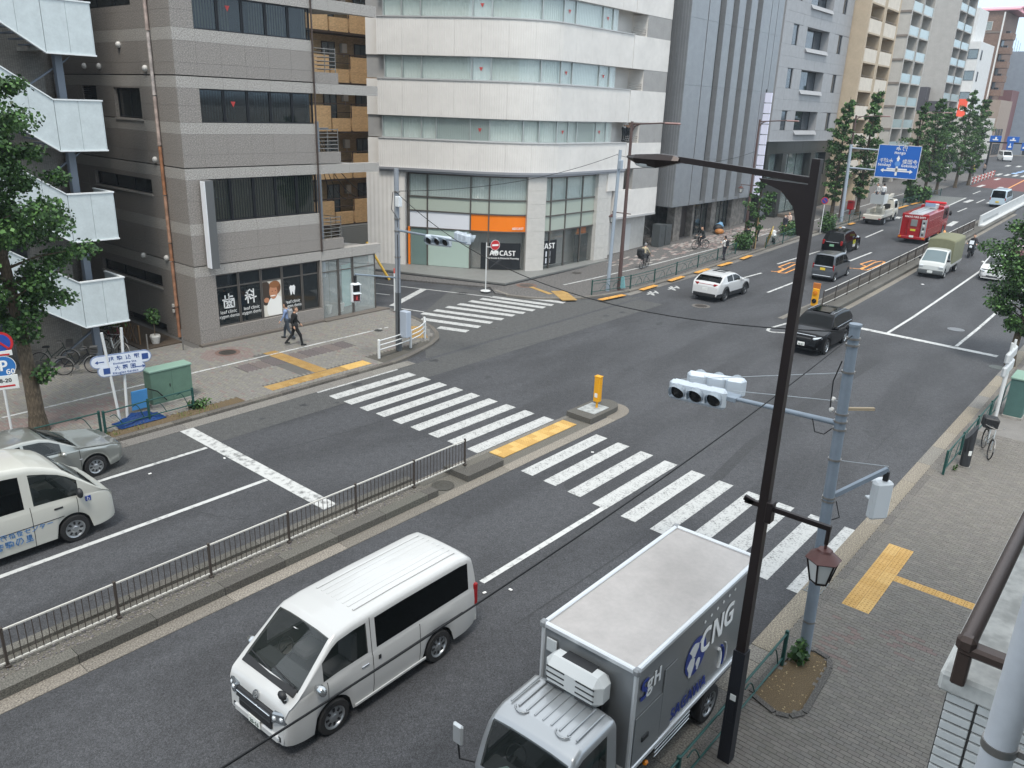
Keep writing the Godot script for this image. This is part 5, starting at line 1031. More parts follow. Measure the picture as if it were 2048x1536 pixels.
	for k in 8: window(q, Wall.new(v3(p0.x, 0, -226), Vector3.RIGHT), 7.0, 11.0, p0.y - 4 - k * 3.2, p0.y - 2.2 - k * 3.2, -0.05, mt("cap_white"), pane("glass_dark"), null, 3)
	m2 = M.new()
	for i in 3: m2.cyl(v3(p0.x + 0.6 + i * 0.5, p0.y, -227), v3(p0.x + 0.6 + i * 0.5, p0.y + 3.0 - i * 0.6, -227), 0.05)
	wpart(q, "aerial", m2, mt("rail_steel"))
	var pk := thing("plum_annex", "low plum red annex in front of the blue grey block", "building", v3(-38, 0, -215)); var pa: Vector3 = onz(1999, 180, -214.0); m2 = M.new(); m2.span(v3(pa.x, 0, -214), v3(pa.x + 2.6, pa.y, -222)); wpart(pk, "wall", m2, mt("plum", "#7c5a5c", 0.8, 0, "soft", 0.3))
	for k in 8: var m := M.new(); m.span(v3(pa.x + 0.3, pa.y - 2.6 - k * 3.0, -213.98), v3(pa.x + 2.3, pa.y - 2.4 - k * 3.0, -213.8)); wpart(pk, "string_course", m, mt("course_brown"))
	var lowb := [["#b5a89a", -31.5, -132, -9.5, 9.0, "low beige shop building with plain front past the beige flats"], ["#cfcac2", -33.0, -168, -14, 7.5, "low cream corner shop at the second junction"], ["#a59487", -34.5, -192, -12, 11.0, "brownish shop house beyond the second junction"]]
	for l in lowb:
		var o := thing("shop_house", l[5], "building", v3(l[1] - 5, 0, l[2] + l[3] / 2)); m2 = M.new(); m2.span(v3(l[1] - 10, 0, l[2]), v3(l[1], gy(l[2]) + l[4], l[2] + l[3])); wpart(o, "wall", m2, mt("lw" + l[0], l[0], 0.8, 0, "soft", 0.3))
		for k in 3: window(o, Wall.new(v3(l[1], gy(l[2]), l[2]), Vector3.FORWARD), 1.0 + k * 2.6, 3.0 + k * 2.6, 0.4, 2.6, -0.05, mt("dark_frame"), pane("glass_dark"), null, 2); window(o, Wall.new(v3(l[1], gy(l[2]), l[2]), Vector3.FORWARD), 1.0 + k * 2.6, 2.6 + k * 2.6, 4.0, 5.5, -0.05, mt("dark_frame"), pane("glass_dark"), null, 1)
	var rb := thing("distant_block", "pale distant office block closing the end of the avenue", "building", v3(-24, 0, -330)); m2 = M.new(); m2.span(v3(-44, 0, -330), v3(10, 24, -350)); wpart(rb, "wall", m2, mt("distant_wall", "#a6a9ab", 0.8, 0, "tile", 0.15))
	for k in 6:
		for i in 9: window(rb, Wall.new(v3(-44, 0, -330), Vector3.RIGHT), 1.5 + i * 5.6, 5.4 + i * 5.6, 6 + k * 3.2, 7.8 + k * 3.2, -0.05, mt("cap_white"), pane("glass_dark"), null, 1)

func own_building():
	var b := thing("balcony_building", "white tiled apartment block with projecting balcony and brown handrail beside the viewer", "building", v3(3, 0, -6))
	var tile := mt("tile_white", "#e2e3e0", 0.45, 0, "soft", 2.0); var grout := mt("grout", "#4a4846", 0.9); var cop := mt("coping", "#d9d8d2", 0.75, 0, "blotch", 1.2); var rail := mt("rail_brown", "#584a44", 0.42, 0.45, "soft", 3.0); var conc := mt("concrete")
	var c0 := ony(1880, 1345, 8.6); var xi := 0.27; var ze := -9.0; var x0: float = c0.x; var z0: float = c0.z
	var bl := M.new(); bl.span(v3(1.6, 0, 16), v3(14, 27, -9.4)); wpart(b, "wall", bl, mt("own_wall", "#b9b7b2", 0.7, 0, "tile", 2.0))
	var WW := Wall.new(v3(1.6, 0, -9.4), v3(0, 0, 1)); WW.no = v3(-1, 0, 0)
	for f in 8:
		for k in 5: window(b, WW, 1.5 + k * 4.8, 4.3 + k * 4.8, 1.0 + f * 3.1, 2.7 + f * 3.1, -0.05, mt("dark_frame"), pane("glass_sky"), null, 2)
	for f in 8:
		if f != 2 and f != 3: var m := M.new(); m.span(v3(0.2, 2.6 + f * 3.1, 14), v3(1.6, 2.8 + f * 3.1, 3.0)); m.span(v3(0.2, 2.8 + f * 3.1, 14), v3(0.32, 3.9 + f * 3.1, 3.0)); wpart(b, "balcony", m, mt("own_wall"))
	# coping, L-shaped, and inner faces
	var co := M.new(); co.bbox(v3(x0 + 0.13, 8.57, (z0 + ze) / 2), v3(0.26, 0.08, z0 - ze), 0.012); co.bbox(v3(x0 + 0.26 + 0.5, 8.57, z0 - 0.13), v3(1.0, 0.079, 0.26), 0.012); wpart(b, "coping", co, cop)
	var wl := M.new(); wl.span(v3(x0 + 0.03, 6.9, z0 - 0.03), v3(x0 + 0.21, 8.53, ze)); wl.span(v3(x0 + 0.21, 6.9, z0 - 0.03), v3(x0 + 1.6, 8.53, z0 - 0.2)); wpart(b, "parapet", wl, grout)
	var fl := M.new(); fl.span(v3(x0 + 0.04, 6.7, z0 - 0.04), v3(1.6, 6.9, ze)); wpart(b, "balcony_floor", fl, conc)
	var tw := 0.097; var th := 0.039
	var tmesh := M.new(); tmesh.bbox(Vector3.ZERO, v3(tw - 0.008, th - 0.008, 0.012), 0.002); var tms := tmesh.mesh()
	var tf := M.new()
	for j in 42:
		for i in 16:
			var tp := v3(x0 + 0.03 + tw * (i + 0.5), 8.525 - th * (j + 0.5), z0 - 0.026)
			if j < 26 and i < 11: part(b, "wall_tile", tms, tile).position = tp - b.position
			else: tf.box(tp, v3(tw - 0.008, th - 0.008, 0.012))
	wpart(b, "wall_tile_field", tf, tile).set_meta("kind", "stuff")
	var h0 := ony(1935, 1284, 8.78); var rl := M.new(); rl.tube([v3(h0.x, 8.78, h0.z), v3(h0.x, 8.78, ze)], 0.028, 14); rl.bbox(v3(h0.x + 0.35, 8.76, h0.z), v3(0.74, 0.04, 0.06), 0.01); rl.bbox(v3(h0.x, 8.78, h0.z + 0.01), v3(0.06, 0.06, 0.05), 0.015); var hr := wpart(b, "handrail", rl, rail)
	for k in 4: var m := M.new(); m.bbox(v3(h0.x, 8.68, h0.z - 0.02 - k * 1.6), v3(0.045, 0.15, 0.045), 0.006); part(hr, "rail_post", m, rail)
	var pp := ony(1999, 1490, 8.8); var pm := M.new(); pm.cyl(v3(pp.x, 2.0, pp.z), v3(pp.x, 10.0, pp.z), 0.041, -1, 24); var pi := wpart(b, "drainpipe", pm, mt("pipe_white", "#d3d6da", 0.4, 0, "soft", 1.5))
	var ring := ony(1999, 1490, 8.8); pm = M.new(); pm.cyl(v3(pp.x, ring.y - 0.012, pp.z), v3(pp.x, ring.y + 0.012, pp.z), 0.045, -1, 24); pm.box(v3(pp.x + 0.08, ring.y, pp.z), v3(0.08, 0.02, 0.012)); part(pi, "pipe_clamp", pm, mt("rail_steel"))
# ================= vehicles (local: front towards -z, ground at y 0) =================
func curve(a: Array, s: float) -> float:
	for i in a.size() - 1:
		if s <= a[i + 1][0]:
			return lerpf(a[i][1], a[i + 1][1], clampf((s - a[i][0]) / maxf(a[i + 1][0] - a[i][0], 0.0001), 0, 1))
	return a[-1][1]
func section(d: Dictionary, s: float, grow := 0.0) -> Array:
	var T := curve(d.top, s); var B := minf(curve(d.belt, s), T - 0.05); var w: float = d.hw * curve(d.plan, s)
	var b: float = d.sill + (0.1 * pow(clampf(1.0 - s / 0.5, 0, 1), 2) + 0.1 * pow(clampf(1.0 - (d.L - s) / 0.5, 0, 1), 2) if d.get("lift", true) else 0.0)
	for k in d.wheels:
		var q: float = d.wr + 0.07; var dz := absf(s - k)
		if dz < q: b = maxf(b, d.wr + sqrt(q * q - dz * dz))
	b = minf(b, B - 0.04)
	var rail := lerpf(B, T, 0.88); var rw := lerpf(w, w * d.roofw, clampf((T - B) / d.roofh, 0, 1)); var o := []
	for r in [[w - 0.035, b], [w, lerpf(b, B, 0.3)], [w + 0.003, lerpf(b, B, 0.7)], [w - 0.012, B - 0.03], [w - 0.03, B], [lerpf(w - 0.03, rw, 0.1), lerpf(B, rail, 0.1)], [lerpf(w - 0.03, rw, 0.92), lerpf(B, rail, 0.92)], [rw, rail], [rw - 0.03, lerpf(rail, T, 0.62)], [rw - 0.09, T - 0.012], [rw * 0.5, T + 0.018], [0.0, T + 0.024]]: o.append(v2(r[0] + grow, r[1] + grow))
	return o
func car_body(root: Node3D, d: Dictionary, zoff := 0.0):
	var ss := []; var L: float = d.L; var n := int(L / 0.07)
	for i in n + 1: ss.append(L * i / n)
	for k in d.top: ss.append(k[0])
	for k in d.plan: ss.append(k[0])
	for k in d.side: ss.append_array(k.slice(0, 2))
	ss.append_array(d.ws + d.rw); ss.sort()
	var st := []
	for s in ss:
		if st.is_empty() or s - st[-1] > 0.012: st.append(s)
	if st[-1] < L: st[-1] = L
	var P := []
	for s in st:
		var h := section(d, s); var row := []
		for j in 12: row.append(v3(-h[j].x, h[j].y, s + zoff))
		for j in range(10, -1, -1): row.append(v3(h[j].x, h[j].y, s + zoff))
		P.append(row)
	var kind := func(i: int, j: int) -> int:
		var m: float = (st[i] + st[i + 1]) / 2; var jj := j if j < 11 else 21 - j
		if jj >= 9 and m > d.ws[0] and m < d.ws[1]: return 1
		if jj >= 9 and d.rw.size() and m > d.rw[0] and m < d.rw[1]: return 2
		if jj == 5:
			for k in d.side.size():
				if m > d.side[k][0] and m < d.side[k][1]: return 10 + k * 2 + (0 if j < 11 else 1)
		if jj == 0 and d.has("clad"): return 3
		return 0
	var body := M.new(); body.grid(P, false, func(i, j): return kind.call(i, j) == 0)
	for e in [0, P.size() - 1]:
		var mid := v3(0, 0.8, L / 2 + zoff); var c: Vector3 = (P[e][0] + P[e][22]) / 2
		for j in 22: body.face([c, P[e][j], P[e][j + 1]], mid)
	var bo := part(root, "body", body, d.paint); var glass = d.get("glass", paint("car_glass", "#0a0d0e", 0.04, 0.0, 0.0))
	var ids := [1, 2, 3]
	for k in d.side.size(): ids.append_array([10 + k * 2, 11 + k * 2])
	for id in ids:
		var m := M.new(); m.grid(P, false, func(i, j): return kind.call(i, j) == id)
		var see: bool = d.has("inside") and (id == 1 or id == 10 or id == 11)
		if m.v.size(): part(root, {1: "windscreen", 2: "rear_window", 3: "cladding"}.get(id, "side_window"), m, d.clad if id == 3 else (pane("car_clear") if see else glass))
	if d.has("inside"):
		var Q := []
		for row in P: Q.append(row.map(func(p): return v3(p.x * 0.965, p.y - 0.03, p.z)))
		var li := M.new(); li.grid(Q, false, func(i, j): return kind.call(i, j) == 0 and mini(j, 21 - j) > 1); part(root, "lining", li, mt("lining", "#6b6c6a", 0.9))
	var fl := M.new(); fl.span(v3(-d.hw + 0.14, d.sill - 0.03, 0.22 + zoff), v3(d.hw - 0.14, d.get("deck", 0.75), L - 0.2 + zoff)); part(root, "chassis", fl, mt("black_plastic"))
	for k in d.wheels:
		for sd in [-1, 1]: wheel(root, v3(sd * (d.hw - 0.12), d.wr, k + zoff), d.wr, sd, d.get("rim", "rim_silver"))
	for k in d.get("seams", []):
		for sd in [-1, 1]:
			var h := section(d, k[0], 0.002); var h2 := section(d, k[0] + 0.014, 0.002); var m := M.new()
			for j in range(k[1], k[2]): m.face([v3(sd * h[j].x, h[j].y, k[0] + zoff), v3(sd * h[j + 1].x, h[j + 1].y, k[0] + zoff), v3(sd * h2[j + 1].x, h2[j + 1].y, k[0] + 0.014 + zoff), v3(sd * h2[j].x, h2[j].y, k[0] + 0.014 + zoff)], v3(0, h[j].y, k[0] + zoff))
			part(root, "door_gap_shade", m, mt("rubber"))  # dark strip on the surface, painted for the shadowed gap between panels
	return bo
func balls2(v: Node, a: Array, o: float):
	for q in a: for k in [-1, 1]: var m := M.new(); m.ball(v3(q[0] * k, q[1], o + q[2]), v3(0.05, 0.05, 0.03), 10, 6); part(v, "headlight_lens", m, mt("lamp_clear"))
func seats(root: Node3D, at_: Array, dash: float, dy: float, sx: float):
	for a in at_: bit(root, "seat", v3(a[0], a[1], a[2]), v3(0.46, 0.16, 0.48), mt("seat_grey", "#57595b", 0.9), 0.05); bit(root, "seat_back", v3(a[0], a[1] + 0.36, a[2] + 0.26), v3(0.46, 0.62, 0.14), mt("seat_grey"), 0.05); bit(root, "head_rest", v3(a[0], a[1] + 0.75, a[2] + 0.3), v3(0.24, 0.17, 0.1), mt("seat_grey"), 0.04)
	bit(root, "dashboard", v3(0, dy - 0.06, dash), v3(1.45, 0.2, 0.36), mt("dash_grey", "#46494a", 0.8), 0.05); var m := M.new(); var c := v3(sx, dy + 0.06, dash + 0.28); var pts := []
	for k in 15: var a := TAU * k / 14; pts.append(c + v3(cos(a) * 0.18, sin(a) * 0.15, sin(a) * 0.09))
	m.tube(pts, 0.014, 5); m.cyl(c, c + v3(0, -0.1, -0.2), 0.03); part(root, "steering_wheel", m, mt("black_plastic"))
var wheel_cache := {}
func wheel(root: Node3D, p: Vector3, r: float, sd: int, rim: String):
	var key := "%.2f%d" % [r, sd]
	if not wheel_cache.has(key):
		var ax := v3(sd, 0, 0); var t := M.new(); var d := M.new(); var h := M.new()
		t.lathe(Vector3.ZERO, ax, [[0.0, -0.1], [r * 0.9, -0.1], [r, -0.07], [r, 0.08], [r * 0.95, 0.105], [r * 0.68, 0.11], [r * 0.66, 0.07]], 26)
		d.lathe(Vector3.ZERO, ax, [[r * 0.66, 0.11], [r * 0.6, 0.1], [r * 0.57, 0.075], [r * 0.2, 0.09], [r * 0.14, 0.105], [0.0, 0.105]], 26)
		for i in 8: var a := TAU * i / 8; h.box(v3(sd * 0.088, cos(a) * r * 0.42, sin(a) * r * 0.42), v3(0.012, r * 0.2, r * 0.13), Basis(Vector3.RIGHT, a))
		wheel_cache[key] = [t.mesh(), d.mesh(), h.mesh()]
	var c: Array = wheel_cache[key]; var w := part(root, "wheel", c[0], mt("rubber")); w.position = p
	part(w, "rim", c[1], mt(rim, "#a9adb0", 0.3, 0.8)); part(w, "rim_slots", c[2], mt("black_plastic"))
func bit(root: Node, called: String, o: Vector3, s: Vector3, mat, r := 0.01, b := Basis.IDENTITY): var m := M.new(); m.bbox(o, s, minf(r, minf(s.x, minf(s.y, s.z)) * 0.45), b); return part(root, called, m, mat)
func both(root: Node, called: String, o: Vector3, s: Vector3, mat, r := 0.01, b := Basis.IDENTITY):
	bit(root, called, o, s, mat, r, b); var e := b.get_euler(); bit(root, called, v3(-o.x, o.y, o.z), s, mat, r, Basis.from_euler(v3(e.x, -e.y, -e.z)))
func mirrors(root: Node, x: float, y: float, z: float, mat, s := v3(0.2, 0.15, 0.11)): balls(root, "door_mirror", v3(x + 0.08, y, z), s * 0.58, mat)
func balls(root: Node, called: String, o: Vector3, r: Vector3, mat):
	for k in [-1, 1]: var m := M.new(); m.ball(v3(o.x * k, o.y, o.z), r, 16, 10); m.cyl(v3(o.x * k, o.y - r.y * 0.5, o.z), v3((o.x - r.x * 1.5) * k, o.y - r.y * 0.9, o.z), 0.03, -1, 6); part(root, called, m, mat)
func car(called, label, cat, pos: Vector3, turn: float, d: Dictionary) -> Node3D:
	pos.y = gy(pos.z); var t := thing(called, label, cat, pos, turn); t.rotation.x = 0.0
	if pos.z < -48: t.rotation = v3(0.033 * (1.0 if absf(turn) < 1.5 else -1.0), turn, 0)
	car_body(t, d, -d.L / 2.0); return t
func plate(root: Node, o: Vector3, s := 1.0, hex := "#d8dad6", txt := ""):
	var p = bit(root, "number_plate", o, v3(0.33, 0.165, 0.02), mt("plate" + hex, hex, 0.5), 0.004)
	if txt: letters(p, "plate_number", txt, 0.075, Transform3D(Basis(Vector3.UP, PI if s < 0 else 0.0), o + v3(0, -0.025, 0.011 * s)), mt("plate_ink", "#2f4a3c", 0.6))
func build_vehicles():
	var white := paint("paint_white", "#b9bab9", 0.3, 0.0, 0.6); var silver := paint("paint_silver", "#9ea3a4", 0.3, 0.6); var black := paint("paint_black", "#0b0b0d", 0.12, 0.0, 0.0); var chrome := mt("chrome"); var bp := mt("black_plastic"); var lamp := mt("lamp_clear"); var redl := mt("lamp_red")
	var van := {L = 4.695, hw = 0.85, roofw = 0.885, roofh = 0.85, sill = 0.24, wr = 0.33, wheels = [0.98, 3.55], paint = white, belt = [[0, 1.08], [0.6, 1.12], [4.7, 1.14]], plan = [[0, 0.87], [0.04, 0.94], [0.15, 0.985], [0.4, 1.0], [4.35, 1.0], [4.58, 0.975], [4.695, 0.93]],
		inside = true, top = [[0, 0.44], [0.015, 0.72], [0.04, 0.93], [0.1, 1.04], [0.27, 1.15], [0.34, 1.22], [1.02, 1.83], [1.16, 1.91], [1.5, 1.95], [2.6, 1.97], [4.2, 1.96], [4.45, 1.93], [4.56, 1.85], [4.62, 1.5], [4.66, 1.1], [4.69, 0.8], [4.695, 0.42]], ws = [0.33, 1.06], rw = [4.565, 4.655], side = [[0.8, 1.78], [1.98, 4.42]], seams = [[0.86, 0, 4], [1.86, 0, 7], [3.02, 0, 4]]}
	# --- the white van in front ---
	var v := car("white_van", "white one box van with ribbed roof driving past the median railing", "van", v3(-10.12, 0, -8.12), PI + 0.015, van); var o := -4.695 / 2
	for i in 8: var m := M.new(); var x := -0.5 + i * 0.143; m.plate([v3(x - 0.022, curve(van.top, 1.7) + 0.012, o + 1.72), v3(x + 0.022, curve(van.top, 1.7) + 0.012, o + 1.72), v3(x + 0.022, 1.978, o + 2.6), v3(x - 0.022, 1.978, o + 2.6)], v3(0, 0.016, 0)); m.plate([v3(x - 0.022, 1.978, o + 2.6), v3(x + 0.022, 1.978, o + 2.6), v3(x + 0.022, 1.968, o + 4.3), v3(x - 0.022, 1.968, o + 4.3)], v3(0, 0.016, 0)); part(v, "roof_rib", m, white)
	seats(v, [[-0.4, 0.9, o + 1.4], [0.4, 0.9, o + 1.4]], o + 0.65, 1.14, 0.4); bit(v, "grille", v3(0, 0.79, o + 0.005), v3(1.0, 0.18, 0.1), bp, 0.02, Basis(Vector3.RIGHT, 0.28)); bit(v, "grille_bar", v3(0, 0.83, o - 0.035), v3(0.96, 0.025, 0.05), chrome, 0.008); bit(v, "lower_grille", v3(0, 0.6, o - 0.01), v3(0.92, 0.16, 0.06), bp, 0.02)
	both(v, "headlight", v3(0.64, 0.83, o + 0.055), v3(0.3, 0.2, 0.15), mt("reflector", "#8e9499", 0.15, 0.8), 0.03, Basis.from_euler(v3(0.25, -0.35, 0.05))); balls2(v, [[0.58, 0.84, -0.035], [0.7, 0.84, 0.015]], o); both(v, "fog_lamp", v3(0.6, 0.42, o + 0.02), v3(0.18, 0.12, 0.06), bp, 0.02); both(v, "fog_lens", v3(0.6, 0.42, o - 0.005), v3(0.09, 0.08, 0.04), lamp, 0.02)
	bit(v, "front_bumper", v3(0, 0.4, o + 0.03), v3(1.3, 0.2, 0.12), white, 0.05); plate(v, v3(0, 0.45, o - 0.045), -1.0, "#d8dad6", "20-16"); var em := M.new(); em.lathe(v3(0, 0.96, o + 0.03), v3(0, 0.5, -1), [[0.075, 0.0], [0.075, 0.02], [0.06, 0.02], [0.06, 0.0]], 18); em.lathe(v3(0, 0.96, o + 0.025), v3(0, 0.5, -1), [[0.03, 0.0], [0.03, 0.02], [0.02, 0.02], [0.02, 0.0]], 12); part(v, "front_emblem", em, chrome)
	balls(v, "door_mirror", v3(0.97, 1.2, o + 0.62), v3(0.14, 0.1, 0.08), paint("mirror_chrome", "#b9bcbd", 0.12, 0.9)); var fm := M.new(); fm.tube([v3(-0.6, 1.0, o + 0.3), v3(-0.66, 1.1, o + 0.12), v3(-0.62, 1.18, o + 0.1)], 0.02); fm.ball(v3(-0.62, 1.22, o + 0.12), v3(0.1, 0.08, 0.06)); part(v, "fender_mirror", fm, bp)
	for s in [-0.35, 0.3]: var m := M.new(); m.tube([v3(s - 0.3, 1.25, o + 0.34), v3(s + 0.35, 1.3, o + 0.4)], 0.013, 5); part(v, "wiper", m, bp)
	bit(v, "cowl", v3(0, 1.19, o + 0.3), v3(1.45, 0.03, 0.14), bp, 0.01, Basis(Vector3.RIGHT, -0.6)); both(v, "door_handle", v3(0.853, 1.0, o + 1.68), v3(0.02, 0.035, 0.17), chrome, 0.008); both(v, "door_handle", v3(0.853, 1.0, o + 2.02), v3(0.02, 0.09, 0.06), bp, 0.008); both(v, "side_moulding", v3(0.851, 0.8, o + 2.7), v3(0.012, 0.02, 3.0), bp, 0.004); both(v, "step_sill", v3(0.845, 0.3, o + 2.3), v3(0.03, 0.06, 1.75), white, 0.01)
	both(v, "tail_lamp", v3(0.79, 1.0, o + 4.63), v3(0.1, 0.5, 0.1), redl, 0.02); bit(v, "inspection_sticker", v3(0.05, 1.76, o + 0.92), v3(0.07, 0.07, 0.01), mt("plate_white"), 0.003, Basis(Vector3.RIGHT, -0.78)); bit(v, "rear_bumper", v3(0, 0.42, o + 4.66), v3(1.6, 0.2, 0.1), white, 0.04)
	# --- high roof van on the left ---
	var hv := van.duplicate(); hv.L = 5.38; hv.hw = 0.94; hv.wheels = [1.0, 4.11]; hv.wr = 0.345; hv.roofh = 1.1; hv.roofw = 0.84; hv.plan = [[0, 0.87], [0.04, 0.94], [0.15, 0.985], [0.4, 1.0], [5.0, 1.0], [5.38, 0.95]]; hv.paint = paint("paint_ivory", "#bcbcb4", 0.3, 0.0, 0.6)
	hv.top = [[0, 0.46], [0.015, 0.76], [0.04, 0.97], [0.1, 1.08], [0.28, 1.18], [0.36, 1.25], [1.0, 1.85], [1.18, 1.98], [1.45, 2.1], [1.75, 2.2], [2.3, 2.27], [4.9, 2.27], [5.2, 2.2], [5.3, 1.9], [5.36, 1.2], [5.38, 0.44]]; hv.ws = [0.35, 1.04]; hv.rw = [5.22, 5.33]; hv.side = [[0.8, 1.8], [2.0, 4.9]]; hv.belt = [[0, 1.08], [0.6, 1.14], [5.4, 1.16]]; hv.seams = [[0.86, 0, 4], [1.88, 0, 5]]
	v = car("high_roof_van", "cream high roof welfare van with blue lettering waiting at the stop line", "van", v3(-19.86, 0, -4.82), 0.0, hv); o = -5.38 / 2
	both(v, "headlight", v3(0.72, 0.88, o + 0.14), v3(0.24, 0.26, 0.18), lamp, 0.05, Basis.from_euler(v3(0.2, -0.5, 0))); balls(v, "door_mirror", v3(1.03, 1.28, o + 0.82), v3(0.11, 0.13, 0.07), bp); both(v, "door_handle", v3(0.943, 1.02, o + 1.3), v3(0.02, 0.05, 0.2), bp, 0.01); both(v, "side_moulding", v3(0.945, 0.78, o + 2.9), v3(0.01, 0.018, 3.4), bp, 0.004); bit(v, "grille", v3(0, 0.8, o + 0.05), v3(1.0, 0.18, 0.1), bp, 0.02)
	seats(v, [[-0.45, 0.95, o + 1.5], [0.45, 0.95, o + 1.5]], o + 0.78, 1.18, 0.45); var blue := mt("van_blue", "#4f7fb5", 0.5); var km := M.new(); var x2 := 0
	for k in ["hon", "gou", "fuku", "shi", "se", "n_", "ta", "bar"]: kanji(km, k, 0.13, face_to(v3(0.946, 0.66, o + 2.75 - x2 * 0.165), Vector3.FORWARD), 0.11); x2 += 1
	x2 = 0
	for k in ["waka", "koma", "no", "sato"]: kanji(km, k, 0.17, face_to(v3(0.946, 0.44, o + 2.72 - x2 * 0.21), Vector3.FORWARD), 0.12); x2 += 1
	part(v, "van_lettering", km, blue); var wb = bit(v, "wheelchair_badge", v3(0.94, 1.04, o + 0.62), v3(0.012, 0.13, 0.13), mt("badge_blue", "#26418f", 0.4), 0.003); var wm := M.new(); wm.lathe(v3(0.948, 1.02, o + 0.62), Vector3.RIGHT, [[0.035, 0.0], [0.035, 0.004], [0.026, 0.004], [0.026, 0]], 12); wm.box(v3(0.948, 1.06, o + 0.635), v3(0.004, 0.05, 0.014)); part(wb, "wheelchair_symbol", wm, mt("letter_white"))
	# --- saloons and other cars ---
	var sed := {L = 4.75, hw = 0.87, roofw = 0.74, roofh = 0.55, sill = 0.2, wr = 0.31, wheels = [0.92, 3.65], paint = paint("paint_silver2", "#a3a59f", 0.28, 0.65), belt = [[0, 0.76], [1.0, 0.93], [2.5, 0.97], [4.7, 0.99]], plan = [[0, 0.62], [0.06, 0.76], [0.2, 0.88], [0.6, 0.98], [1.2, 1], [4.0, 1], [4.5, 0.94], [4.75, 0.8]],
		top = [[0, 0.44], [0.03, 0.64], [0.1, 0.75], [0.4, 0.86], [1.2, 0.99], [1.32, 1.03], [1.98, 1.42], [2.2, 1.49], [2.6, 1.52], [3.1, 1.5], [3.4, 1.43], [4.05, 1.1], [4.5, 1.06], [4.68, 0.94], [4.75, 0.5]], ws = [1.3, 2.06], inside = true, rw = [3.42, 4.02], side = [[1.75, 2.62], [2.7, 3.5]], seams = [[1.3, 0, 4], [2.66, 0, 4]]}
	v = car("silver_saloon", "silver saloon car in the kerb lane beside the green railing", "car", v3(-23.0, 0, -6.95), 0.02, sed); o = -4.75 / 2
	seats(v, [[-0.38, 0.5, o + 2.3], [0.38, 0.5, o + 2.3]], o + 1.6, 0.92, 0.38); both(v, "headlight", v3(0.6, 0.61, o + 0.2), v3(0.3, 0.12, 0.22), lamp, 0.05, Basis.from_euler(v3(0.3, -0.6, 0))); mirrors(v, 0.87, 0.97, o + 1.75, sed.paint); bit(v, "bumper_strip", v3(0, 0.3, o + 0.03), v3(1.0, 0.12, 0.06), bp); both(v, "turn_signal", v3(0.868, 0.66, o + 1.3), v3(0.02, 0.03, 0.08), lamp); both(v, "window_trim", v3(0.78, 1.02, o + 2.6), v3(0.01, 0.02, 1.7), chrome, 0.004); plate(v, v3(0, 0.42, o - 0.01), -1.0)
	var suv := {L = 4.73, hw = 0.92, roofw = 0.74, roofh = 0.65, sill = 0.26, wr = 0.36, wheels = [0.93, 3.6], paint = black, belt = [[0, 0.85], [1.0, 1.05], [4.7, 1.12]], plan = [[0, 0.66], [0.08, 0.8], [0.25, 0.92], [0.7, 1], [4.1, 1], [4.5, 0.95], [4.73, 0.85]],
		top = [[0, 0.5], [0.05, 0.72], [0.15, 0.86], [0.4, 0.98], [1.15, 1.1], [1.28, 1.16], [1.9, 1.56], [2.1, 1.64], [2.6, 1.69], [3.6, 1.66], [4.2, 1.58], [4.35, 1.5], [4.62, 1.12], [4.68, 0.9], [4.73, 0.5]], ws = [1.26, 1.98], rw = [4.3, 4.6], side = [[1.6, 2.5], [2.58, 3.5], [3.58, 4.1]]}
	v = car("black_suv", "glossy black sport utility car crossing towards us past the median nose", "car", v3(-12.45, 0, -38.3), PI + 0.02, suv); o = -4.73 / 2
	both(v, "headlight", v3(0.62, 0.83, o + 0.24), v3(0.42, 0.11, 0.2), lamp, 0.03, Basis.from_euler(v3(0.3, -0.55, 0.12))); bit(v, "grille", v3(0, 0.78, o + 0.07), v3(0.85, 0.14, 0.1), bp, 0.03); bit(v, "hood_trim", v3(0, 0.93, o + 0.22), v3(1.1, 0.05, 0.06), chrome, 0.015); mirrors(v, 0.92, 1.13, o + 1.6, black, v3(0.22, 0.16, 0.12)); plate(v, v3(0, 0.55, o - 0.02), -1.0, "#e4e5e2", "43-67"); both(v, "fog_lamp", v3(0.62, 0.42, o + 0.12), v3(0.22, 0.07, 0.08), lamp); both(v, "roof_rail", v3(0.62, 1.69, o + 3.0), v3(0.03, 0.03, 1.7), chrome)
	both(v, "belt_trim", v3(0.9, 1.1, o + 2.9), v3(0.015, 0.025, 2.6), chrome, 0.006); bit(v, "sun_roof", v3(0, 1.705, o + 2.7), v3(0.85, 0.015, 1.1), paint("car_glass", "#0a0d0e", 0.04, 0.0, 0.0), 0.005)
	var ux := suv.duplicate(); ux.L = 4.5; ux.hw = 0.92; ux.paint = paint("paint_pearl", "#bdbebe", 0.28, 0.0, 0.6); ux.clad = bp; ux.belt = [[0, 0.85], [1.0, 1.0], [4.5, 1.1]]; ux.plan = [[0, 0.66], [0.1, 0.82], [0.3, 0.94], [0.8, 1], [3.9, 1], [4.3, 0.94], [4.5, 0.84]]; ux.wheels = [0.9, 3.54]; ux.rim = "rim_dark"; mt("rim_dark", "#5c5e60", 0.35, 0.7)
	ux.top = [[0, 0.5], [0.05, 0.72], [0.15, 0.84], [0.4, 0.93], [1.2, 1.03], [1.32, 1.08], [1.95, 1.42], [2.15, 1.5], [2.6, 1.545], [3.4, 1.5], [3.75, 1.43], [4.2, 1.12], [4.36, 1.02], [4.45, 0.85], [4.5, 0.5]]; ux.ws = [1.3, 2.0]; ux.rw = [3.78, 4.2]; ux.side = [[1.7, 2.55], [2.62, 3.35]]
	v = car("white_crossover", "white crossover car with black wheel cladding and red tail lamps", "car", v3(-20.72, 0, -44.75), 0.0, ux); o = 2.25
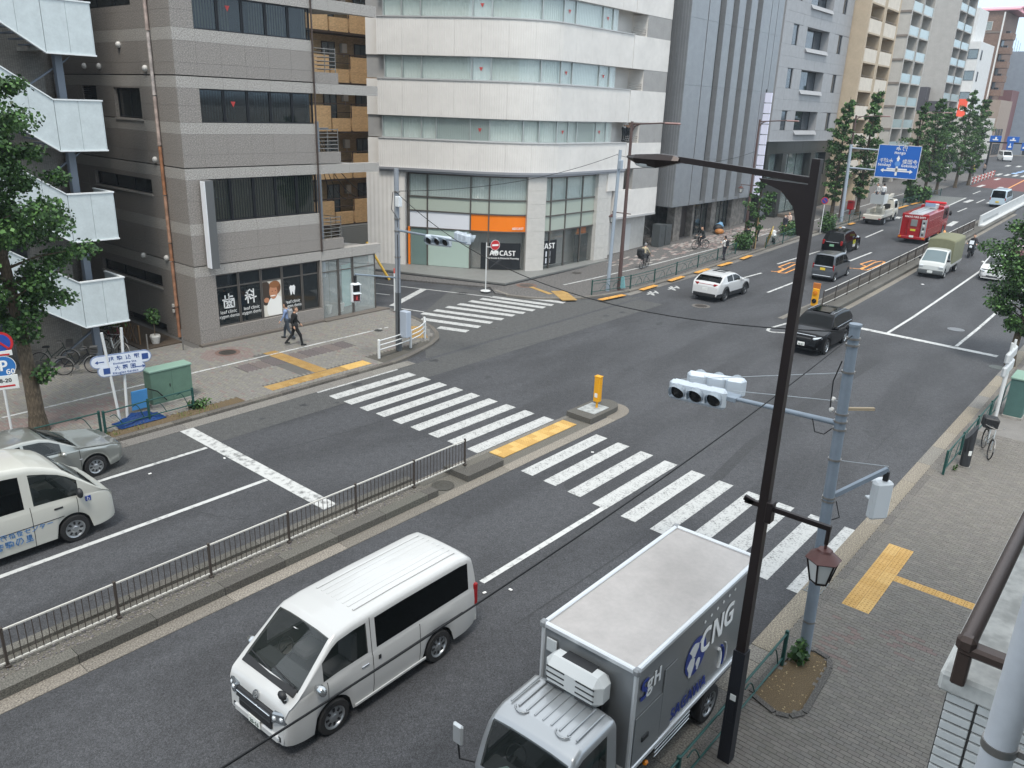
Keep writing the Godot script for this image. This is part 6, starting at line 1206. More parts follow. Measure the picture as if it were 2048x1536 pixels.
	both(v, "tail_lamp", v3(0.66, 0.98, o - 0.2), v3(0.4, 0.14, 0.14), redl, 0.03, Basis.from_euler(v3(0, 0.45, -0.1))); bit(v, "light_bar", v3(0, 1.0, o - 0.13), v3(1.2, 0.03, 0.05), redl); bit(v, "rear_diffuser", v3(0, 0.4, o - 0.04), v3(1.45, 0.22, 0.14), bp, 0.04); mirrors(v, 0.92, 1.08, -o + 1.65, ux.paint); plate(v, v3(0, 0.72, o - 0.03)); bit(v, "spoiler", v3(0, 1.45, o - 0.72), v3(1.2, 0.04, 0.3), ux.paint); bit(v, "sun_roof", v3(0, 1.555, -o + 2.6), v3(0.8, 0.012, 0.7), paint("car_glass", "#0c1011"), 0.004)
	for z in [0.9, 3.54]:
		for sd in [-1, 1]:
			var m := M.new(); var pts := []
			for k in 9: var a := PI * k / 8.0; pts.append(v3(sd * 0.925, ux.wr + 0.44 * sin(a), -o + z + 0.44 * cos(a)))
			m.tube(pts, 0.04, 6); part(v, "arch_trim", m, bp)
	var kei := {L = 3.4, hw = 0.74, roofw = 0.9, roofh = 0.75, sill = 0.2, wr = 0.28, wheels = [0.45, 2.9], paint = paint("paint_graphite", "#62666b", 0.3, 0.6), belt = [[0, 0.95], [3.4, 1.02]], plan = [[0, 0.8], [0.08, 0.92], [0.3, 1], [3.1, 1], [3.4, 0.93]], top = [[0, 0.5], [0.05, 0.85], [0.3, 1.0], [0.6, 1.08], [1.1, 1.62], [1.25, 1.72], [1.8, 1.78], [3.1, 1.76], [3.22, 1.7], [3.32, 1.05], [3.38, 0.8], [3.4, 0.4]], ws = [0.6, 1.14], rw = [3.21, 3.33], side = [[0.9, 1.7], [1.76, 2.5], [2.56, 3.1]]}
	v = car("grey_minicar", "dark grey boxy minicar with a yellow number plate", "car", v3(-17.72, 0, -54.9), 0.0, kei); o = 1.7
	bit(v, "rear_trim", v3(0, 1.0, o - 0.02), v3(1.25, 0.06, 0.06), chrome, 0.02); bit(v, "bumper_trim", v3(0, 0.38, o), v3(1.2, 0.07, 0.06), chrome, 0.02); plate(v, v3(0, 0.84, o + 0.005), 1.0, "#e0c23a"); both(v, "tail_lamp", v3(0.66, 0.95, o - 0.08), v3(0.08, 0.4, 0.1), redl, 0.02); mirrors(v, 0.74, 1.1, -o + 0.95, kei.paint)
	var tx := kei.duplicate(); tx.L = 4.4; tx.hw = 0.85; tx.wr = 0.31; tx.wheels = [0.8, 3.55]; tx.paint = black; tx.plan = [[0, 0.75], [0.1, 0.9], [0.4, 1], [3.9, 1], [4.25, 0.95], [4.4, 0.86]]; tx.top = [[0, 0.5], [0.06, 0.8], [0.4, 0.95], [1.0, 1.05], [1.1, 1.1], [1.75, 1.6], [2.0, 1.7], [2.8, 1.74], [3.6, 1.68], [3.85, 1.6], [4.2, 1.05], [4.32, 0.9], [4.4, 0.45]]; tx.ws = [1.1, 1.8]; tx.rw = [3.84, 4.2]; tx.side = [[1.5, 2.3], [2.38, 3.2], [3.26, 3.7]]; tx.belt = [[0, 0.9], [4.4, 1.0]]; tx.roofw = 0.8
	v = car("black_taxi", "black taxi with a roof lamp and yellow door lettering", "taxi", v3(-20.5, 0, -64.9), 0.0, tx); o = 2.2
	both(v, "tail_lamp", v3(0.68, 0.92, o - 0.12), v3(0.16, 0.36, 0.14), redl, 0.03); bit(v, "tailgate_trim", v3(0, 0.95, o - 0.09), v3(1.0, 0.04, 0.05), chrome); plate(v, v3(0, 0.72, o - 0.02), 1.0, "#7fae8f"); bit(v, "roof_lamp", v3(0, 1.82, -o + 2.3), v3(0.3, 0.14, 0.14), mt("lamp_clear"), 0.05); mirrors(v, 0.84, 1.12, -o + 1.45, mt("signal_body")); letters(v, "door_lettering", "GO", 0.3, face_to(v3(0.862, 0.78, -0.3), Vector3.FORWARD), mt("taxi_yellow", "#c8c832", 0.5)); letters(v, "door_lettering", "TAXI", 0.2, face_to(v3(0.862, 0.5, -0.3), Vector3.FORWARD), mt("letter_white"))
	var civ := sed.duplicate(); civ.L = 4.5; civ.paint = paint("paint_pearl", "#dadbdb"); civ.roofw = 0.76; civ.top = [[0, 0.4], [0.04, 0.56], [0.12, 0.66], [0.4, 0.76], [1.1, 0.9], [1.25, 0.96], [2.1, 1.38], [2.4, 1.44], [2.8, 1.44], [3.2, 1.38], [3.9, 1.05], [4.3, 1.0], [4.44, 0.9], [4.5, 0.5]]; civ.ws = [1.22, 2.14]; civ.rw = [3.22, 3.88]; civ.side = [[1.7, 2.5], [2.58, 3.4]]; civ.wheels = [0.85, 3.55]
	v = car("white_sports_saloon", "white saloon with dark front grille partly behind the roadside tree", "car", v3(-9.25, 0, -63.3), PI, civ); o = -2.25
	both(v, "headlight", v3(0.62, 0.66, o + 0.16), v3(0.36, 0.1, 0.2), lamp, 0.03, Basis.from_euler(v3(0.4, -0.5, 0.1))); bit(v, "grille", v3(0, 0.6, o + 0.03), v3(0.6, 0.09, 0.06), bp, 0.02); bit(v, "front_lip", v3(0, 0.22, o + 0.04), v3(1.3, 0.06, 0.12), civ.paint); bit(v, "lower_grille", v3(0, 0.36, o + 0.02), v3(0.7, 0.1, 0.06), bp, 0.02); mirrors(v, 0.87, 0.95, o + 1.6, civ.paint); plate(v, v3(0, 0.47, o - 0.02), -1.0)
	var rc := sed.duplicate(); rc.paint = paint("paint_maroon", "#5a2020", 0.25)
	v = car("maroon_saloon", "maroon saloon car half hidden behind the roadside tree", "car", v3(-9.0, 0, -72.5), PI, rc); mirrors(v, 0.87, 0.97, -2.375 + 1.75, rc.paint); both(v, "headlight", v3(0.62, 0.66, -2.375 + 0.16), v3(0.3, 0.12, 0.2), lamp, 0.03, Basis.from_euler(v3(0.4, -0.5, 0)))
	var bv := kei.duplicate(); bv.paint = paint("paint_iceblue", "#b4c6d2", 0.3); bv.hw = 0.8; bv.L = 3.9; bv.wheels = [0.5, 3.3]; bv.top = [[0, 0.5], [0.05, 0.9], [0.4, 1.1], [1.0, 1.75], [1.2, 1.85], [3.6, 1.85], [3.75, 1.75], [3.85, 1.0], [3.9, 0.4]]; bv.ws = [0.4, 1.04]; bv.rw = [3.7, 3.84]; bv.side = [[0.8, 1.6], [1.7, 2.6], [2.7, 3.5]]; bv.plan = [[0, 0.85], [0.1, 0.95], [0.3, 1], [3.6, 1], [3.9, 0.94]]
	v = car("pale_blue_van", "pale blue small van driving away beside the white barrier", "van", v3(-16.6, 0, -104.2), 0.0, bv); plate(v, v3(0, 0.6, 1.96), 1.0, "#e0c23a"); both(v, "tail_lamp", v3(0.72, 0.9, 1.9), v3(0.08, 0.3, 0.08), redl)
	for q in [[-9.5, -118.0, "#c9cbcc", "silver small van far away in the oncoming lanes", "far_small_van"], [-13.0, -150.0, "#d8d8d6", "white small van waiting beyond the second crossing", "far_waiting_van"], [-29.0, -176.0, "#cfd2d4", "white small van turning from the far side street", "far_turning_van"]]:
		var fv := bv.duplicate(); fv.paint = paint("fp" + q[2], q[2], 0.3); v = car(q[4], q[3], "van", v3(q[0], 0, q[1]), PI if q[0] > -20 else PI / 2 + 2.0, fv)
	parcel_truck(); covered_truck(); fire_engine(); lift_truck(); motor_scooter()
func parcel_truck():
	var sil := paint("truck_silver", "#a8abad", 0.32, 0.55); var t := thing("parcel_truck", "silver parcel truck with box body and refrigerator unit at the kerb", "truck", v3(-5.45, 0, -9.7), PI); var bp := mt("black_plastic"); var al := mt("truck_alu", "#c9cccd", 0.35, 0.6); var blue := mt("truck_blue", "#20357f", 0.45)
	# local -z is towards the viewer: cab front at z -3.05, box from -1.05 to 3.25
	var cab := {L = 1.42, hw = 0.84, roofw = 0.9, roofh = 0.95, sill = 0.42, wr = 0.36, wheels = [0.55], paint = sil, deck = 0.8, lift = false, inside = true, belt = [[0, 1.1], [1.42, 1.12]], plan = [[0, 0.88], [0.05, 0.96], [0.2, 1.0], [1.38, 1.0], [1.42, 0.97]], top = [[0, 0.55], [0.02, 0.95], [0.06, 1.12], [0.3, 1.84], [0.38, 1.93], [0.55, 2.0], [1.34, 2.02], [1.4, 1.96], [1.42, 1.1]], ws = [0.065, 0.315], rw = [], side = [[0.3, 1.15]]}
	car_body(t, cab, -2.7); seats(t, [[-0.4, 0.9, -1.75], [0.4, 0.9, -1.75]], -2.45, 1.1, 0.4)
	for i in 9: var m := M.new(); var x := -0.6 + i * 0.15; m.tube([v3(x, 2.03, -2.1), v3(x, 2.045, -1.42)], 0.017, 6); part(t, "roof_rib", m, sil)
	for k in 2:
		var m := M.new(); var pts := []
		for j in 9: var a := PI * j / 8; pts.append(v3(-0.37 + k * 0.75 + 0.12 * cos(a), 2.035, -2.1 - 0.1 * sin(a)))
		m.tube(pts, 0.014, 5); part(t, "roof_rib", m, sil)
	bit(t, "dash_papers", v3(0.15, 1.19, -2.5), v3(0.5, 0.015, 0.3), mt("paper_green", "#b9d4cc", 0.7), 0.004, Basis(Vector3.RIGHT, 0.5)); both(t, "headlight", v3(0.66, 0.75, -2.68), v3(0.26, 0.2, 0.1), mt("lamp_clear"), 0.04); bit(t, "bumper", v3(0, 0.5, -2.72), v3(1.66, 0.26, 0.14), sil, 0.05)
	for sd in [-1, 1]: var m := M.new(); m.tube([v3(sd * 0.8, 1.15, -2.66), v3(sd * 0.98, 1.2, -2.8), v3(sd * 1.0, 1.5, -2.82)], 0.016, 6); var mm := part(t, "mirror_arm", m, bp); m = M.new(); m.bbox(v3(sd * 1.0, 1.66, -2.82), v3(0.2, 0.36, 0.07), 0.03); part(mm, "mirror", m, al)
	for sd in [-1, 1]:
		for z in [1.75]: wheel(t, v3(sd * 0.78, 0.37, z), 0.37, sd, "rim_silver")
	var fr := M.new(); fr.span(v3(-0.4, 0.45, -1.3), v3(0.4, 0.72, 3.1)); fr.span(v3(-0.8, 0.35, 0.2), v3(0.8, 0.72, 1.1)); part(t, "chassis_frame", fr, bp)
	# box body
	var y0 := 0.78; var y1 := 2.7; var z0 := -1.05; var z1 := 3.22; var W := 0.88
	var bx := M.new(); bx.span(v3(-W + 0.03, y0, z0 + 0.03), v3(W - 0.03, y1 - 0.03, z1 - 0.03)); var body := part(t, "box_body", bx, paint("box_silver", "#8d9092", 0.35, 0.5, 0.3))
	var rf := M.new(); rf.span(v3(-W + 0.06, y1 - 0.03, z0 + 0.06), v3(W - 0.06, y1 + 0.01, z1 - 0.06)); part(t, "box_roof", rf, mt("box_roof", "#b7b1ac", 0.32, 0.5, "soft", 0.5))
	var tr := M.new()
	for sd in [-1, 1]:
		tr.bbox(v3(sd * (W - 0.03), y1, (z0 + z1) / 2), v3(0.08, 0.1, z1 - z0), 0.02); tr.bbox(v3(sd * (W - 0.02), y0 + 0.04, (z0 + z1) / 2), v3(0.06, 0.1, z1 - z0), 0.015)
		for z in [z0 + 0.03, z1 - 0.03]: tr.bbox(v3(sd * (W - 0.025), (y0 + y1) / 2, z), v3(0.07, y1 - y0, 0.07), 0.02)
	for z in [z0 + 0.03, z1 - 0.03]: tr.bbox(v3(0, y1, z), v3(W * 2 - 0.08, 0.098, 0.08), 0.02); tr.bbox(v3(0, y0 + 0.04, z), v3(W * 2 - 0.06, 0.098, 0.06), 0.015)
	part(t, "box_edging", tr, mt("box_edge", "#d3d6d8", 0.35, 0.4))
	for sd in [-1, 1]: for z in [z0 + 0.03, z1 - 0.03]: bit(t, "corner_cap", v3(sd * (W - 0.02), y1, z), v3(0.12, 0.13, 0.12), mt("cap_grey", "#8f9294", 0.45, 0.3), 0.03)
	# refrigerator unit on the front wall
	var ru = bit(t, "refrigerator_unit", v3(0, 2.28, -1.27), v3(1.06, 0.52, 0.42), mt("unit_white", "#c9cccb", 0.45), 0.12); bit(ru, "unit_well", v3(0, 2.535, -1.22), v3(0.56, 0.02, 0.2), bp, 0.005)
	for k in 4: both(ru, "unit_slot", v3(0.27, 2.4 - k * 0.1, -1.478), v3(0.34, 0.03, 0.02), bp, 0.008)
	for k in 2: bit(t, "unit_bracket", v3(-0.3 + k * 0.6, 1.75, -1.12), v3(0.1, 0.6, 0.1), bp)
	bit(t, "box_window", v3(0.66, 2.4, -1.06), v3(0.2, 0.24, 0.03), mt("window_milk", "#b8bcbc", 0.3), 0.01)
	# side towards the pavement (local -x), doors and lettering
	var S := Wall.new(v3(-W + 0.02, 0, -1.05), v3(0, 0, 1)); S.no = v3(-1, 0, 0); var ri := v3(0, 0, 1)
	var dm := M.new(); S.slab(dm, 0.12, 0.92, 0.85, 1.78, 0.0, 0.014); part(t, "side_door", dm, paint("box_silver", "#9da0a2")); dm = M.new(); S.slab(dm, 0.93, 1.3, 0.9, 2.2, 0.0, 0.012); part(t, "side_door", dm, paint("box_silver", "#9da0a2")); bit(t, "door_latch", S.p(0.45, 1.25, 0.025), v3(0.02, 0.1, 0.2), bp)
	bit(t, "side_marker", S.p(0.6, 0.62, 0.0), v3(0.08, 0.08, 0.12), mt("lamp_amber"), 0.03)
	var lt := func(s, h, u, v, mat): letters(t, "side_lettering", s, h, Transform3D(Basis(ri, Vector3.UP, v3(-1, 0, 0)), S.p(u, v, 0.01)), mat)
	lt.call("S", 0.36, 0.3, 2.22, blue); lt.call("gH", 0.26, 0.58, 2.25, mt("truck_line", "#d4d6d6", 0.4)); lt.call("SAGAWA", 0.22, 1.9, 1.08, blue); lt.call("CN", 0.46, 2.55, 2.0, mt("letter_white")); lt.call("G", 0.44, 3.18, 2.05, mt("letter_white"))
	var gl := M.new(); gl.lathe(S.p(2.0, 1.85, 0.0), v3(-1, 0, 0), [[0.36, 0.0], [0.36, 0.006], [0.0, 0.007]], 28); var gg := part(t, "globe_emblem", gl, blue)
	for q in [[1.92, 2.0, 0.2, 0.14], [1.85, 1.7, 0.16, 0.2], [2.18, 2.05, 0.1, 0.08], [2.1, 1.65, 0.1, 0.12]]:
		var pl := pv2()
		for k in 9: var a := TAU * k / 9; pl.append(v2(q[2] * cos(a) * (0.7 + 0.3 * sin(k * 2.1)), q[3] * sin(a)))
		var m := M.new(); m.ext(pl, Transform3D(Basis(ri, Vector3.UP, v3(-1, 0, 0)), S.p(q[0], q[1], 0.007)), 0.004); part(gg, "land_shape", m, mt("truck_line", "#d4d6d6"))
	for k in 3: var m := M.new(); var pts := range(8).map(func(j): return S.p(2.75 + k * 0.13 + 0.28 * cos(0.9 - j * 0.2), 1.2 + 0.3 * sin(1.2 - j * 0.25), 0.006)); m.tube(pts, 0.035 - k * 0.01, 5); part(t, "swoosh", m, blue if k == 1 else mt("truck_line", "#d4d6d6"))
	for k in 6: bit(t, "star_print", S.p(2.2 + k * 0.22, 2.42 + 0.02 * k, 0.008), v3(0.008, 0.05, 0.05), mt("truck_line", "#d4d6d6"), 0.002, Basis(Vector3.RIGHT, 0.785))
	for k in 4: bit(t, "guard_rail", v3(-0.82, 0.45 + k * 0.08, 0.5), v3(0.02, 0.02, 1.2), al)
func covered_truck():
	var p := v3(-12.65, gy(-61.7), -61.7); var t := thing("covered_truck", "white light truck with an olive canvas cover", "truck", p, PI); t.rotation.x = -0.033; var white := paint("paint_truckwhite", "#b6b9b6", 0.35); var can := mt("canvas_olive", "#77785f", 0.9, 0, "soft", 1.0, 0.3); var bp := mt("black_plastic")
	var cab := {L = 1.75, hw = 0.82, roofw = 0.86, roofh = 0.85, sill = 0.3, wr = 0.3, wheels = [0.65], paint = white, lift = false, belt = [[0, 0.98], [1.75, 1.02]], plan = [[0, 0.84], [0.06, 0.94], [0.25, 1.0], [1.7, 1.0], [1.75, 0.98]], top = [[0, 0.5], [0.04, 0.8], [0.18, 1.0], [0.3, 1.06], [0.95, 1.72], [1.1, 1.8], [1.65, 1.82], [1.75, 1.7]], ws = [0.32, 0.97], rw = [], side = [[0.75, 1.5]], glass = paint("glass_pale", "#54666a", 0.05)}
	car_body(t, cab, -2.35); bit(t, "bumper", v3(0, 0.45, -2.36), v3(1.6, 0.26, 0.1), mt("bumper_grey", "#55595a", 0.6), 0.04); both(t, "headlight", v3(0.62, 0.78, -2.3), v3(0.3, 0.16, 0.12), mt("lamp_clear"), 0.04); plate(t, v3(0, 0.45, -2.42), -1.0); mirrors(t, 0.82, 1.2, -1.75, bp)
	var c := M.new(); var P := []
	for z in [-0.55, -0.5, 0.6, 1.7, 2.4, 2.45]:
		var row := []; var k := 0.96 if z < -0.52 or z > 2.43 else 1.0
		for q in [[-0.84, 0.6], [-0.86, 1.4], [-0.85, 2.2], [-0.8, 2.38], [-0.4, 2.46], [0, 2.48], [0.4, 2.46], [0.8, 2.38], [0.85, 2.2], [0.86, 1.4], [0.84, 0.6]]: row.append(v3(q[0] * k, 0.6 + (q[1] - 0.6) * k - (0.025 if absf(z - 0.6) < 0.1 else 0.0), z))
		P.append(row)
	c.grid(P)
	for e in [0, 5]:
		for j in 10: c.face([v3(0, 1.4, P[e][0].z), P[e][j], P[e][j + 1]], v3(0, 1.4, 1))
	part(t, "canvas_cover", c, can); bit(t, "load_bed", v3(0, 0.68, 0.95), v3(1.7, 0.2, 3.05), white, 0.02)
	for sd in [-1, 1]: wheel(t, v3(sd * 0.72, 0.3, 1.3), 0.3, sd, "rim_silver")
	var ch := M.new(); ch.span(v3(-0.4, 0.3, -0.6), v3(0.4, 0.58, 2.3)); part(t, "chassis", ch, bp)
func fire_engine():
	var t := thing("fire_engine", "red fire engine with open rear hose bay and silver ladder deck", "fire engine", v3(-17.3, gy(-75.6), -75.6), 0.0); t.rotation.x = 0.033; var red := paint("paint_fire", "#930d15", 0.25, 0.0, 0.5); var bp := mt("black_plastic"); var al := mt("truck_alu", "#c9cccd", 0.35, 0.6); var yel := mt("fire_yellow", "#c8c23a", 0.5)
	var cab := {L = 2.0, hw = 1.0, roofw = 0.93, roofh = 1.3, sill = 0.4, wr = 0.45, wheels = [1.2], paint = red, lift = false, belt = [[0, 1.4], [2, 1.4]], plan = [[0, 0.9], [0.1, 0.98], [0.3, 1], [2, 1]], top = [[0, 0.6], [0.03, 1.3], [0.1, 1.5], [0.3, 2.45], [0.45, 2.6], [1.9, 2.65], [2.0, 2.6]], ws = [0.1, 0.31], rw = [], side = [[0.4, 1.2], [1.3, 1.9]]}
	car_body(t, cab, -3.7)
	for sd in [-1, 1]: bit(t, "side_locker", v3(sd * 0.78, 1.45, 0.9), v3(0.5, 1.95, 4.8), red, 0.05); wheel(t, v3(sd * 0.85, 0.45, 1.6), 0.45, sd, "rim_silver")
	bit(t, "body_core", v3(0, 1.3, 0.4), v3(1.1, 1.6, 3.9), red); bit(t, "deck", v3(0, 2.36, 0.9), v3(1.5, 0.06, 4.4), al)
	for k in 3: bit(t, "ladder_rail", v3(-0.4 + k * 0.2, 2.5, 0.8), v3(0.05, 0.1, 4.2), al)
	bit(t, "rear_bay", v3(0, 1.35, 2.9), v3(0.9, 1.5, 0.9), mt("bay_red", "#8c1a1e", 0.6)); bit(t, "bay_door", v3(0, 0.85, 3.36), v3(0.86, 0.7, 0.04), red); bit(t, "rolled_hose", v3(0.0, 1.7, 3.36), v3(0.5, 0.55, 0.06), mt("hose_grey", "#777a7a", 0.8), 0.02); bit(t, "warning_label", v3(0, 1.12, 3.39), v3(0.4, 0.16, 0.02), yel)
	bit(t, "rear_header", v3(0, 2.2, 3.28), v3(1.7, 0.3, 0.1), red); letters(t, "rear_lettering", "TOKYO FIRE DEPT", 0.14, Transform3D(Basis(), v3(0, 2.17, 3.335)), mt("letter_white"))
	bit(t, "pump_panel", v3(0.76, 1.3, 3.31), v3(0.34, 1.4, 0.06), al); for k in 5: bit(t, "pump_valve", v3(0.76, 0.8 + k * 0.24, 3.36), v3(0.16, 0.14, 0.06), [bp, mt("cap_white")][k % 2], 0.03)
	both(t, "bay_trim", v3(0.5, 1.3, 3.36), v3(0.07, 1.5, 0.06), red); bit(t, "tow_bar", v3(0, 0.5, 3.4), v3(2.1, 0.22, 0.24), red, 0.03); both(t, "tail_lamp", v3(0.9, 0.55, 3.53), v3(0.22, 0.14, 0.04), mt("lamp_amber")); both(t, "grab_rail", v3(0.98, 1.4, 3.42), v3(0.04, 1.5, 0.04), al)
	bit(t, "light_bar", v3(0, 2.78, -2.6), v3(1.7, 0.2, 0.3), mt("beacon_red", "#c3202a", 0.15), 0.06); bit(t, "speaker_box", v3(0.1, 2.62, -1.3), v3(0.9, 0.4, 0.5), al, 0.03); bit(t, "roof_screen", v3(0.0, 2.75, -0.85), v3(0.8, 0.3, 0.05), mt("screen_blue", "#7f93ad", 0.3)); plate(t, v3(0, 0.62, 3.54)); mirrors(t, 1.05, 1.9, -3.5, bp, v3(0.2, 0.4, 0.1))
	var ch := M.new(); ch.span(v3(-0.6, 0.35, -1.7), v3(0.6, 0.7, 3.2)); part(t, "chassis", ch, bp)
func lift_truck():
	var t := thing("aerial_lift_truck", "cream aerial work truck with raised bucket stopped at the far kerb", "truck", v3(-22.85, gy(-82.5), -82.5), 0.0); t.rotation.x = 0.033; var cr := paint("paint_cream", "#cdc9bd", 0.35); var bp := mt("black_plastic")
	var cab := {L = 1.7, hw = 0.85, roofw = 0.88, roofh = 0.9, sill = 0.4, wr = 0.36, wheels = [0.75], paint = cr, lift = false, belt = [[0, 1.15], [1.7, 1.15]], plan = [[0, 0.88], [0.1, 0.97], [0.3, 1], [1.7, 1]], top = [[0, 0.6], [0.03, 1.0], [0.1, 1.2], [0.45, 1.95], [0.6, 2.05], [1.65, 2.08], [1.7, 2.0]], ws = [0.1, 0.48], rw = [1.66, 1.7], side = [[0.5, 1.4]]}
	car_body(t, cab, -2.6); bit(t, "flat_bed", v3(0, 0.8, 0.95), v3(1.72, 0.3, 3.5), cr, 0.03); both(t, "tool_locker", v3(0.7, 1.1, 0.6), v3(0.3, 0.4, 2.4), cr, 0.02); bit(t, "rear_gate", v3(0, 0.72, 2.7), v3(1.6, 0.36, 0.08), cr, 0.02); bit(t, "rear_window_guard", v3(-0.1, 1.4, -0.85), v3(1.2, 0.5, 0.05), bp)
	for sd in [-1, 1]: wheel(t, v3(sd * 0.74, 0.36, 1.5), 0.36, sd, "rim_silver")
	bit(t, "turntable", v3(0, 1.25, 0.5), v3(0.6, 0.6, 0.7), cr, 0.05); var m := M.new(); m.box(v3(0.15, 2.15, -0.6), v3(0.26, 0.3, 3.4), Basis(Vector3.RIGHT, 0.12)); m.box(v3(0.15, 1.75, 1.0), v3(0.3, 0.34, 1.2), Basis(Vector3.RIGHT, 0.4)); part(t, "boom", m, cr)
	var bk := M.new(); bk.span(v3(-0.55, 1.9, 0.9), v3(0.65, 1.96, 2.2))
	for q in [[-0.55, -0.5, 0.9, 2.2], [0.6, 0.65, 0.9, 2.2]]: bk.span(v3(q[0], 1.96, q[2]), v3(q[1], 2.75, q[3]))
	bk.span(v3(-0.5, 1.96, 0.9), v3(0.6, 2.75, 0.95)); bk.span(v3(-0.5, 1.96, 2.15), v3(0.6, 2.75, 2.2)); part(t, "bucket", bk, mt("bucket_white", "#d6d6d1", 0.5)); both(t, "tail_lamp", v3(0.7, 0.62, 2.74), v3(0.2, 0.1, 0.05), mt("lamp_red")); bit(t, "under_guard", v3(0, 0.45, 2.5), v3(1.6, 0.16, 0.1), bp)
	var ch := M.new(); ch.span(v3(-0.4, 0.35, -1.0), v3(0.4, 0.65, 2.5)); part(t, "chassis", ch, bp)
	for sd in [-1, 1]: for z in [-0.6, 2.3]: bit(t, "outrigger", v3(sd * 0.8, 0.5, z), v3(0.12, 0.5, 0.12), bp)
func motor_scooter():
	var t := thing("motor_scooter", "black motor scooter ridden in the oncoming lane behind the covered truck", "scooter", v3(-12.25, gy(-69.5), -69.5), PI); var bp := paint("paint_black", "#0f0f12"); var m := M.new()
	for z in [-0.62, 0.62]: m = M.new(); m.lathe(v3(0, 0.27, z), Vector3.RIGHT, [[0.15, -0.05], [0.27, -0.05], [0.28, 0], [0.27, 0.05], [0.15, 0.05], [0.15, -0.05]], 18); part(t, "wheel", m, mt("rubber"))
	bit(t, "front_cowl", v3(0, 0.75, -0.5), v3(0.36, 0.7, 0.2), bp, 0.07, Basis(Vector3.RIGHT, 0.3)); bit(t, "headlight", v3(0, 0.85, -0.66), v3(0.2, 0.2, 0.1), mt("lamp_clear"), 0.05, Basis(Vector3.RIGHT, 0.3)); bit(t, "seat", v3(0, 0.78, 0.35), v3(0.3, 0.14, 0.8), mt("black_plastic"), 0.06); bit(t, "rear_body", v3(0, 0.58, 0.4), v3(0.32, 0.3, 0.8), bp, 0.08); bit(t, "foot_board", v3(0, 0.36, -0.1), v3(0.34, 0.1, 0.5), bp, 0.03); bit(t, "wind_shield", v3(0, 1.16, -0.52), v3(0.3, 0.3, 0.02), mt("lamp_clear"), 0.01, Basis(Vector3.RIGHT, 0.4))
	m = M.new(); m.tube([v3(-0.34, 1.02, -0.3), v3(0, 1.0, -0.42), v3(0.34, 1.02, -0.3)], 0.016); part(t, "handlebar", m, mt("black_plastic")); both(t, "mirror", v3(0.28, 1.22, -0.4), v3(0.12, 0.08, 0.03), mt("black_plastic"))
# ================= street furniture =================
func pole(m: M, b: Vector3, t: Vector3, r0: float, r1: float, seg := 14): m.cyl(b, t, r0, r1, seg)
func wire(called: String, label: String, a: Vector3, b: Vector3, sag: float, r := 0.012, hex := "wire_black"):
	var m := M.new(); var p := []
	for i in 33: var t := i / 32.0; p.append(a.lerp(b, t) + v3(0, -sag * 4 * t * (1 - t), 0))
	m.tube(p, r, 6); return solo(called, label, "cable", m, mt(hex))
func signal_head(root: Node3D, o: Vector3, turn: float, called := "signal_head"):
	var b := Basis(Vector3.UP, turn); var m := M.new(); m.bbox(o, v3(1.22, 0.42, 0.16), 0.06, b)
	for i in 3: m.bbox(o + b * v3((i - 1) * 0.385, 0, -0.1), v3(0.37, 0.4, 0.1), 0.05, b)
	var h := wpart(root, called, m, mt("signal_body"))
	for i in 3:
		var c := o + b * v3((i - 1) * 0.385, 0, 0.085); var l := M.new(); l.lathe(c, b.z, [[0.15, 0.0], [0.15, 0.01], [0.1, 0.025], [0, 0.03]], 18); part(h, "lens", l, mt("lens_dark"))
		var v := M.new(); var P := []
		for k in 13: var a := deg_to_rad(-35 + k * 20.8); var e := b * v3(cos(a), sin(a), 0); P.append([c + e * 0.165, c + e * 0.165 + b.z * (0.12 + 0.14 * maxf(0, sin(a)))])
		v.grid(P); v.grid(P, true); part(h, "visor", v, mt("signal_body"))
func ped_signal(root: Node3D, o: Vector3, turn: float, lit := true):
	var b := Basis(Vector3.UP, turn); var m := M.new(); m.bbox(o, v3(0.4, 0.8, 0.2), 0.05, b); var h := wpart(root, "pedestrian_signal", m, mt("ped_body", "#d4d8da", 0.45))
	for k in 2:
		m = M.new(); m.bbox(o + b * v3(0, 0.19 - k * 0.38, 0.1), v3(0.3, 0.3, 0.03), 0.01, b); part(h, "lens", m, mt("lens_dark") if k == 0 else mt("lens_redfig", "#5a1f22", 0.3))
		m = M.new(); m.bbox(o + b * v3(0, 0.36 - k * 0.38, 0.16), v3(0.34, 0.03, 0.14), 0.01, b); part(h, "visor", m, mt("ped_body"))
	if lit: m = M.new(); m.ball(o + b * v3(0, -0.11, 0.12), v3(0.03, 0.03, 0.01)); m.box(o + b * v3(0, -0.21, 0.12), v3(0.07, 0.14, 0.01), b); part(h, "standing_figure", m, mt("figure_red", "#d8484a", 0.5))
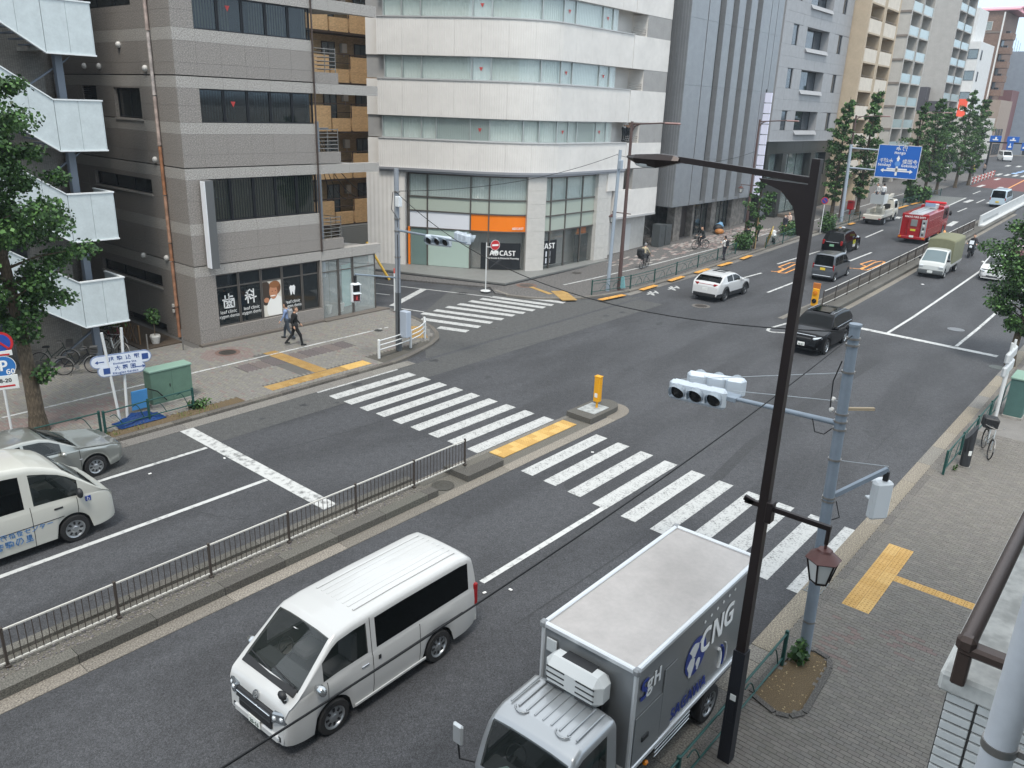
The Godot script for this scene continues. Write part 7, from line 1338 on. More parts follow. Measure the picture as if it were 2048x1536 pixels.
func fence_run(called: String, label: String, pts: Array, h: float, arcs: bool, group := ""):
	var t := thing(called, label, "railing", pts[0], 0.0, group); var g := mt("green_rail") if not arcs or h < 0.9 else mt("teal_rail", "#3f6468", 0.5, 0.2)
	for i in pts.size():
		var p: Vector3 = pts[i]; var m := M.new(); m.bbox(p + v3(0, h / 2 + 0.02, 0), v3(0.07, h + 0.04, 0.07), 0.012); wpart(t, "post", m, g)
		if i == pts.size() - 1: break
		var q: Vector3 = pts[i + 1]; var d := (q - p); m = M.new(); m.cyl(p + v3(0, h - 0.03, 0), q + v3(0, h - 0.03, 0), 0.024, -1, 8); m.cyl(p + v3(0, 0.18, 0), q + v3(0, 0.18, 0), 0.02, -1, 8)
		if arcs: m.cyl(p + v3(0, h - 0.2, 0), q + v3(0, h - 0.2, 0), 0.013, -1, 6)
		wpart(t, "rail", m, g)
		m = M.new()
		if arcs:
			for s in [-1, 1]:
				var pp := []
				for k in 8: var f := k / 7.0; pp.append(p + d * (0.5 + s * (0.04 + 0.2 * f * f)) + v3(0, 0.18 + (h - 0.38) * sin(f * PI * 0.5), 0))
				m.tube(pp, 0.012, 5); pp = []
				for k in 7: var f := k / 6.0; pp.append(p + d * (0.5 + s * (0.3 - 0.26 * f)) + v3(0, 0.18 + (h - 0.5) * sin(f * PI * 0.8), 0))
				m.tube(pp, 0.012, 5)
		else:
			for s in [[0.12, 1.0], [0.62, 0.75]]:
				var pp := []
				for k in 12: var f := k / 11.0; pp.append(p + d * (s[0] + 0.24 * f) + v3(0, 0.18 + (h - 0.24) * s[1] * sin(minf(f * 2.2, 1.9)), 0))
				m.tube(pp, 0.014, 6)
		wpart(t, "scroll", m, g)
	return t
func lamp_post(p: Vector3, h: float, arm: float, label: String, lantern := true):
	var t := thing("street_lamp", label, "street lamp", p, 0.0, "brown street lamps along the far pavement"); var g := mt("lamp_far", "#5d4a46", 0.5, 0.2); var m := M.new(); m.cyl(Vector3.ZERO, v3(0, h, 0), 0.13, 0.08, 8); part(t, "pole", m, g)
	m = M.new(); m.cyl(v3(0, h - 0.15, 0), v3(arm - 0.8, h, 0), 0.045, -1, 6); m.tube([v3(0, h - 0.6, 0), v3(0.2, h - 0.25, 0), v3(0.6, h - 0.1, 0)], 0.04, 6); part(t, "arm", m, g)
	m = M.new(); m.bbox(v3(arm - 0.4, h - 0.02, 0), v3(0.9, 0.12, 0.32), 0.05); part(t, "lamp_head", m, mt("lamp_head_far", "#8d706b", 0.5))
	if lantern:
		m = M.new(); m.cyl(v3(0.4, 4.6, 0), v3(-0.9, 4.6, 0), 0.03, -1, 6); part(t, "lantern_arm", m, g); lantern_at(t, v3(-0.85, 4.45, 0), 0.8)
	return t
func lantern_at(t: Node3D, o: Vector3, s: float):
	var g := mt("lantern_brown", "#5a3a36", 0.45, 0.2); var m := M.new(); m.cyl(o, o + v3(0, 0.25 * s, 0), 0.025 * s, -1, 6); m.lathe(o, Vector3.UP, [[0.29 * s, -0.17 * s], [0.3 * s, -0.15 * s], [0.14 * s, -0.02 * s], [0.12 * s, 0.02 * s], [0.0, 0.04 * s]], 6); var r := part(t, "lantern_roof", m, g)
	for i in 6:
		var a := TAU * i / 6; var b := TAU * (i + 1) / 6; var e := func(q): return (v3(0, 1, 0).cross(Vector3.UP if false else Vector3.RIGHT).normalized() * cos(q) + v3(0, 1, 0).cross(Vector3.RIGHT).normalized().cross(Vector3.UP) * sin(q))
		var u: Vector3 = e.call(a); var w: Vector3 = e.call(b); m = M.new(); m.plate([o + u * 0.25 * s + v3(0, -0.17 * s, 0), o + w * 0.25 * s + v3(0, -0.17 * s, 0), o + w * 0.15 * s + v3(0, -0.58 * s, 0), o + u * 0.15 * s + v3(0, -0.58 * s, 0)], (u + w) * -0.006); part(r, "lantern_pane", m, mt("lantern_glass", "#c9cac6", 0.4))
		m = M.new(); m.cyl(o + u * 0.26 * s + v3(0, -0.17 * s, 0), o + u * 0.155 * s + v3(0, -0.6 * s, 0), 0.016 * s, -1, 5); part(r, "lantern_bar", m, mt("lamp_brown"))
	m = M.new(); m.cyl(o + v3(0, -0.63 * s, 0), o + v3(0, -0.57 * s, 0), 0.12 * s, 0.17 * s, 6); part(r, "lantern_base", m, mt("lamp_brown"))
func disc(root: Node3D, o: Vector3, n: Vector3, r: float, rings: Array):
	var s = null
	for i in rings.size(): var m := M.new(); m.lathe(o + n * 0.003 * i, n, [[r * rings[i][0], -0.01], [r * rings[i][0], 0.004], [0, 0.004]], 24); s = wpart(root if s == null else s, "sign_face" if i == 0 else "sign_ring", m, mt("sign" + rings[i][1], rings[i][1], 0.45))
	return s
func bicycle(label: String, p: Vector3, turn: float, hex: String, box := false, basket := true):
	var t := thing("bicycle", label, "bicycle", p, turn); t.rotation.z = 0.08; var fr := mt("bike" + hex, hex, 0.35, 0.4); var m := M.new()
	for z in [-0.52, 0.52]:
		m = M.new(); var pts := []
		for k in 25: var a := TAU * k / 24; pts.append(v3(0, 0.33 + 0.32 * sin(a), z + 0.32 * cos(a)))
		m.tube(pts, 0.02, 6); var w := part(t, "wheel", m, mt("rubber")); m = M.new()
		for k in 8: var a := TAU * k / 8; m.cyl(v3(0, 0.33, z), v3(0, 0.33 + 0.31 * sin(a), z + 0.31 * cos(a)), 0.004, -1, 4)
		part(w, "spokes", m, mt("rail_steel")); m = M.new(); var fe := []
		for k in 9: var a := 0.1 + 2.9 * k / 8; fe.append(v3(0, 0.33 + 0.36 * sin(a), z + 0.36 * cos(a)))
		m.tube(fe, 0.024, 5); part(t, "mudguard", m, mt("rail_steel"))
	m = M.new()
	for q in [[0, 0.33, 0.52, 0, 0.3, 0.06], [0, 0.3, 0.06, 0, 0.78, 0.22], [0, 0.33, 0.52, 0, 0.7, 0.2], [0, 0.3, 0.06, 0, 0.72, -0.36], [0, 0.45, 0.1, 0, 0.8, -0.35], [0, 0.33, -0.52, 0, 0.95, -0.33]]: m.cyl(v3(q[0], q[1], q[2]), v3(q[3], q[4], q[5]), 0.018, -1, 6)
	part(t, "frame", m, fr); m = M.new(); m.tube([v3(-0.28, 1.02, -0.16), v3(-0.2, 1.02, -0.3), v3(0, 0.98, -0.34), v3(0.2, 1.02, -0.3), v3(0.28, 1.02, -0.16)], 0.014, 6); part(t, "handlebar", m, mt("rail_steel")); bit(t, "saddle", v3(0, 0.85, 0.24), v3(0.17, 0.07, 0.27), mt("black_plastic"), 0.03); m = M.new(); m.tube([v3(-0.08, 0.28, 0.02), v3(-0.2, 0.02, 0.3), v3(0.2, 0.02, 0.3)], 0.01, 5); part(t, "stand", m, mt("rail_steel")); m = M.new(); m.lathe(v3(0.04, 0.3, 0.06), Vector3.RIGHT, [[0.09, 0], [0.09, 0.01], [0.0, 0.012]], 14); m.box(v3(0.1, 0.2, 0.0), v3(0.08, 0.03, 0.05)); part(t, "crank", m, mt("rail_steel"))
	if basket: m = M.new(); for k in 5: m.box(v3(0, 0.8 + k * 0.06, -0.58), v3(0.34, 0.012, 0.26))
	if basket: part(t, "basket", m, mt("rail_steel"))
	m = M.new(); m.box(v3(0, 0.72, 0.55), v3(0.14, 0.02, 0.34)); part(t, "carrier", m, mt("rail_steel"))
	if box: bit(t, "rear_box", v3(0, 0.92, 0.55), v3(0.46, 0.36, 0.42), mt("black_plastic"), 0.04); bit(t, "box_label", v3(0.0, 0.95, 0.765), v3(0.14, 0.04, 0.01), mt("plate_white"), 0.002)
	return t
func cabinet(label: String, p: Vector3, s: Vector3, hex: String):
	var t := thing("utility_cabinet", label, "cabinet", p); bit(t, "plinth", v3(0, 0.04, 0), v3(s.x + 0.06, 0.1, s.z + 0.06), mt("concrete"), 0.01); bit(t, "housing", v3(0, s.y / 2 + 0.05, 0), v3(s.x, s.y - 0.06, s.z), mt("cab" + hex, hex, 0.55, 0.1, "soft", 0.8), 0.015); bit(t, "lid", v3(0, s.y + 0.03, 0), v3(s.x + 0.07, 0.08, s.z + 0.07), mt("cablid", "#7f9c8d", 0.5), 0.02)
	for k in [-1, 1]: bit(t, "door", v3(s.x / 2 + 0.003, s.y / 2 + 0.05, k * s.z / 4), v3(0.012, s.y - 0.2, s.z / 2 - 0.03), mt("cab" + hex), 0.004)
	bit(t, "handle", v3(s.x / 2 + 0.02, s.y * 0.55, 0.08), v3(0.02, 0.12, 0.03), mt("black_plastic"))
func build_street():
	var K := 0.1; var galv := mt("galv"); var brown := mt("lamp_brown"); var steel := mt("rail_steel"); var bp := mt("black_plastic"); var m := M.new()
	# --- big lamp post in front ---
	var b := v3(-3.87, K, -10.75); var t := thing("street_lamp", "tall dark brown square lamp post with hanging lantern beside the parcel truck", "street lamp", b)
	var sq := func(mm: M, y0, y1, w0, w1, off := Vector3.ZERO):
		var P := [v3(-1, 0, -1), v3(1, 0, -1), v3(1, 0, 1), v3(-1, 0, 1)]; var mid := off + v3(0, (y0 + y1) / 2, 0)
		for i in 4: mm.face([off + P[i] * w0 + v3(0, y0, 0), off + P[(i + 1) % 4] * w0 + v3(0, y0, 0), off + P[(i + 1) % 4] * w1 + v3(0, y1, 0), off + P[i] * w1 + v3(0, y1, 0)], mid)
		mm.face([off + P[0] * w1 + v3(0, y1, 0), off + P[1] * w1 + v3(0, y1, 0), off + P[2] * w1 + v3(0, y1, 0), off + P[3] * w1 + v3(0, y1, 0)], mid)
	m = M.new(); sq.call(m, 2.2, 9.8, 0.075, 0.056); part(t, "pole", m, brown); m = M.new(); sq.call(m, 0.0, 2.2, 0.105, 0.1); part(t, "base_sleeve", m, mt("lamp_sleeve", "#25262c", 0.5, 0.3)); bit(t, "inspection_hatch", v3(0.0, 1.1, 0.12), v3(0.12, 0.5, 0.02), mt("lamp_sleeve")); bit(t, "pole_label", v3(0.02, 1.35, 0.135), v3(0.1, 0.12, 0.01), mt("plate_white"))
	var hd := onz(1310, 318, -10.75) - b; m = M.new(); var ae := hd + v3(0.4, 0.02, 0); var as_ := v3(0.02, 9.52, 0); m.box((ae + as_) / 2, v3(ae.distance_to(as_), 0.08, 0.07), Basis(Vector3.BACK, atan2(as_.y - ae.y, as_.x - ae.x))); part(t, "arm", m, brown)
	m = M.new(); m.ext(pv2([v2(-0.06, 9.47), v2(-0.75, 9.5), v2(-0.72, 9.46), v2(-0.42, 9.36), v2(-0.22, 9.16), v2(-0.12, 8.8), v2(-0.06, 8.8)]), Transform3D(Basis(), v3(0, 0, -0.02)), 0.04); part(t, "gusset", m, brown)
	var hm := M.new(); var P := []
	for q in [[-0.48, 0.03, 0.02, -0.01], [-0.3, 0.13, 0.05, -0.07], [0.08, 0.16, 0.08, -0.12], [0.34, 0.12, 0.07, -0.05], [0.42, 0.07, 0.04, -0.03]]: P.append([hd + v3(q[0], q[3], -q[1] * 0.6), hd + v3(q[0], 0, -q[1]), hd + v3(q[0], q[2], -q[1] * 0.6), hd + v3(q[0], q[2], q[1] * 0.6), hd + v3(q[0], 0, q[1]), hd + v3(q[0], q[3], q[1] * 0.6), hd + v3(q[0], q[3], -q[1] * 0.6)])
	for i in 4:
		for j in 6: hm.face([P[i][j], P[i][j + 1], P[i + 1][j + 1], P[i + 1][j]], hd)
	hm.face(P[4].slice(0, 6), hd); part(t, "lamp_head", hm, brown); m = M.new(); m.ball(hd + v3(-0.1, -0.08, 0), v3(0.24, 0.06, 0.1), 16, 6); part(t, "lamp_glass", m, mt("lamp_glass", "#c5c9c8", 0.2))
	m = M.new(); m.box(v3(0.35, 4.78, 0), v3(1.3, 0.075, 0.06)); m.box(v3(-0.24, 4.8, 0), v3(0.16, 0.075, 0.06), Basis(Vector3.BACK, -0.25)); part(t, "lantern_arm", m, brown); bit(t, "arm_clamp", v3(0.1, 4.72, 0), v3(0.1, 0.34, 0.16), brown); bit(t, "lantern_hanger", v3(0.97, 4.66, 0), v3(0.055, 0.3, 0.055), brown); lantern_at(t, v3(0.97, 4.42, 0), 0.86)
	# --- signal pole on the right ---
	b = v3(-3.91, K, -14.37); var top := v3(-4.07, 6.95, -14.4); t = thing("signal_pole", "pale blue signal pole with traffic lights beside the tree pit", "traffic light", b); m = M.new(); pole(m, b, top, 0.115, 0.095, 18); m.cyl(top, top + v3(0, 0.05, 0), 0.11, 0.11, 18); wpart(t, "pole", m, galv)
	var up := func(y): return b.lerp(top, (y - K) / (top.y - K))
	for y in [0.9, 3.55, 3.62, 4.4, 5.0, 5.15, 5.3, 6.1, 6.6, 6.72]: m = M.new(); m.cyl(up.call(y), up.call(y + 0.035), 0.122, 0.122, 16); wpart(t, "band", m, steel)
	var sg := onz(1395, 788, -14.3); m = M.new(); m.cyl(up.call(5.12), v3(sg.x + 0.5, sg.y + 0.05, -14.45), 0.055, 0.042, 12); wpart(t, "signal_arm", m, galv); signal_head(t, sg, 0.12); signal_head(t, onz(1432, 768, -14.95), PI + 0.3); bit(t, "head_bracket", v3(sg.x + 0.6, sg.y + 0.05, -14.5) - b, v3(0.4, 0.1, 0.3), galv)
	var pa: Vector3 = up.call(3.62); var pe := v3(-3.3, 4.1, -15.4); m = M.new(); m.box((pa + pe) / 2, v3(0.07, 0.09, pa.distance_to(pe)), Basis.looking_at(pe - pa)); wpart(t, "pedestrian_arm", m, galv); bit(t, "hanger", pe + v3(0, -0.14, 0) - b, v3(0.1, 0.2, 0.1), bp); ped_signal(t, pe + v3(-0.03, -0.66, 0.0), PI + 0.9, false)
	m = M.new(); pass
	for q in [[6.1, sg + v3(-0.4, 0.22, 0)], [5.55, sg + v3(0.6, 0.15, -0.3)], [4.4, pe + v3(0, 0.06, 0)]]: m = M.new(); m.cyl(up.call(q[0]), q[1], 0.007, -1, 5); wpart(t, "stay_wire", m, mt("stay", "#a9b0b4", 0.4, 0.5))
	m = M.new(); m.box(up.call(5.32) + v3(0.22, 0.1, -0.18), v3(0.06, 0.05, 0.6), Basis(Vector3.UP, -0.8)); wpart(t, "cross_arm", m, mt("arm_tan", "#a3937a", 0.7)); m = M.new(); m.tube([up.call(6.3) + v3(-0.12, 0, 0.05), up.call(5.9) + v3(-0.22, 0, 0.05), up.call(5.4) + v3(-0.2, 0, 0.06)], 0.012, 5); wpart(t, "cable_loop", m, mt("wire_black")); m = M.new(); m.tube([up.call(5.1) + v3(-0.5, 0, 0.03), up.call(4.9) + v3(-0.42, -0.05, 0.03), up.call(4.85) + v3(-0.25, 0, 0.03), up.call(5.0) + v3(-0.12, 0, 0.05)], 0.01, 5); wpart(t, "cable_loop", m, mt("wire_black")); m = M.new(); m.tube([up.call(3.6) + v3(0.15, 0, 0), up.call(3.3) + v3(0.25, 0, 0), up.call(3.2) + v3(0.12, 0, 0)], 0.01, 5); wpart(t, "cable_loop", m, mt("wire_black"))
	for y in [5.35, 5.55]: m = M.new(); m.ball(up.call(y) + v3(-0.18, 0, 0.02), v3(0.05, 0.05, 0.05)); wpart(t, "insulator", m, mt("cap_white"))
	# --- signal pole on the left corner ---
	b = v3(-25.28, K, -22.77); var lt := v3(-25.34, 7.85, -22.8); t = thing("signal_pole", "grey concrete signal pole with a control box behind the white guard rail", "traffic light", b); m = M.new(); pole(m, b, b + v3(0, 2.6, 0), 0.14, 0.13); wpart(t, "pole_sleeve", m, mt("sleeve_dark", "#55585a", 0.6)); m = M.new(); pole(m, b + v3(0, 2.6, 0), lt, 0.12, 0.1); wpart(t, "pole", m, mt("pole_grey", "#8d939a", 0.6, 0, "soft", 1.0))
	var la := onz(925, 488, -22.9); sg = onz(868, 480, -22.9); m = M.new(); m.cyl(v3(-25.3, 5.35, -22.8), v3(la.x + 0.3, la.y + 0.1, -22.8), 0.05, 0.04, 10); wpart(t, "signal_arm", m, galv); signal_head(t, sg + v3(0.25, 0, 0), 0.25); signal_head(t, la + v3(-0.35, 0.15, -0.4), PI - 0.35)
	var pl := onx(711, 585, -25.3); m = M.new(); m.cyl(v3(-25.3, 3.35, -22.7), v3(-25.3, pl.y + 0.75, pl.z), 0.035, -1, 8); wpart(t, "pedestrian_arm", m, galv); ped_signal(t, pl, PI / 2 - 0.25); bit(t, "hanger", pl + v3(0, 0.55, 0) - b, v3(0.1, 0.3, 0.1), bp)
	bit(t, "control_box", onz(811, 648, -22.85) - b, v3(0.42, 1.15, 0.3), mt("control_grey", "#a3acb8", 0.5), 0.02); bit(t, "relay_box", v3(-25.1, 6.55, -22.7) - b, v3(0.24, 0.42, 0.2), mt("ped_body", "#d4d8da"), 0.02)
	m = M.new(); m.tube([v3(-25.45, 6.9, -22.7), v3(-25.5, 6.2, -22.66), v3(-25.1, 5.9, -22.6), v3(-25.12, 5.5, -22.65)], 0.014, 5); wpart(t, "cable_loop", m, mt("wire_black")); m = M.new(); m.tube([v3(-25.16, 5.2, -22.66), v3(-25.1, 4.0, -22.62), v3(-25.14, 0.6, -22.62)], 0.02, 5); wpart(t, "cable_loop", m, mt("wire_black")); for y in [3.3, 4.2, 5.3, 5.8, 6.9]: m = M.new(); m.cyl(v3(-25.3, y, -22.79), v3(-25.3, y + 0.05, -22.79), 0.135, -1, 12); wpart(t, "band", m, steel)
	# --- wires ---
	wire("overhead_cable", "black cable sagging across the junction between both signal poles", v3(-25.3, 6.95, -22.7), v3(-4.07, 6.85, -14.4), 1.35, 0.013)
	wire("overhead_cable", "black cable running from the pale blue signal pole along the kerb over the truck", v3(-4.07, 6.8, -14.3), v3(-4.45, 7.1, 14), 0.95, 0.01)
	wire("overhead_cable", "thin black cable from the concrete signal pole to the pole by the white office", v3(-25.3, 6.95, -22.8), v3(-25.9, 8.05, -40.2), 0.5, 0.014); wire("overhead_cable", "thin black cable between the pole by the white office and the metal clad building", v3(-25.9, 8.0, -40.2), v3(-27.1, 7.8, -61.8), 0.7, 0.014)
	for k in 4: wire("service_cable", "black service cable hanging in the gap before the orange flats", v3(-40.5, 8.6 - k * 0.15, -30.2), v3(-42.5 - k, 4.6 - k * 0.3, -35.5), 0.6 + 0.1 * k, 0.025).set_meta("group", "service cables before the orange flats")
	m = M.new(); m.cyl(v3(-40.4, 0, -30.2), v3(-40.4, 9.2, -30.2), 0.17, 0.12, 12); m.box(v3(-40.4, 8.8, -30.2), v3(0.1, 0.1, 1.6)); solo("utility_pole", "concrete utility pole in front of the orange flats", "pole", m, mt("pole_grey")); m = M.new(); m.cyl(v3(-25.88, K, -40.15), v3(-25.75, 8.3, -40.2), 0.11, 0.09, 12); m.bbox(v3(-25.6, 7.5, -40.1), v3(0.22, 0.5, 0.2), 0.02); solo("utility_pole", "pale grey utility pole by the far green railing", "pole", m, mt("pole_pale", "#9aa5b0", 0.5, 0.1))
	# --- lamp posts along the far pavement ---
	for q in [[-25.55, -40.9, "first brown lamp post by the white office corner", true], [-27.15, -61.8, "brown lamp post in front of the metal clad building", true], [-26.2, -81.0, "brown lamp post between the street trees by the blue road sign", false], [-25.6, -101.0, "brown lamp post beside the parking bay trees", false]]: lamp_post(v3(q[0], gy(q[1]) + K, q[1]), 9.75 - (0 if q[1] > -50 else 0.2), 3.0, q[2], q[3])
	# --- railings ---
	var pts := []
	for k in 11: pts.append(v3(-15.0, 0.12, 4.7 - k * 2.08))
	var mf := thing("median_railing", "brown steel bar railing with silver rails along the near median", "railing", v3(-15, 0.12, -6)); var silver := mt("rail_silver", "#cfcdc6", 0.4, 0.2); var dkb := mt("bar_brown", "#4d4641", 0.5, 0.3)
	var bar := M.new(); bar.cyl(v3(0, 0.12, 0), v3(0, 0.8, 0), 0.0095, -1, 6, false); var barm := bar.mesh(); var pst := M.new(); pst.bbox(v3(0, 0.43, 0), v3(0.06, 0.9, 0.05), 0.008); pst.bbox(v3(0, 0.03, 0), v3(0.1, 0.06, 0.09), 0.01); var pstm := pst.mesh()
	for k in pts.size():
		var o := part(mf, "post", pstm, dkb); o.position = pts[k] - mf.position
		if k == pts.size() - 1: break
		for y in [0.82, 0.11]: m = M.new(); m.box((pts[k] + pts[k + 1]) / 2 + v3(0, y, 0), v3(0.035, 0.03, 2.02)); wpart(mf, "rail", m, silver)
		for i in 15: var o2 := part(mf, "bar", barm, dkb); o2.position = pts[k] - mf.position + v3(0, 0, -0.13 * (i + 1))
	mf = thing("median_railing", "grey bar railing along the far median beside the covered truck", "railing", v3(-14.95, 0.2, -46))
	for k in 19:
		var z := -45.9 - k * 2.05; var a := v3(-15.0 + k * 0.01, gy(z) + 0.16, z); var e := v3(-15.0 + (k + 1) * 0.01, gy(z - 2.05) + 0.16, z - 2.05); m = M.new(); m.bbox(a + v3(0, 0.45, 0), v3(0.06, 0.95, 0.06), 0.01); wpart(mf, "post", m, dkb)
		if k == 18: break
		m = M.new(); m.cyl(a + v3(0, 0.88, 0), e + v3(0, 0.88, 0), 0.025, -1, 6); m.cyl(a + v3(0, 0.12, 0), e + v3(0, 0.12, 0), 0.02, -1, 6); wpart(mf, "rail", m, silver); m = M.new()
		for i in 16: var p := a.lerp(e, (i + 0.5) / 16.0); m.box(p + v3(0, 0.5, 0), v3(0.016, 0.76, 0.016))
		wpart(mf, "bars", m, dkb)
	pts = []
	for k in 6: pts.append(v3(-4.12, K, -13.75 + k * 2.15))
	fence_run("pavement_railing", "dark green scroll railing at the kerb by the parcel truck", pts, 0.78, false)
	pts = []
	for k in 6: pts.append(v3(-4.0 + k * 0.02, K, -26.0 - k * 2.1))
	fence_run("pavement_railing", "dark green railing past the slanted grey bollard", pts, 0.78, false)
	pts = [at(388, 818, K), at(300, 842, K), at(212, 868, K)]
	fence_run("pavement_railing", "dark green railing before the green cabinet and direction sign", pts, 0.75, false); pts = [at(203, 868, K), at(203, 868, K) + v3(-0.05, 0, 2.0), at(203, 868, K) + v3(-0.1, 0, 4.0)]; fence_run("pavement_railing", "dark green railing behind the silver saloon by the big tree", pts, 0.75, false)
	pts = []
	for q in [[1183, 590], [1260, 578], [1308, 565], [1352, 550], [1395, 535], [1434, 521], [1470, 508]]: pts.append(at(q[0], q[1], K))
	fence_run("leaf_railing", "teal railing with leaf scrolls along the kerb by the white office", pts, 0.85, true); pts = []
	for q in [[1531, 497], [1565, 487], [1600, 470]]: pts.append(at(q[0], q[1], K))
	fence_run("leaf_railing", "teal railing with leaf scrolls by the sapling and board", pts, 0.85, true); pts = []
	for q in [[1667, 457], [1697, 447], [1718, 441]]: pts.append(at(q[0], q[1], K))
	fence_run("leaf_railing", "teal railing with leaf scrolls under the blue road sign", pts, 0.85, true); pts = []
	for q in [[1793, 417], [1805, 413], [1836, 406], [1850, 401], [1880, 392]]: pts.append(at(q[0], q[1], K))
	fence_run("leaf_railing", "teal railing with leaf scrolls beyond the aerial truck", pts, 0.85, true)
	# white guard rail on the corner
	t = thing("guard_rail", "white three pipe guard rail curving round the corner kerb", "railing", v3(-25, K, -22.5)); var wr := mt("guard_white", "#cfd1d0", 0.45); var gp := [v3(-24.95, K, -21.35), v3(-25.02, K, -22.3), v3(-25.2, K, -23.4), v3(-25.45, K, -24.2), v3(-25.85, K, -24.9), v3(-26.4, K, -25.4)]
	for y in [0.38, 0.58, 0.78]: var pp := gp.map(func(p): return p + v3(0, y, 0)); m = M.new(); m.tube(pp, 0.028, 8); wpart(t, "pipe", m, wr)
	for i in [0, 2, 4, 5]: m = M.new(); m.bbox(gp[i] + v3(0, 0.42, 0), v3(0.11, 0.86, 0.11), 0.03); wpart(t, "post", m, wr)
	# --- yellow marker boxes on the median ends ---
	var yel := mt("marker_yellow", "#d99a16", 0.45); t = thing("marker_box", "orange yellow marker box on the near island nose", "marker", v3(-14.85, 0.2, -22.9)); bit(t, "box", v3(0, 0.72, 0), v3(0.24, 0.95, 0.2), yel, 0.02); m = M.new(); m.cyl(Vector3.ZERO, v3(0, 0.26, 0), 0.045); part(t, "stem", m, yel); bit(t, "label", v3(0.0, 0.5, 0.103), v3(0.12, 0.16, 0.006), mt("plate_white")); bit(t, "lid", v3(0, 1.2, 0), v3(0.26, 0.03, 0.22), yel)
	t = thing("marker_box", "orange yellow marker box with warning lamps by the far median", "marker", v3(-15.05, 0.16, -44.7)); bit(t, "box", v3(0, 0.75, 0), v3(0.36, 1.0, 0.16), yel, 0.03); m = M.new(); m.cyl(v3(0, -0.05, 0), v3(0, 0.3, 0), 0.05); part(t, "stem", m, yel); bit(t, "reflector", v3(0, 1.4, 0), v3(0.42, 0.32, 0.06), mt("marker_rust", "#b0682a", 0.5), 0.02); for y in [0.55, 1.0]: m = M.new(); m.lathe(v3(0, y, 0.08), Vector3.BACK, [[0.13, 0], [0.13, 0.03], [0.0, 0.05]], 16); part(t, "lamp", m, mt("lens_dark") if y < 0.8 else mt("lamp_amber"))
	# --- signs ---
	var nx := v3(0.92, 0, 0.38).normalized(); var red := "#b8272c"; var navy := "#23489c"; b = at(971, 582, K); t = thing("no_entry_sign", "red no entry sign on a white post at the side street crossing", "sign", b); m = M.new(); m.cyl(b, b + v3(0, 2.85, 0), 0.035, -1, 10); m.cyl(b, b + v3(0, 0.03, 0), 0.3, -1, 12); m.cyl(b + v3(0, 2.6, 0), b + v3(0.35, 2.6, -0.25), 0.025, -1, 8); wpart(t, "post", m, mt("guard_white")); var sp := b + v3(0.4, 2.72, -0.3); var sf = disc(t, sp, nx, 0.3, [[1.0, "#d9d9d6"], [0.93, red]]); bit(sf, "white_bar", sp + nx * 0.014, v3(0.4, 0.1, 0.01), mt("letter_white"), 0.003, Basis.looking_at(-nx)); bit(t, "sub_plate", sp + v3(0, -0.42, 0) - b, v3(0.42, 0.16, 0.02), mt("plate_white"), 0.01, Basis.looking_at(-nx))
	b = at(40, 872, K) + v3(0, 0, 0.2); t = thing("parking_signs", "no parking and blue parking signs on a white post by the big tree", "sign", b); m = M.new(); m.cyl(b, b + v3(0, 3.4, 0), 0.038, -1, 10); wpart(t, "post", m, mt("guard_white")); var n2 := v3(0.95, 0, 0.3).normalized(); var c := onx(0, 686, -24.8); sf = disc(t, c, n2, 0.32, [[1.0, red], [0.78, navy]]); bit(sf, "red_slash", c + n2 * 0.016, v3(0.06, 0.5, 0.01), mt("sign" + red), 0.003, Basis.looking_at(-n2) * Basis(Vector3.BACK, 0.78)); c = onx(7, 733, -24.8); sf = disc(t, c, n2, 0.31, [[1.0, "#d9d9d6"], [0.95, "#2f6fb0"]]); letters(sf, "sign_lettering", "P", 0.3, face_to(c + n2 * 0.012 + v3(0, 0.02, 0), v3(n2.z, 0, -n2.x)), mt("letter_white")); letters(sf, "sign_lettering", "60", 0.15, face_to(c + n2 * 0.012 + v3(0, -0.17, 0) + v3(n2.z, 0, -n2.x) * 0.15, v3(n2.z, 0, -n2.x)), mt("letter_white"))
	for q in [[4, 707, 0.5, 0.16], [12, 765, 0.62, 0.42]]: c = onx(q[0], q[1], -24.8); var sb = bit(t, "sub_plate", c - b, v3(q[2], q[3], 0.02), mt("plate_white"), 0.01, Basis.looking_at(-n2)); bit(sb, "red_arrow", c - b + n2 * 0.014 + v3(0, -q[3] * 0.25, 0), v3(q[2] * 0.7, 0.05, 0.006), mt("sign" + red), 0.002, Basis.looking_at(-n2)); if q[3] > 0.3: letters(sb, "sign_lettering", "8-20", 0.11, face_to(c - b + n2 * 0.014 + v3(0, 0.06, 0), v3(n2.z, 0, -n2.x)), mt("black_plastic"))
	b = at(1640, 465, K); t = thing("no_parking_sign", "no parking sign on a thin white post by the roadside bush", "sign", b); m = M.new(); m.cyl(b, b + v3(0, 2.9, 0), 0.035, -1, 8); wpart(t, "post", m, mt("guard_white")); c = b + v3(0, 2.75, 0.05); sf = disc(t, c, Vector3.BACK, 0.3, [[1.0, red], [0.78, navy]]); bit(sf, "red_slash", c + v3(0, 0, 0.016), v3(0.06, 0.46, 0.01), mt("sign" + red), 0.003, Basis(Vector3.BACK, 0.78))
	# station direction sign on V legs
	b = at(248, 842, K); t = thing("direction_sign", "white and blue station direction sign on two splayed white legs", "sign", b); m = M.new(); m.cyl(b + v3(0, 0, 0.12), b + v3(0, 3.1, 0.33), 0.045, -1, 10); wpart(t, "leg", m, mt("guard_white")); m = M.new(); m.cyl(b + v3(0, 0, -0.12), b + v3(0, 3.15, -0.3), 0.045, -1, 10); wpart(t, "leg", m, mt("guard_white"))
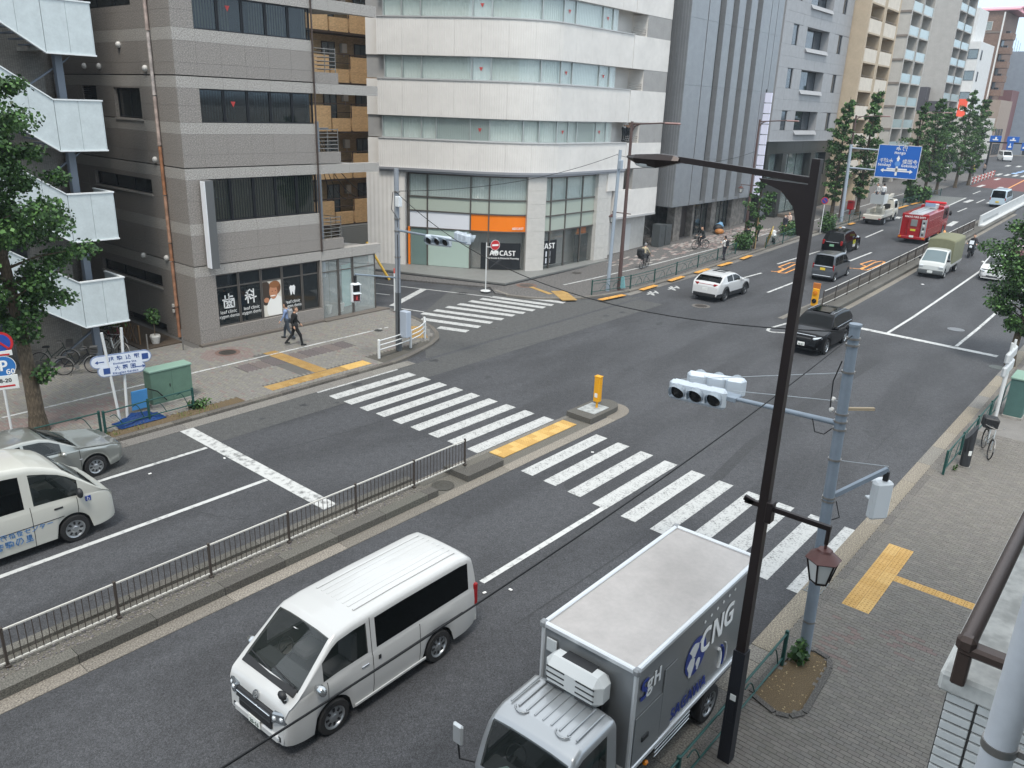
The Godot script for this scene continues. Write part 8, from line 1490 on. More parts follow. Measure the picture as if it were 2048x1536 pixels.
	var ink := mt("sign_ink", "#2c4a86", 0.5); var boards := [[242, 718, 1.85, 0.42], [243, 737, 1.45, 0.4]]; var ri := v3(0.2, 0, -0.98).normalized(); var nn := ri.cross(Vector3.UP)
	for i in 2:
		var q: Array = boards[i]; c = onx(q[0], q[1], b.x + 0.06); var hw: float = q[2] / 2 - q[3] / 2; var po := pv2(); var pi := pv2()
		for k in 18: var a := PI / 2 + PI * k / 8.5 if k < 9 else -PI / 2 + PI * (k - 9) / 8.0; var sx := -hw if k < 9 else hw; po.append(v2(sx + cos(a) * q[3] / 2, sin(a) * q[3] / 2)); pi.append(v2(sx + cos(a) * (q[3] / 2 - 0.03), sin(a) * (q[3] / 2 - 0.03)))
		m = M.new(); m.ext(po, face_to(c, ri), 0.05); var bd := wpart(t, "sign_board", m, mt("board_edge", "#7d8ba8", 0.4)); m = M.new(); m.ext(pi, face_to(c + nn * 0.05, ri), 0.006); part(bd, "board_face", m, mt("board_white", "#d3d9e2", 0.45)); m = M.new(); var ks: Array = [["koma", -0.12], ["komi", 0.14], ["eki", 0.4]] if i == 0 else [["roku", -0.2], ["gi", 0.04], ["en", 0.28]]
		for k in ks: kanji(m, k[0], 0.15, face_to(c + nn * 0.056 + ri * k[1] + v3(0, -0.01, 0), ri), 0.12)
		m.box(c + nn * 0.058 - ri * 0.62 * (1 if i == 0 else -0.85), v3(0.2, 0.03, 0.004), Basis(ri, Vector3.UP, nn)); m.ext(pv2([v2(0, 0.06), v2(0, -0.06), v2(-0.09 if i == 0 else 0.09, 0)]), face_to(c + nn * 0.056 - ri * 0.7 * (1 if i == 0 else -0.9), ri), 0.004); part(bd, "sign_characters", m, ink); bit(bd, "pictogram", c + nn * 0.058 + ri * (0.72 if i == 0 else -0.45), v3(0.2, 0.2, 0.006), ink, 0.002, Basis(ri, Vector3.UP, nn)); letters(bd, "sign_lettering", "Komagome Sta." if i == 0 else "Rikugien Garden", 0.07, face_to(c + nn * 0.056 + v3(0, -0.11, 0) + ri * 0.1, ri), ink); if i == 0: letters(bd, "sign_lettering", "JR", 0.12, face_to(c + nn * 0.056 + v3(0, 0.07, 0) - ri * 0.3, ri), ink)
	b = at(1990, 838, K); t = thing("direction_sign", "white direction sign seen edge on behind the parked bicycle", "sign", b); for s in [-1, 1]: m = M.new(); m.cyl(b + v3(0, 0, 0.12 * s), b + v3(0, 3.0, 0.34 * s), 0.045, -1, 10); wpart(t, "leg", m, mt("guard_white"))
	for y in [2.0, 2.5]: bit(t, "sign_board", v3(0, y, 0), v3(0.14, 0.4, 1.7), mt("board_back", "#b9bcbd", 0.45), 0.06)
	# blue guide sign over the avenue
	b = v3(-25.3, gy(-78.9) + K, -78.9); t = thing("road_guide_sign", "large blue overhead road sign on a grey pole with two arms", "road sign", b); m = M.new(); m.cyl(b, v3(-25.55, 8.2, -78.9), 0.16, 0.13, 14); wpart(t, "pole", m, mt("pole_pale")); for y in [7.9, 6.15]: m = M.new(); m.cyl(v3(-25.5, y, -78.9), v3(-20.5, y - 0.1, -78.9), 0.08, 0.06, 10); wpart(t, "arm", m, mt("pole_pale"))
	var c0 := onz(1748, 353, -78.6); var c1 := onz(1845, 293, -78.6); var w := c1.x - c0.x; var h := c1.y - c0.y; m = M.new(); m.bbox((c0 + c1) / 2, v3(w, h, 0.06), 0.02); var bd2 := wpart(t, "sign_board", m, mt("guide_blue", "#1a5fb4", 0.4)); var S := func(u, v): return v3(c0.x + u * w, c0.y + v * h, -78.565)
	m = M.new(); var wl := mt("letter_white"); var id := Vector3.RIGHT
	for q in [["hon", 0.42, 0.84, 0.11], ["gou", 0.57, 0.84, 0.11], ["sen", 0.07, 0.46, 0.1], ["da", 0.18, 0.46, 0.1], ["ki", 0.29, 0.46, 0.1], ["go", 0.62, 0.46, 0.1], ["koku", 0.74, 0.46, 0.1], ["ji", 0.86, 0.46, 0.1]]: kanji(m, q[0], q[3] * w, face_to(S.call(q[1], q[2] - 0.0), id), 0.11, 0.006)
	m.span(S.call(0.48, 0.08), S.call(0.53, 0.58) + v3(0, 0, 0.006)); m.ext(pv2([v2(-0.16, 0), v2(0.16, 0), v2(0, 0.34)]), face_to(S.call(0.505, 0.58), id), 0.006); m.span(S.call(0.2, 0.2), S.call(0.82, 0.24) + v3(0, 0, 0.006)); m.ext(pv2([v2(0, 0.18), v2(0, -0.18), v2(-0.26, 0)]), face_to(S.call(0.2, 0.22), id), 0.006); m.ext(pv2([v2(0, 0.18), v2(0, -0.18), v2(0.26, 0)]), face_to(S.call(0.82, 0.22), id), 0.006); m.span(S.call(0.27, 0.25), S.call(0.75, 0.3) + v3(0, 0, 0.006)); part(bd2, "sign_characters", m, wl)
	for q in [["Hongo", 0.52, 0.77], ["Sendagi", 0.2, 0.39], ["Gokokuji", 0.78, 0.39]]: letters(bd2, "sign_lettering", q[0], 0.22, face_to(S.call(q[1], q[2]), id), wl)
	m = M.new(); m.lathe(S.call(0.505, 0.44) + v3(0, 0, 0.004), Vector3.BACK, [[0.24, 0], [0.24, 0.008], [0.2, 0.01], [0, 0.01]], 16); part(bd2, "route_shield", m, mt("shield_blue", "#5d8fd0", 0.4)); m = M.new(); 
	for q in [[0, 0, 1, 0.012], [0, 0.988, 1, 1], [0, 0, 0.01, 1], [0.99, 0, 1, 1]]: m.span(S.call(q[0], q[1]), S.call(q[2], q[3]) + v3(0, 0, 0.004))
	part(bd2, "sign_border", m, wl)
	# far signs over the second junction
	t = thing("far_sign_gantry", "distant dark gantry with small blue lane signs at the second junction", "road sign", v3(-22, gy(-150.0), -150)); var g0 := onz(1975, 280, -150.0); var g1 := onz(2060, 292, -150.0); m = M.new(); m.box((g0 + g1) / 2, v3(g1.x - g0.x, 0.2, 0.2)); m.cyl(v3(g0.x + 0.6, gy(-150.0), -150), g0 + v3(0.6, 0, 0), 0.16); wpart(t, "gantry", m, bp)
	for q in [[1979, 272, 2004, 283], [2013, 274, 2040, 284], [2012, 284, 2028, 299], [2041, 286, 2056, 301]]: var p0 := onz(q[0], q[3], -149.8); var p1 := onz(q[2], q[1], -149.8); m = M.new(); m.bbox((p0 + p1) / 2, v3(p1.x - p0.x, p1.y - p0.y, 0.08), 0.02); var fs := wpart(t, "sign_board", m, mt("guide_blue", "#1a5fb4")); m = M.new(); m.span(p0.lerp(p1, 0.25) + v3(0, 0, 0.06), v3(lerpf(p0.x, p1.x, 0.75), lerpf(p0.y, p1.y, 0.45), p0.z + 0.07)); m.span(p0.lerp(p1, 0.45) + v3(0, 0, 0.06), v3(lerpf(p0.x, p1.x, 0.6), lerpf(p0.y, p1.y, 0.8), p0.z + 0.07)); part(fs, "arrow", m, wl)
	# --- cabinets, bollard, bins, tarp ---
	cabinet("olive green utility cabinet behind the short green railing", v3(-26.2, K, -12.75), v3(0.48, 1.25, 1.5), "#62806f"); cabinet("dark green utility cabinet under the roadside tree by the bicycle", v3(-3.35, K, -33.9), v3(0.6, 1.5, 1.2), "#4e6f6a")
	b = at(1928, 932, K); t = thing("slanted_bollard", "dark grey round bollard with slanted top next to the parked bicycle", "bollard", b); m = M.new(); P = []
	for i in 25: var a := TAU * i / 24; P.append([v3(cos(a) * 0.15, 0, sin(a) * 0.15), v3(cos(a) * 0.15, 1.18 + 0.26 * cos(a + 0.4), sin(a) * 0.15)])
	m.grid(P); m.grid(P, true)
	for i in 24: m.face([v3(0, 1.18, 0), P[i][1], P[i + 1][1]], v3(0, 0.5, 0))
	part(t, "shaft", m, mt("bollard_grey", "#55575a", 0.5, 0.3)); bit(t, "label", v3(0.1, 0.5, 0.12), v3(0.1, 0.16, 0.01), mt("plate_white"), 0.003, Basis(Vector3.UP, 0.7)); m = M.new(); m.cyl(Vector3.ZERO, v3(0, 0.03, 0), 0.22, 0.17, 20); part(t, "foot", m, mt("concrete"))
	bicycle("silver bicycle with a black delivery box parked by the slanted bollard", at(1966, 905, K) + v3(0.05, 0, 0), PI + 0.35, "#b9bdbd", true, false)
	bicycle("black bicycle parked under the outside stair", at(160, 748, K), -0.5, "#26282b"); bicycle("second black bicycle in the shade under the stair", at(150, 735, K) + v3(-0.5, 0, 0.5), -0.4, "#2d3a34"); bicycle("white bicycle leaning in the gap beside the stone office", at(240, 718, K) + v3(-0.4, 0, 0), -1.35, "#d8d8d4", false, false); bicycle("dark red bicycle behind the white bicycle", at(232, 700, K) + v3(-0.3, 0, 0), -1.3, "#6b2a2c", false, false)
	m = M.new(); var tp := []; var rr := RandomNumberGenerator.new(); rr.seed = 8; var tb := at(280, 842, K)
	for i in 9:
		var row := []
		for j in 12: row.append(v3(tb.x - 0.35 + i * 0.085, K + 0.02 + (0.16 + rr.randf() * 0.22) * sin(PI * i / 8.0) * sin(PI * j / 11.0), tb.z + 0.75 - j * 0.14 + rr.randf() * 0.05))
		tp.append(row)
	m.grid(tp); m.grid(tp, true); solo("blue_tarp", "crumpled dark blue tarp at the feet of the direction sign", "tarp", m, mt("tarp_blue", "#1f4c8e", 0.5)); t = thing("blue_board", "pale blue board propped behind the green railing", "board", at(282, 822, K)); bit(t, "panel", v3(0, 0.42, 0), v3(0.05, 0.7, 0.55), mt("board_blue", "#4f96cf", 0.5), 0.01, Basis(Vector3.BACK, -0.1)); m = M.new(); m.tube([v3(0.05, 0.75, -0.3), v3(0.1, 0.6, -0.6), v3(0.1, 0.2, -0.9)], 0.02, 5); part(t, "hose", m, mt("rubber"))
	t = thing("strapped_poster", "small teal poster board strapped to the far lamp post foot", "poster", at(1242, 580, K)); bit(t, "board", v3(0.12, 0.5, 0.15), v3(0.4, 0.7, 0.04), mt("poster_teal", "#7fb3b8", 0.5, 0, "blotch", 4.0), 0.01, Basis(Vector3.BACK, 0.2)); bit(t, "strap", v3(0, 0.5, 0.12), v3(0.5, 0.03, 0.03), bp)
	var bgp := at(1438, 468, K); m = M.new(); m.ball(bgp + v3(0, 0.22, 0), v3(0.4, 0.24, 0.45), 14, 8); solo("orange_bag", "orange bag of rubbish on the pavement before the metal clad building", "bag", m, mt("bag_orange", "#b87a40", 0.6, 0, "blotch", 2.0)); m = M.new(); m.ball(bgp + v3(-0.5, 0.55, -0.9), v3(0.35, 0.25, 0.5), 14, 8); m.ball(bgp + v3(-0.5, 0.7, -1.1), v3(0.2, 0.2, 0.3), 10, 6); solo("blue_bundle", "light blue and black bundle behind the orange bag", "bag", m, mt("bag_blue", "#6a93b3", 0.6)); m = M.new(); m.ball(bgp + v3(-0.3, 0.45, -0.3), v3(0.4, 0.35, 0.5), 12, 7); solo("black_bundle", "black bundle between the orange bag and blue bundle", "bag", m, mt("black_plastic"))
	t = thing("steel_easel", "thin steel A frame easel by the shop front", "easel", at(1458, 466, K)); m = M.new(); for s in [-1, 1]: m.cyl(v3(0.2, 0, 0.25 * s), v3(0, 1.3, 0.2 * s), 0.02, -1, 6); m.cyl(v3(-0.25, 0, 0.25 * s), v3(0, 1.3, 0.2 * s), 0.02, -1, 6)
	for y in [0.4, 1.3]: m.cyl(v3(0.1, y, -0.22), v3(0.1, y, 0.22), 0.02, -1, 6)
	part(t, "frame", m, steel)
	b = at(1530, 495, K); t = thing("leaning_board", "tan plywood board leaning on the far railing", "board", b); bit(t, "board", v3(0, 0.75, -0.5), v3(0.08, 1.5, 1.1), mt("ply_tan", "#b59c58", 0.8, 0, "blotch", 1.0), 0.01, Basis.from_euler(v3(0.5, 0.3, -0.3))); bit(t, "batten", v3(-0.08, 0.7, -0.5), v3(0.05, 1.3, 0.08), mt("ply_tan"), 0.01, Basis.from_euler(v3(0.5, 0.3, -0.3)))
	t = thing("parked_scooter", "white scooter parked behind the far railing by the board", "scooter", at(1558, 488, K) + v3(-0.5, 0, 0), 0.5); bit(t, "front_cowl", v3(0, 0.7, -0.4), v3(0.35, 0.6, 0.2), mt("guard_white"), 0.07); bit(t, "seat", v3(0, 0.7, 0.3), v3(0.28, 0.18, 0.8), mt("guard_white"), 0.07); for z in [-0.55, 0.55]: m = M.new(); m.lathe(v3(0, 0.24, z), Vector3.RIGHT, [[0.12, -0.05], [0.24, -0.05], [0.24, 0.05], [0.12, 0.05]], 14); part(t, "wheel", m, mt("rubber"))
	m = M.new(); m.tube([v3(-0.3, 1.0, -0.3), v3(0, 0.98, -0.4), v3(0.3, 1.0, -0.3)], 0.02, 5); part(t, "handlebar", m, bp)
	b = v3(-26.4, gy(-84.0) + K, -84.5); t = thing("post_box", "red post box behind the aerial truck", "post box", b); bit(t, "body", v3(0, 0.95, 0), v3(0.6, 0.9, 0.55), mt("post_red", "#b3262a", 0.4), 0.06); m = M.new(); m.cyl(Vector3.ZERO, v3(0, 0.5, 0), 0.09); part(t, "stem", m, mt("post_red")); bit(t, "slot", v3(0, 1.2, 0.28), v3(0.4, 0.05, 0.02), bp)
	t = thing("median_barrier", "white concrete works barrier continuing the far median", "barrier", v3(-14.6, gy(-90.0), -90))
	for k in 9: var z := -85.5 - k * 2.5; m = M.new(); m.plate([v3(-15.0, gy(z) + 0.1, z), v3(-15.0, gy(z) + 1.1, z), v3(-15.0, gy(z - 2.46) + 1.1, z - 2.46), v3(-15.0, gy(z - 2.46) + 0.1, z - 2.46)], v3(0.12, 0, 0)); m.plate([v3(-14.88, gy(z) + 0.1, z), v3(-14.5, gy(z) + 0.1, z), v3(-14.5, gy(z - 2.46) + 0.1, z - 2.46), v3(-14.88, gy(z - 2.46) + 0.1, z - 2.46)], v3(0, 0.15, 0)); wpart(t, "barrier_panel", m, mt("barrier_white", "#c6c8c7", 0.6, 0, "soft", 0.6))
	m = M.new()
	for k in 14: m.box(v3(-14.87, gy(-87.0 - k * 0.5) + 0.45, -87.0 - k * 0.5), v3(0.01, 0.22, 0.28))
	wpart(t, "barrier_lettering", m, mt("barrier_print", "#8d9091", 0.7))
	t = thing("works_fence", "red and white works fence at the far red road surface", "barrier", v3(-24.2, gy(-132.0), -132)); 
	for k in 14: var z := -125.5 - k * 1.1; m = M.new(); m.cyl(v3(-24.0, gy(z), z), v3(-24.0, gy(z) + 0.9, z), 0.06); m.box(v3(-24.0, gy(z) + 0.35, z - 0.5), v3(0.06, 0.14, 0.95)); m.box(v3(-24.0, gy(z) + 0.75, z - 0.5), v3(0.06, 0.14, 0.95)); wpart(t, "fence_unit", m, mt("works_red", "#c05a50", 0.6) if k % 2 else mt("works_white", "#d8d4d0", 0.6))
	# yellow guy guard and white marker post by the clinic canopy
	b = at(790, 622, K); t = thing("marker_post", "slim white post with a red top beside the clinic canopy", "post", b); m = M.new(); m.cyl(b, b + v3(0, 2.0, 0), 0.05, -1, 10); wpart(t, "shaft", m, mt("guard_white")); m = M.new(); m.cyl(b + v3(0, 2.0, 0), b + v3(0, 2.25, 0), 0.052, -1, 10); wpart(t, "red_top", m, mt("works_red")); m = M.new(); m.cyl(b, b + v3(0, 0.03, 0), 0.12); wpart(t, "foot", m, steel)
	b = at(779, 560, 0.02); var ug := b + v3(-1.5, 2.2, 0.5); m = M.new(); m.cyl(b, ug, 0.08, -1, 10); solo("guy_guard", "slanting yellow guy wire guard at the side street corner", "guard", m, mt("guard_yellow", "#d3a83c", 0.5))
	b = at(312, 688, K); t = thing("potted_plant", "small leafy tree in a white pot beside the stone office", "plant", b); m = M.new(); m.lathe(Vector3.ZERO, Vector3.UP, [[0.14, 0.0], [0.22, 0.35], [0.2, 0.42], [0.17, 0.42], [0.0, 0.38]], 16); part(t, "pot", m, mt("pot_white", "#d5d2cb")); m = M.new(); m.tube([v3(0, 0.38, 0), v3(0.02, 0.8, 0), v3(0, 1.3, 0.02)], 0.02, 6); part(t, "stem", m, mt("bark_brown", "#6a5b4a", 0.9)); part(t, "leaves", leaf_mass([[v3(0, 1.25, 0), v3(0.34, 0.36, 0.34), 160]], 0.13, 31), vcol("leaf", 0.6))
	m = M.new(); m.cyl(at(298, 715, K), at(298, 715, K) + v3(0, 1.0, 0), 0.03, -1, 8); m.cyl(at(367, 700, K), at(367, 700, K) + v3(0, 0.9, 0), 0.03, -1, 8); solo("chain_posts", "two thin steel posts at the edge of the gravel gap", "post", m, steel)
# ================= trees and plants =================
func leaf_mass(clumps: Array, size: float, sd: int, greens := ["#37562a", "#446730", "#2d4a22", "#53773a", "#25401c"]) -> M:
	var m := M.new(); var r := RandomNumberGenerator.new(); r.seed = sd; var cols := []
	for g in greens: cols.append(lin(g))
	for c in clumps:
		var o: Vector3 = c[0]; var rad: Vector3 = c[1]
		for i in c[2]:
			var d := v3(r.randfn(), r.randfn(), r.randfn()).normalized() * pow(r.randf(), 0.45)
			var p := o + d * rad; var s := size * r.randf_range(0.65, 1.3)
			var n := (d * 0.7 + v3(r.randfn(), r.randfn() + 0.7, r.randfn()) * 0.6).normalized(); var u := n.cross(v3(r.randfn(), r.randfn(), r.randfn())).normalized(); var w := n.cross(u)
			m.col = cols[r.randi() % cols.size()] * r.randf_range(0.8, 1.2)
			var tip := p + u * s; var a := p + u * s * 0.55 + w * s * 0.5 + n * s * 0.12; var b := p + u * s * 0.55 - w * s * 0.5 + n * s * 0.12
			m.trin(p, a, tip, n, n, n); m.trin(p, tip, b, n, n, n)
	return m
func tree(called: String, label: String, base: Vector3, h: float, r0: float, first: float, spread: float, n: int, leaves: int, leaf: float, sd: int, lean := Vector3.ZERO, group := ""):
	var t := thing(called, label, "tree", base, 0.0, group); var r := RandomNumberGenerator.new(); r.seed = sd; var trunk := []; var k := 12
	for i in k + 1: var f := float(i) / k; trunk.append(v3(0.12 * sin(f * 5.0 + sd), h * f * 0.96, 0.12 * cos(f * 4.0 + sd) - 0.12 * cos(float(sd))) * v3(f, 1, f) + lean * f * f)
	var m := M.new(); m.tube(trunk, r0, 12, 0.02); m.cyl(v3(0, -0.1, 0), v3(0, 0.5, 0), r0 * 1.35, r0 * 1.02, 12, false); part(t, "trunk", m, mt("bark", "#7d7263", 0.95, 0, "bark", 1.4, 1.0)); var clumps := []; var bm := M.new()
	for i in n:
		var f := lerpf(first, 0.97, (i + r.randf() * 0.6) / n); var o: Vector3 = trunk[int(f * k)].lerp(trunk[mini(int(f * k) + 1, k)], f * k - int(f * k)); var a := i * 2.4 + r.randf() * 0.8; var sh := sin(PI * pow(clampf((f - first) / (1.0 - first), 0.02, 1), 0.7)) * 0.85 + 0.18 * (1 - f); var l := spread * sh * r.randf_range(0.6, 1.15) + 0.15; var d := v3(cos(a), r.randf_range(0.15, 0.6), sin(a)).normalized(); var e := o + d * l
		bm.tube([o, o + d * l * 0.5 + v3(0, 0.05 * l, 0), e], maxf(r0 * 0.28 * (1 - f * 0.7), 0.012), 5, 0.008)
		var cr := clampf(l * 0.48, 0.28, 0.95)
		for q in 3: clumps.append([o + d * l * (0.45 + 0.3 * q) + v3(r.randfn(), r.randfn() * 0.6, r.randfn()) * cr * 0.35, v3(cr, cr * 0.62, cr) * r.randf_range(0.55, 0.95), int(leaves / (n * 3.0))])
	part(t, "branches", bm, mt("bark")); var lm := vcol("leaf", 0.6); lm.backlight_enabled = true; lm.backlight = Color(0.25, 0.3, 0.1); part(t, "crown", leaf_mass(clumps, leaf, sd), lm); return t
func bush(label: String, p: Vector3, s: Vector3, n: int, leaf: float, sd: int):
	var t := thing("shrub", label, "shrub", p); var m := M.new()
	for i in 5: m.cyl(Vector3.ZERO, v3(sin(i * 1.9) * s.x * 0.6, s.y * 0.8, cos(i * 1.9) * s.z * 0.6), 0.015, 0.006, 5)
	part(t, "stems", m, mt("bark")); var cl := []; var r := RandomNumberGenerator.new(); r.seed = sd
	for i in 9: cl.append([v3(r.randf_range(-0.6, 0.6) * s.x, s.y * r.randf_range(0.25, 0.8), r.randf_range(-0.6, 0.6) * s.z), s * 0.5, int(n / 9.0)])
	part(t, "leaves", leaf_mass(cl, leaf, sd), vcol("leaf", 0.6))
func build_green():
	var K := 0.1
	tree("street_tree", "tall leafy ginkgo with a thick bare lower trunk beside the stair building", v3(-26.55, K, -8.55), 12.8, 0.25, 0.27, 2.05, 48, 40000, 0.108, 3, v3(-0.5, 0, 0.4))
	tree("street_tree", "dense green roadside tree over the dark green cabinet", v3(-4.75, K, -41.5), 9.4, 0.17, 0.15, 1.75, 44, 32000, 0.112, 12, v3(0.9, 0, 0))
	var q := [[-27.0, -81.0, 11.0, 1.9, "narrow ginkgo before the grey granite office by the blue sign pole"], [-25.7, -84.5, 11.8, 1.8, "narrow ginkgo behind the blue sign pole next to the post box"], [-25.1, -99.7, 10.6, 1.9, "ginkgo beside the parking bay before the beige flats"], [-25.0, -106.2, 11.0, 2.0, "ginkgo standing behind the parking bay sign"], [-24.6, -110.0, 10.0, 1.9, "leaning ginkgo at the end of the parking bay"], [-24.6, -119.5, 12.0, 2.3, "broad ginkgo before the slim white building"], [-24.0, -124.0, 11.0, 2.1, "last ginkgo before the red road surface"]]
	for i in q.size(): tree("street_tree", q[i][4], v3(q[i][0], gy(q[i][1]) + K, q[i][1]), q[i][2] + 0.6, 0.2, 0.14, q[i][3] * 0.72, 40, 8000, 0.17, 40 + i, Vector3.ZERO, "ginkgo trees along the far pavement")
	tree("street_tree", "distant round green tree on the right side of the avenue", v3(-11.5, gy(-168.0), -190), 15.0, 0.25, 0.15, 4.2, 26, 3600, 0.5, 77); tree("street_tree", "second distant tree on the right side behind the blue signs", v3(-6.5, gy(-150.0), -150), 13.0, 0.25, 0.15, 4.0, 26, 3600, 0.45, 78)
	tree("sapling", "young sapling tied to a stake by the far railing", at(1508, 497, K), 5.4, 0.06, 0.28, 0.95, 14, 1500, 0.16, 91); var sp := at(1508, 497, K); var m := M.new(); m.cyl(sp + v3(0.15, 0, 0.2), sp + v3(0.05, 2.4, 0.05), 0.04, -1, 6); m.cyl(sp + v3(-0.3, 0, -0.3), sp + v3(0.0, 1.8, 0.0), 0.04, -1, 6); solo("tree_stake", "wooden stakes propping the young sapling", "stake", m, mt("stake_wood", "#a58a63", 0.85))
	bush("leafy shrub at the foot of the lamp post by the far railing", at(1478, 500, K), v3(1.0, 1.3, 1.3), 1500, 0.16, 51); bush("round clipped shrub behind the far railing gap", at(1590, 470, K) + v3(-0.4, 0, 0), v3(1.3, 1.0, 1.8), 1800, 0.16, 52); bush("tall weed bush at the no parking sign post", at(1655, 462, K), v3(0.8, 1.6, 1.3), 1400, 0.17, 53); bush("low green weeds at the end of the short green railing", at(398, 814, K), v3(0.3, 0.28, 0.45), 260, 0.09, 54); bush("leafy weed sprouting at the signal pole foot in the tree pit", at(1592, 1322, K), v3(0.16, 0.42, 0.16), 130, 0.13, 55); bush("small weed at the railing post by the bollard", at(1908, 940, K), v3(0.1, 0.15, 0.14), 40, 0.06, 56)
	bush("tall roadside bush beyond the aerial truck", at(1846, 404, K), v3(0.8, 1.6, 1.2), 700, 0.25, 57); bush("bush at the foot of the ginkgo by the blue sign", at(1822, 404, K), v3(0.9, 1.8, 1.2), 800, 0.25, 58); bush("low planting by the stone office gap", at(250, 672, K) + v3(-1, 0, 0), v3(1.2, 0.7, 0.5), 500, 0.12, 59)
	bush("twig growth low on the big ginkgo trunk", v3(-26.35, 3.0, -8.5), v3(0.4, 0.9, 0.5), 420, 0.11, 60); bush("leafy shoots on the big ginkgo trunk near the ground", v3(-26.25, 1.7, -8.9), v3(0.3, 0.6, 0.45), 260, 0.11, 61)
	var gr := M.new(); var r := RandomNumberGenerator.new(); r.seed = 6
	for i in 1400:
		var z := r.randf_range(-14.5, 4.0); var x := r.randf_range(-24.85, -24.4)
		if sin(z * 2.3) + sin(z * 5.1 + 1.0) < r.randf_range(-0.6, 1.4): continue
		var h := r.randf_range(0.05, 0.16); gr.col = lin(["#6a7a3c", "#55692f", "#8a8a55"][i % 3]); var a := r.randf() * TAU; var w := v3(cos(a), 0, sin(a)) * 0.012; var b := v3(x, K - 0.01, z); gr.tri(b - w, b + w, b + v3(r.randfn() * 0.04, h, r.randfn() * 0.04))
	tag(solo("verge_grass", "thin grass and weeds along the kerb by the green railing", "grass", gr, vcol("grass", 0.8)), "", "", "", "stuff")

# ================= people =================
func figure(bones: Array, cell := 0.028) -> M:
	var lo := Vector3.ONE * 9; var hi := Vector3.ONE * -9
	for b in bones:
		for p in [b[0], b[1]]: var rr: float = maxf(b[2], b[3]) + 0.1; lo = lo.min(p - Vector3.ONE * rr); hi = hi.max(p + Vector3.ONE * rr)
	var n := Vector3i(((hi - lo) / cell).ceil()) + Vector3i.ONE; var f := PackedFloat32Array(); f.resize(n.x * n.y * n.z); f.fill(1.0)
	for b in bones:
		var a: Vector3 = b[0]; var d: Vector3 = b[1] - a; var dd := maxf(d.length_squared(), 1e-6); var mr: float = maxf(b[2], b[3]) + 0.07
		var i0 := Vector3i(((a.min(b[1]) - Vector3.ONE * mr - lo) / cell).floor()).clamp(Vector3i.ZERO, n - Vector3i.ONE); var i1 := Vector3i(((a.max(b[1]) + Vector3.ONE * mr - lo) / cell).ceil()).clamp(Vector3i.ZERO, n - Vector3i.ONE)
		for z in range(i0.z, i1.z + 1):
			for y in range(i0.y, i1.y + 1):
				for x in range(i0.x, i1.x + 1):
					var p := lo + v3(x, y, z) * cell; var t := clampf((p - a).dot(d) / dd, 0, 1); var v := p.distance_to(a + d * t) - lerpf(b[2], b[3], t); var k := x + n.x * (y + n.y * z); var o := f[k]; var h := clampf(0.5 + 0.5 * (o - v) / 0.03, 0, 1); f[k] = lerpf(o, v, h) - 0.03 * h * (1 - h)
	var id := {}; var vs := PackedVector3Array(); var m := M.new(); var quads := []
	var off := [0, 1, n.x, n.x + 1, n.x * n.y, n.x * n.y + 1, n.x * n.y + n.x, n.x * n.y + n.x + 1]
	for z in n.z - 1:
		for y in n.y - 1:
			for x in n.x - 1:
				var k := x + n.x * (y + n.y * z); var s := 0
				for o in off: s += 1 if f[k + o] < 0 else 0
				if s == 0 or s == 8: continue
				var c := Vector3.ZERO; var cnt := 0
				for e in [[0, 1], [2, 3], [4, 5], [6, 7], [0, 2], [1, 3], [4, 6], [5, 7], [0, 4], [1, 5], [2, 6], [3, 7]]:
					var fa := f[k + off[e[0]]]; var fb := f[k + off[e[1]]]
					if (fa < 0) == (fb < 0): continue
					var t := fa / (fa - fb); c += v3(e[0] & 1, (e[0] >> 1) & 1, e[0] >> 2).lerp(v3(e[1] & 1, (e[1] >> 1) & 1, e[1] >> 2), t); cnt += 1
				id[k] = vs.size(); vs.append(lo + (v3(x, y, z) + c / cnt) * cell)
	var nrm := PackedVector3Array(); nrm.resize(vs.size())
	for k in id:
		var x: int = k % n.x; var y: int = (k / n.x) % n.y; var z: int = k / (n.x * n.y)
		for ax in 3:
			var st: int = [1, n.x, n.x * n.y][ax]; var u: int = [n.x, n.x * n.y, 1][ax]; var w: int = [n.x * n.y, 1, n.x][ax]
			if (f[k] < 0) == (f[k + st] < 0) or not (id.has(k - u) and id.has(k - w) and id.has(k - u - w)): continue
			var q := [id[k], id[k - u], id[k - u - w], id[k - w]]
			if f[k] >= 0: q.reverse()
			var g: Vector3 = (vs[q[2]] - vs[q[0]]).cross(vs[q[1]] - vs[q[0]])
			for e in q: nrm[e] += g
			quads.append(q)
	var out := 0.0
	for q in quads.slice(0, 60): out += 1
	var cols := PackedColorArray()
	for p in vs:
		var bd := 9.0; var bc := Color.WHITE
		for b in bones:
			var d: Vector3 = b[1] - b[0]; var t := clampf((p - b[0]).dot(d) / maxf(d.length_squared(), 1e-6), 0, 1); var v := p.distance_to(b[0] + d * t) - lerpf(b[2], b[3], t)
			if v < bd: bd = v; bc = b[4]
		cols.append(bc)
	for q in quads:
		for tr in [[0, 1, 2], [0, 2, 3]]:
			for e in tr: m.v.append(vs[q[e]]); m.n.append(nrm[q[e]].normalized()); m.c.append(cols[q[e]])
	return m
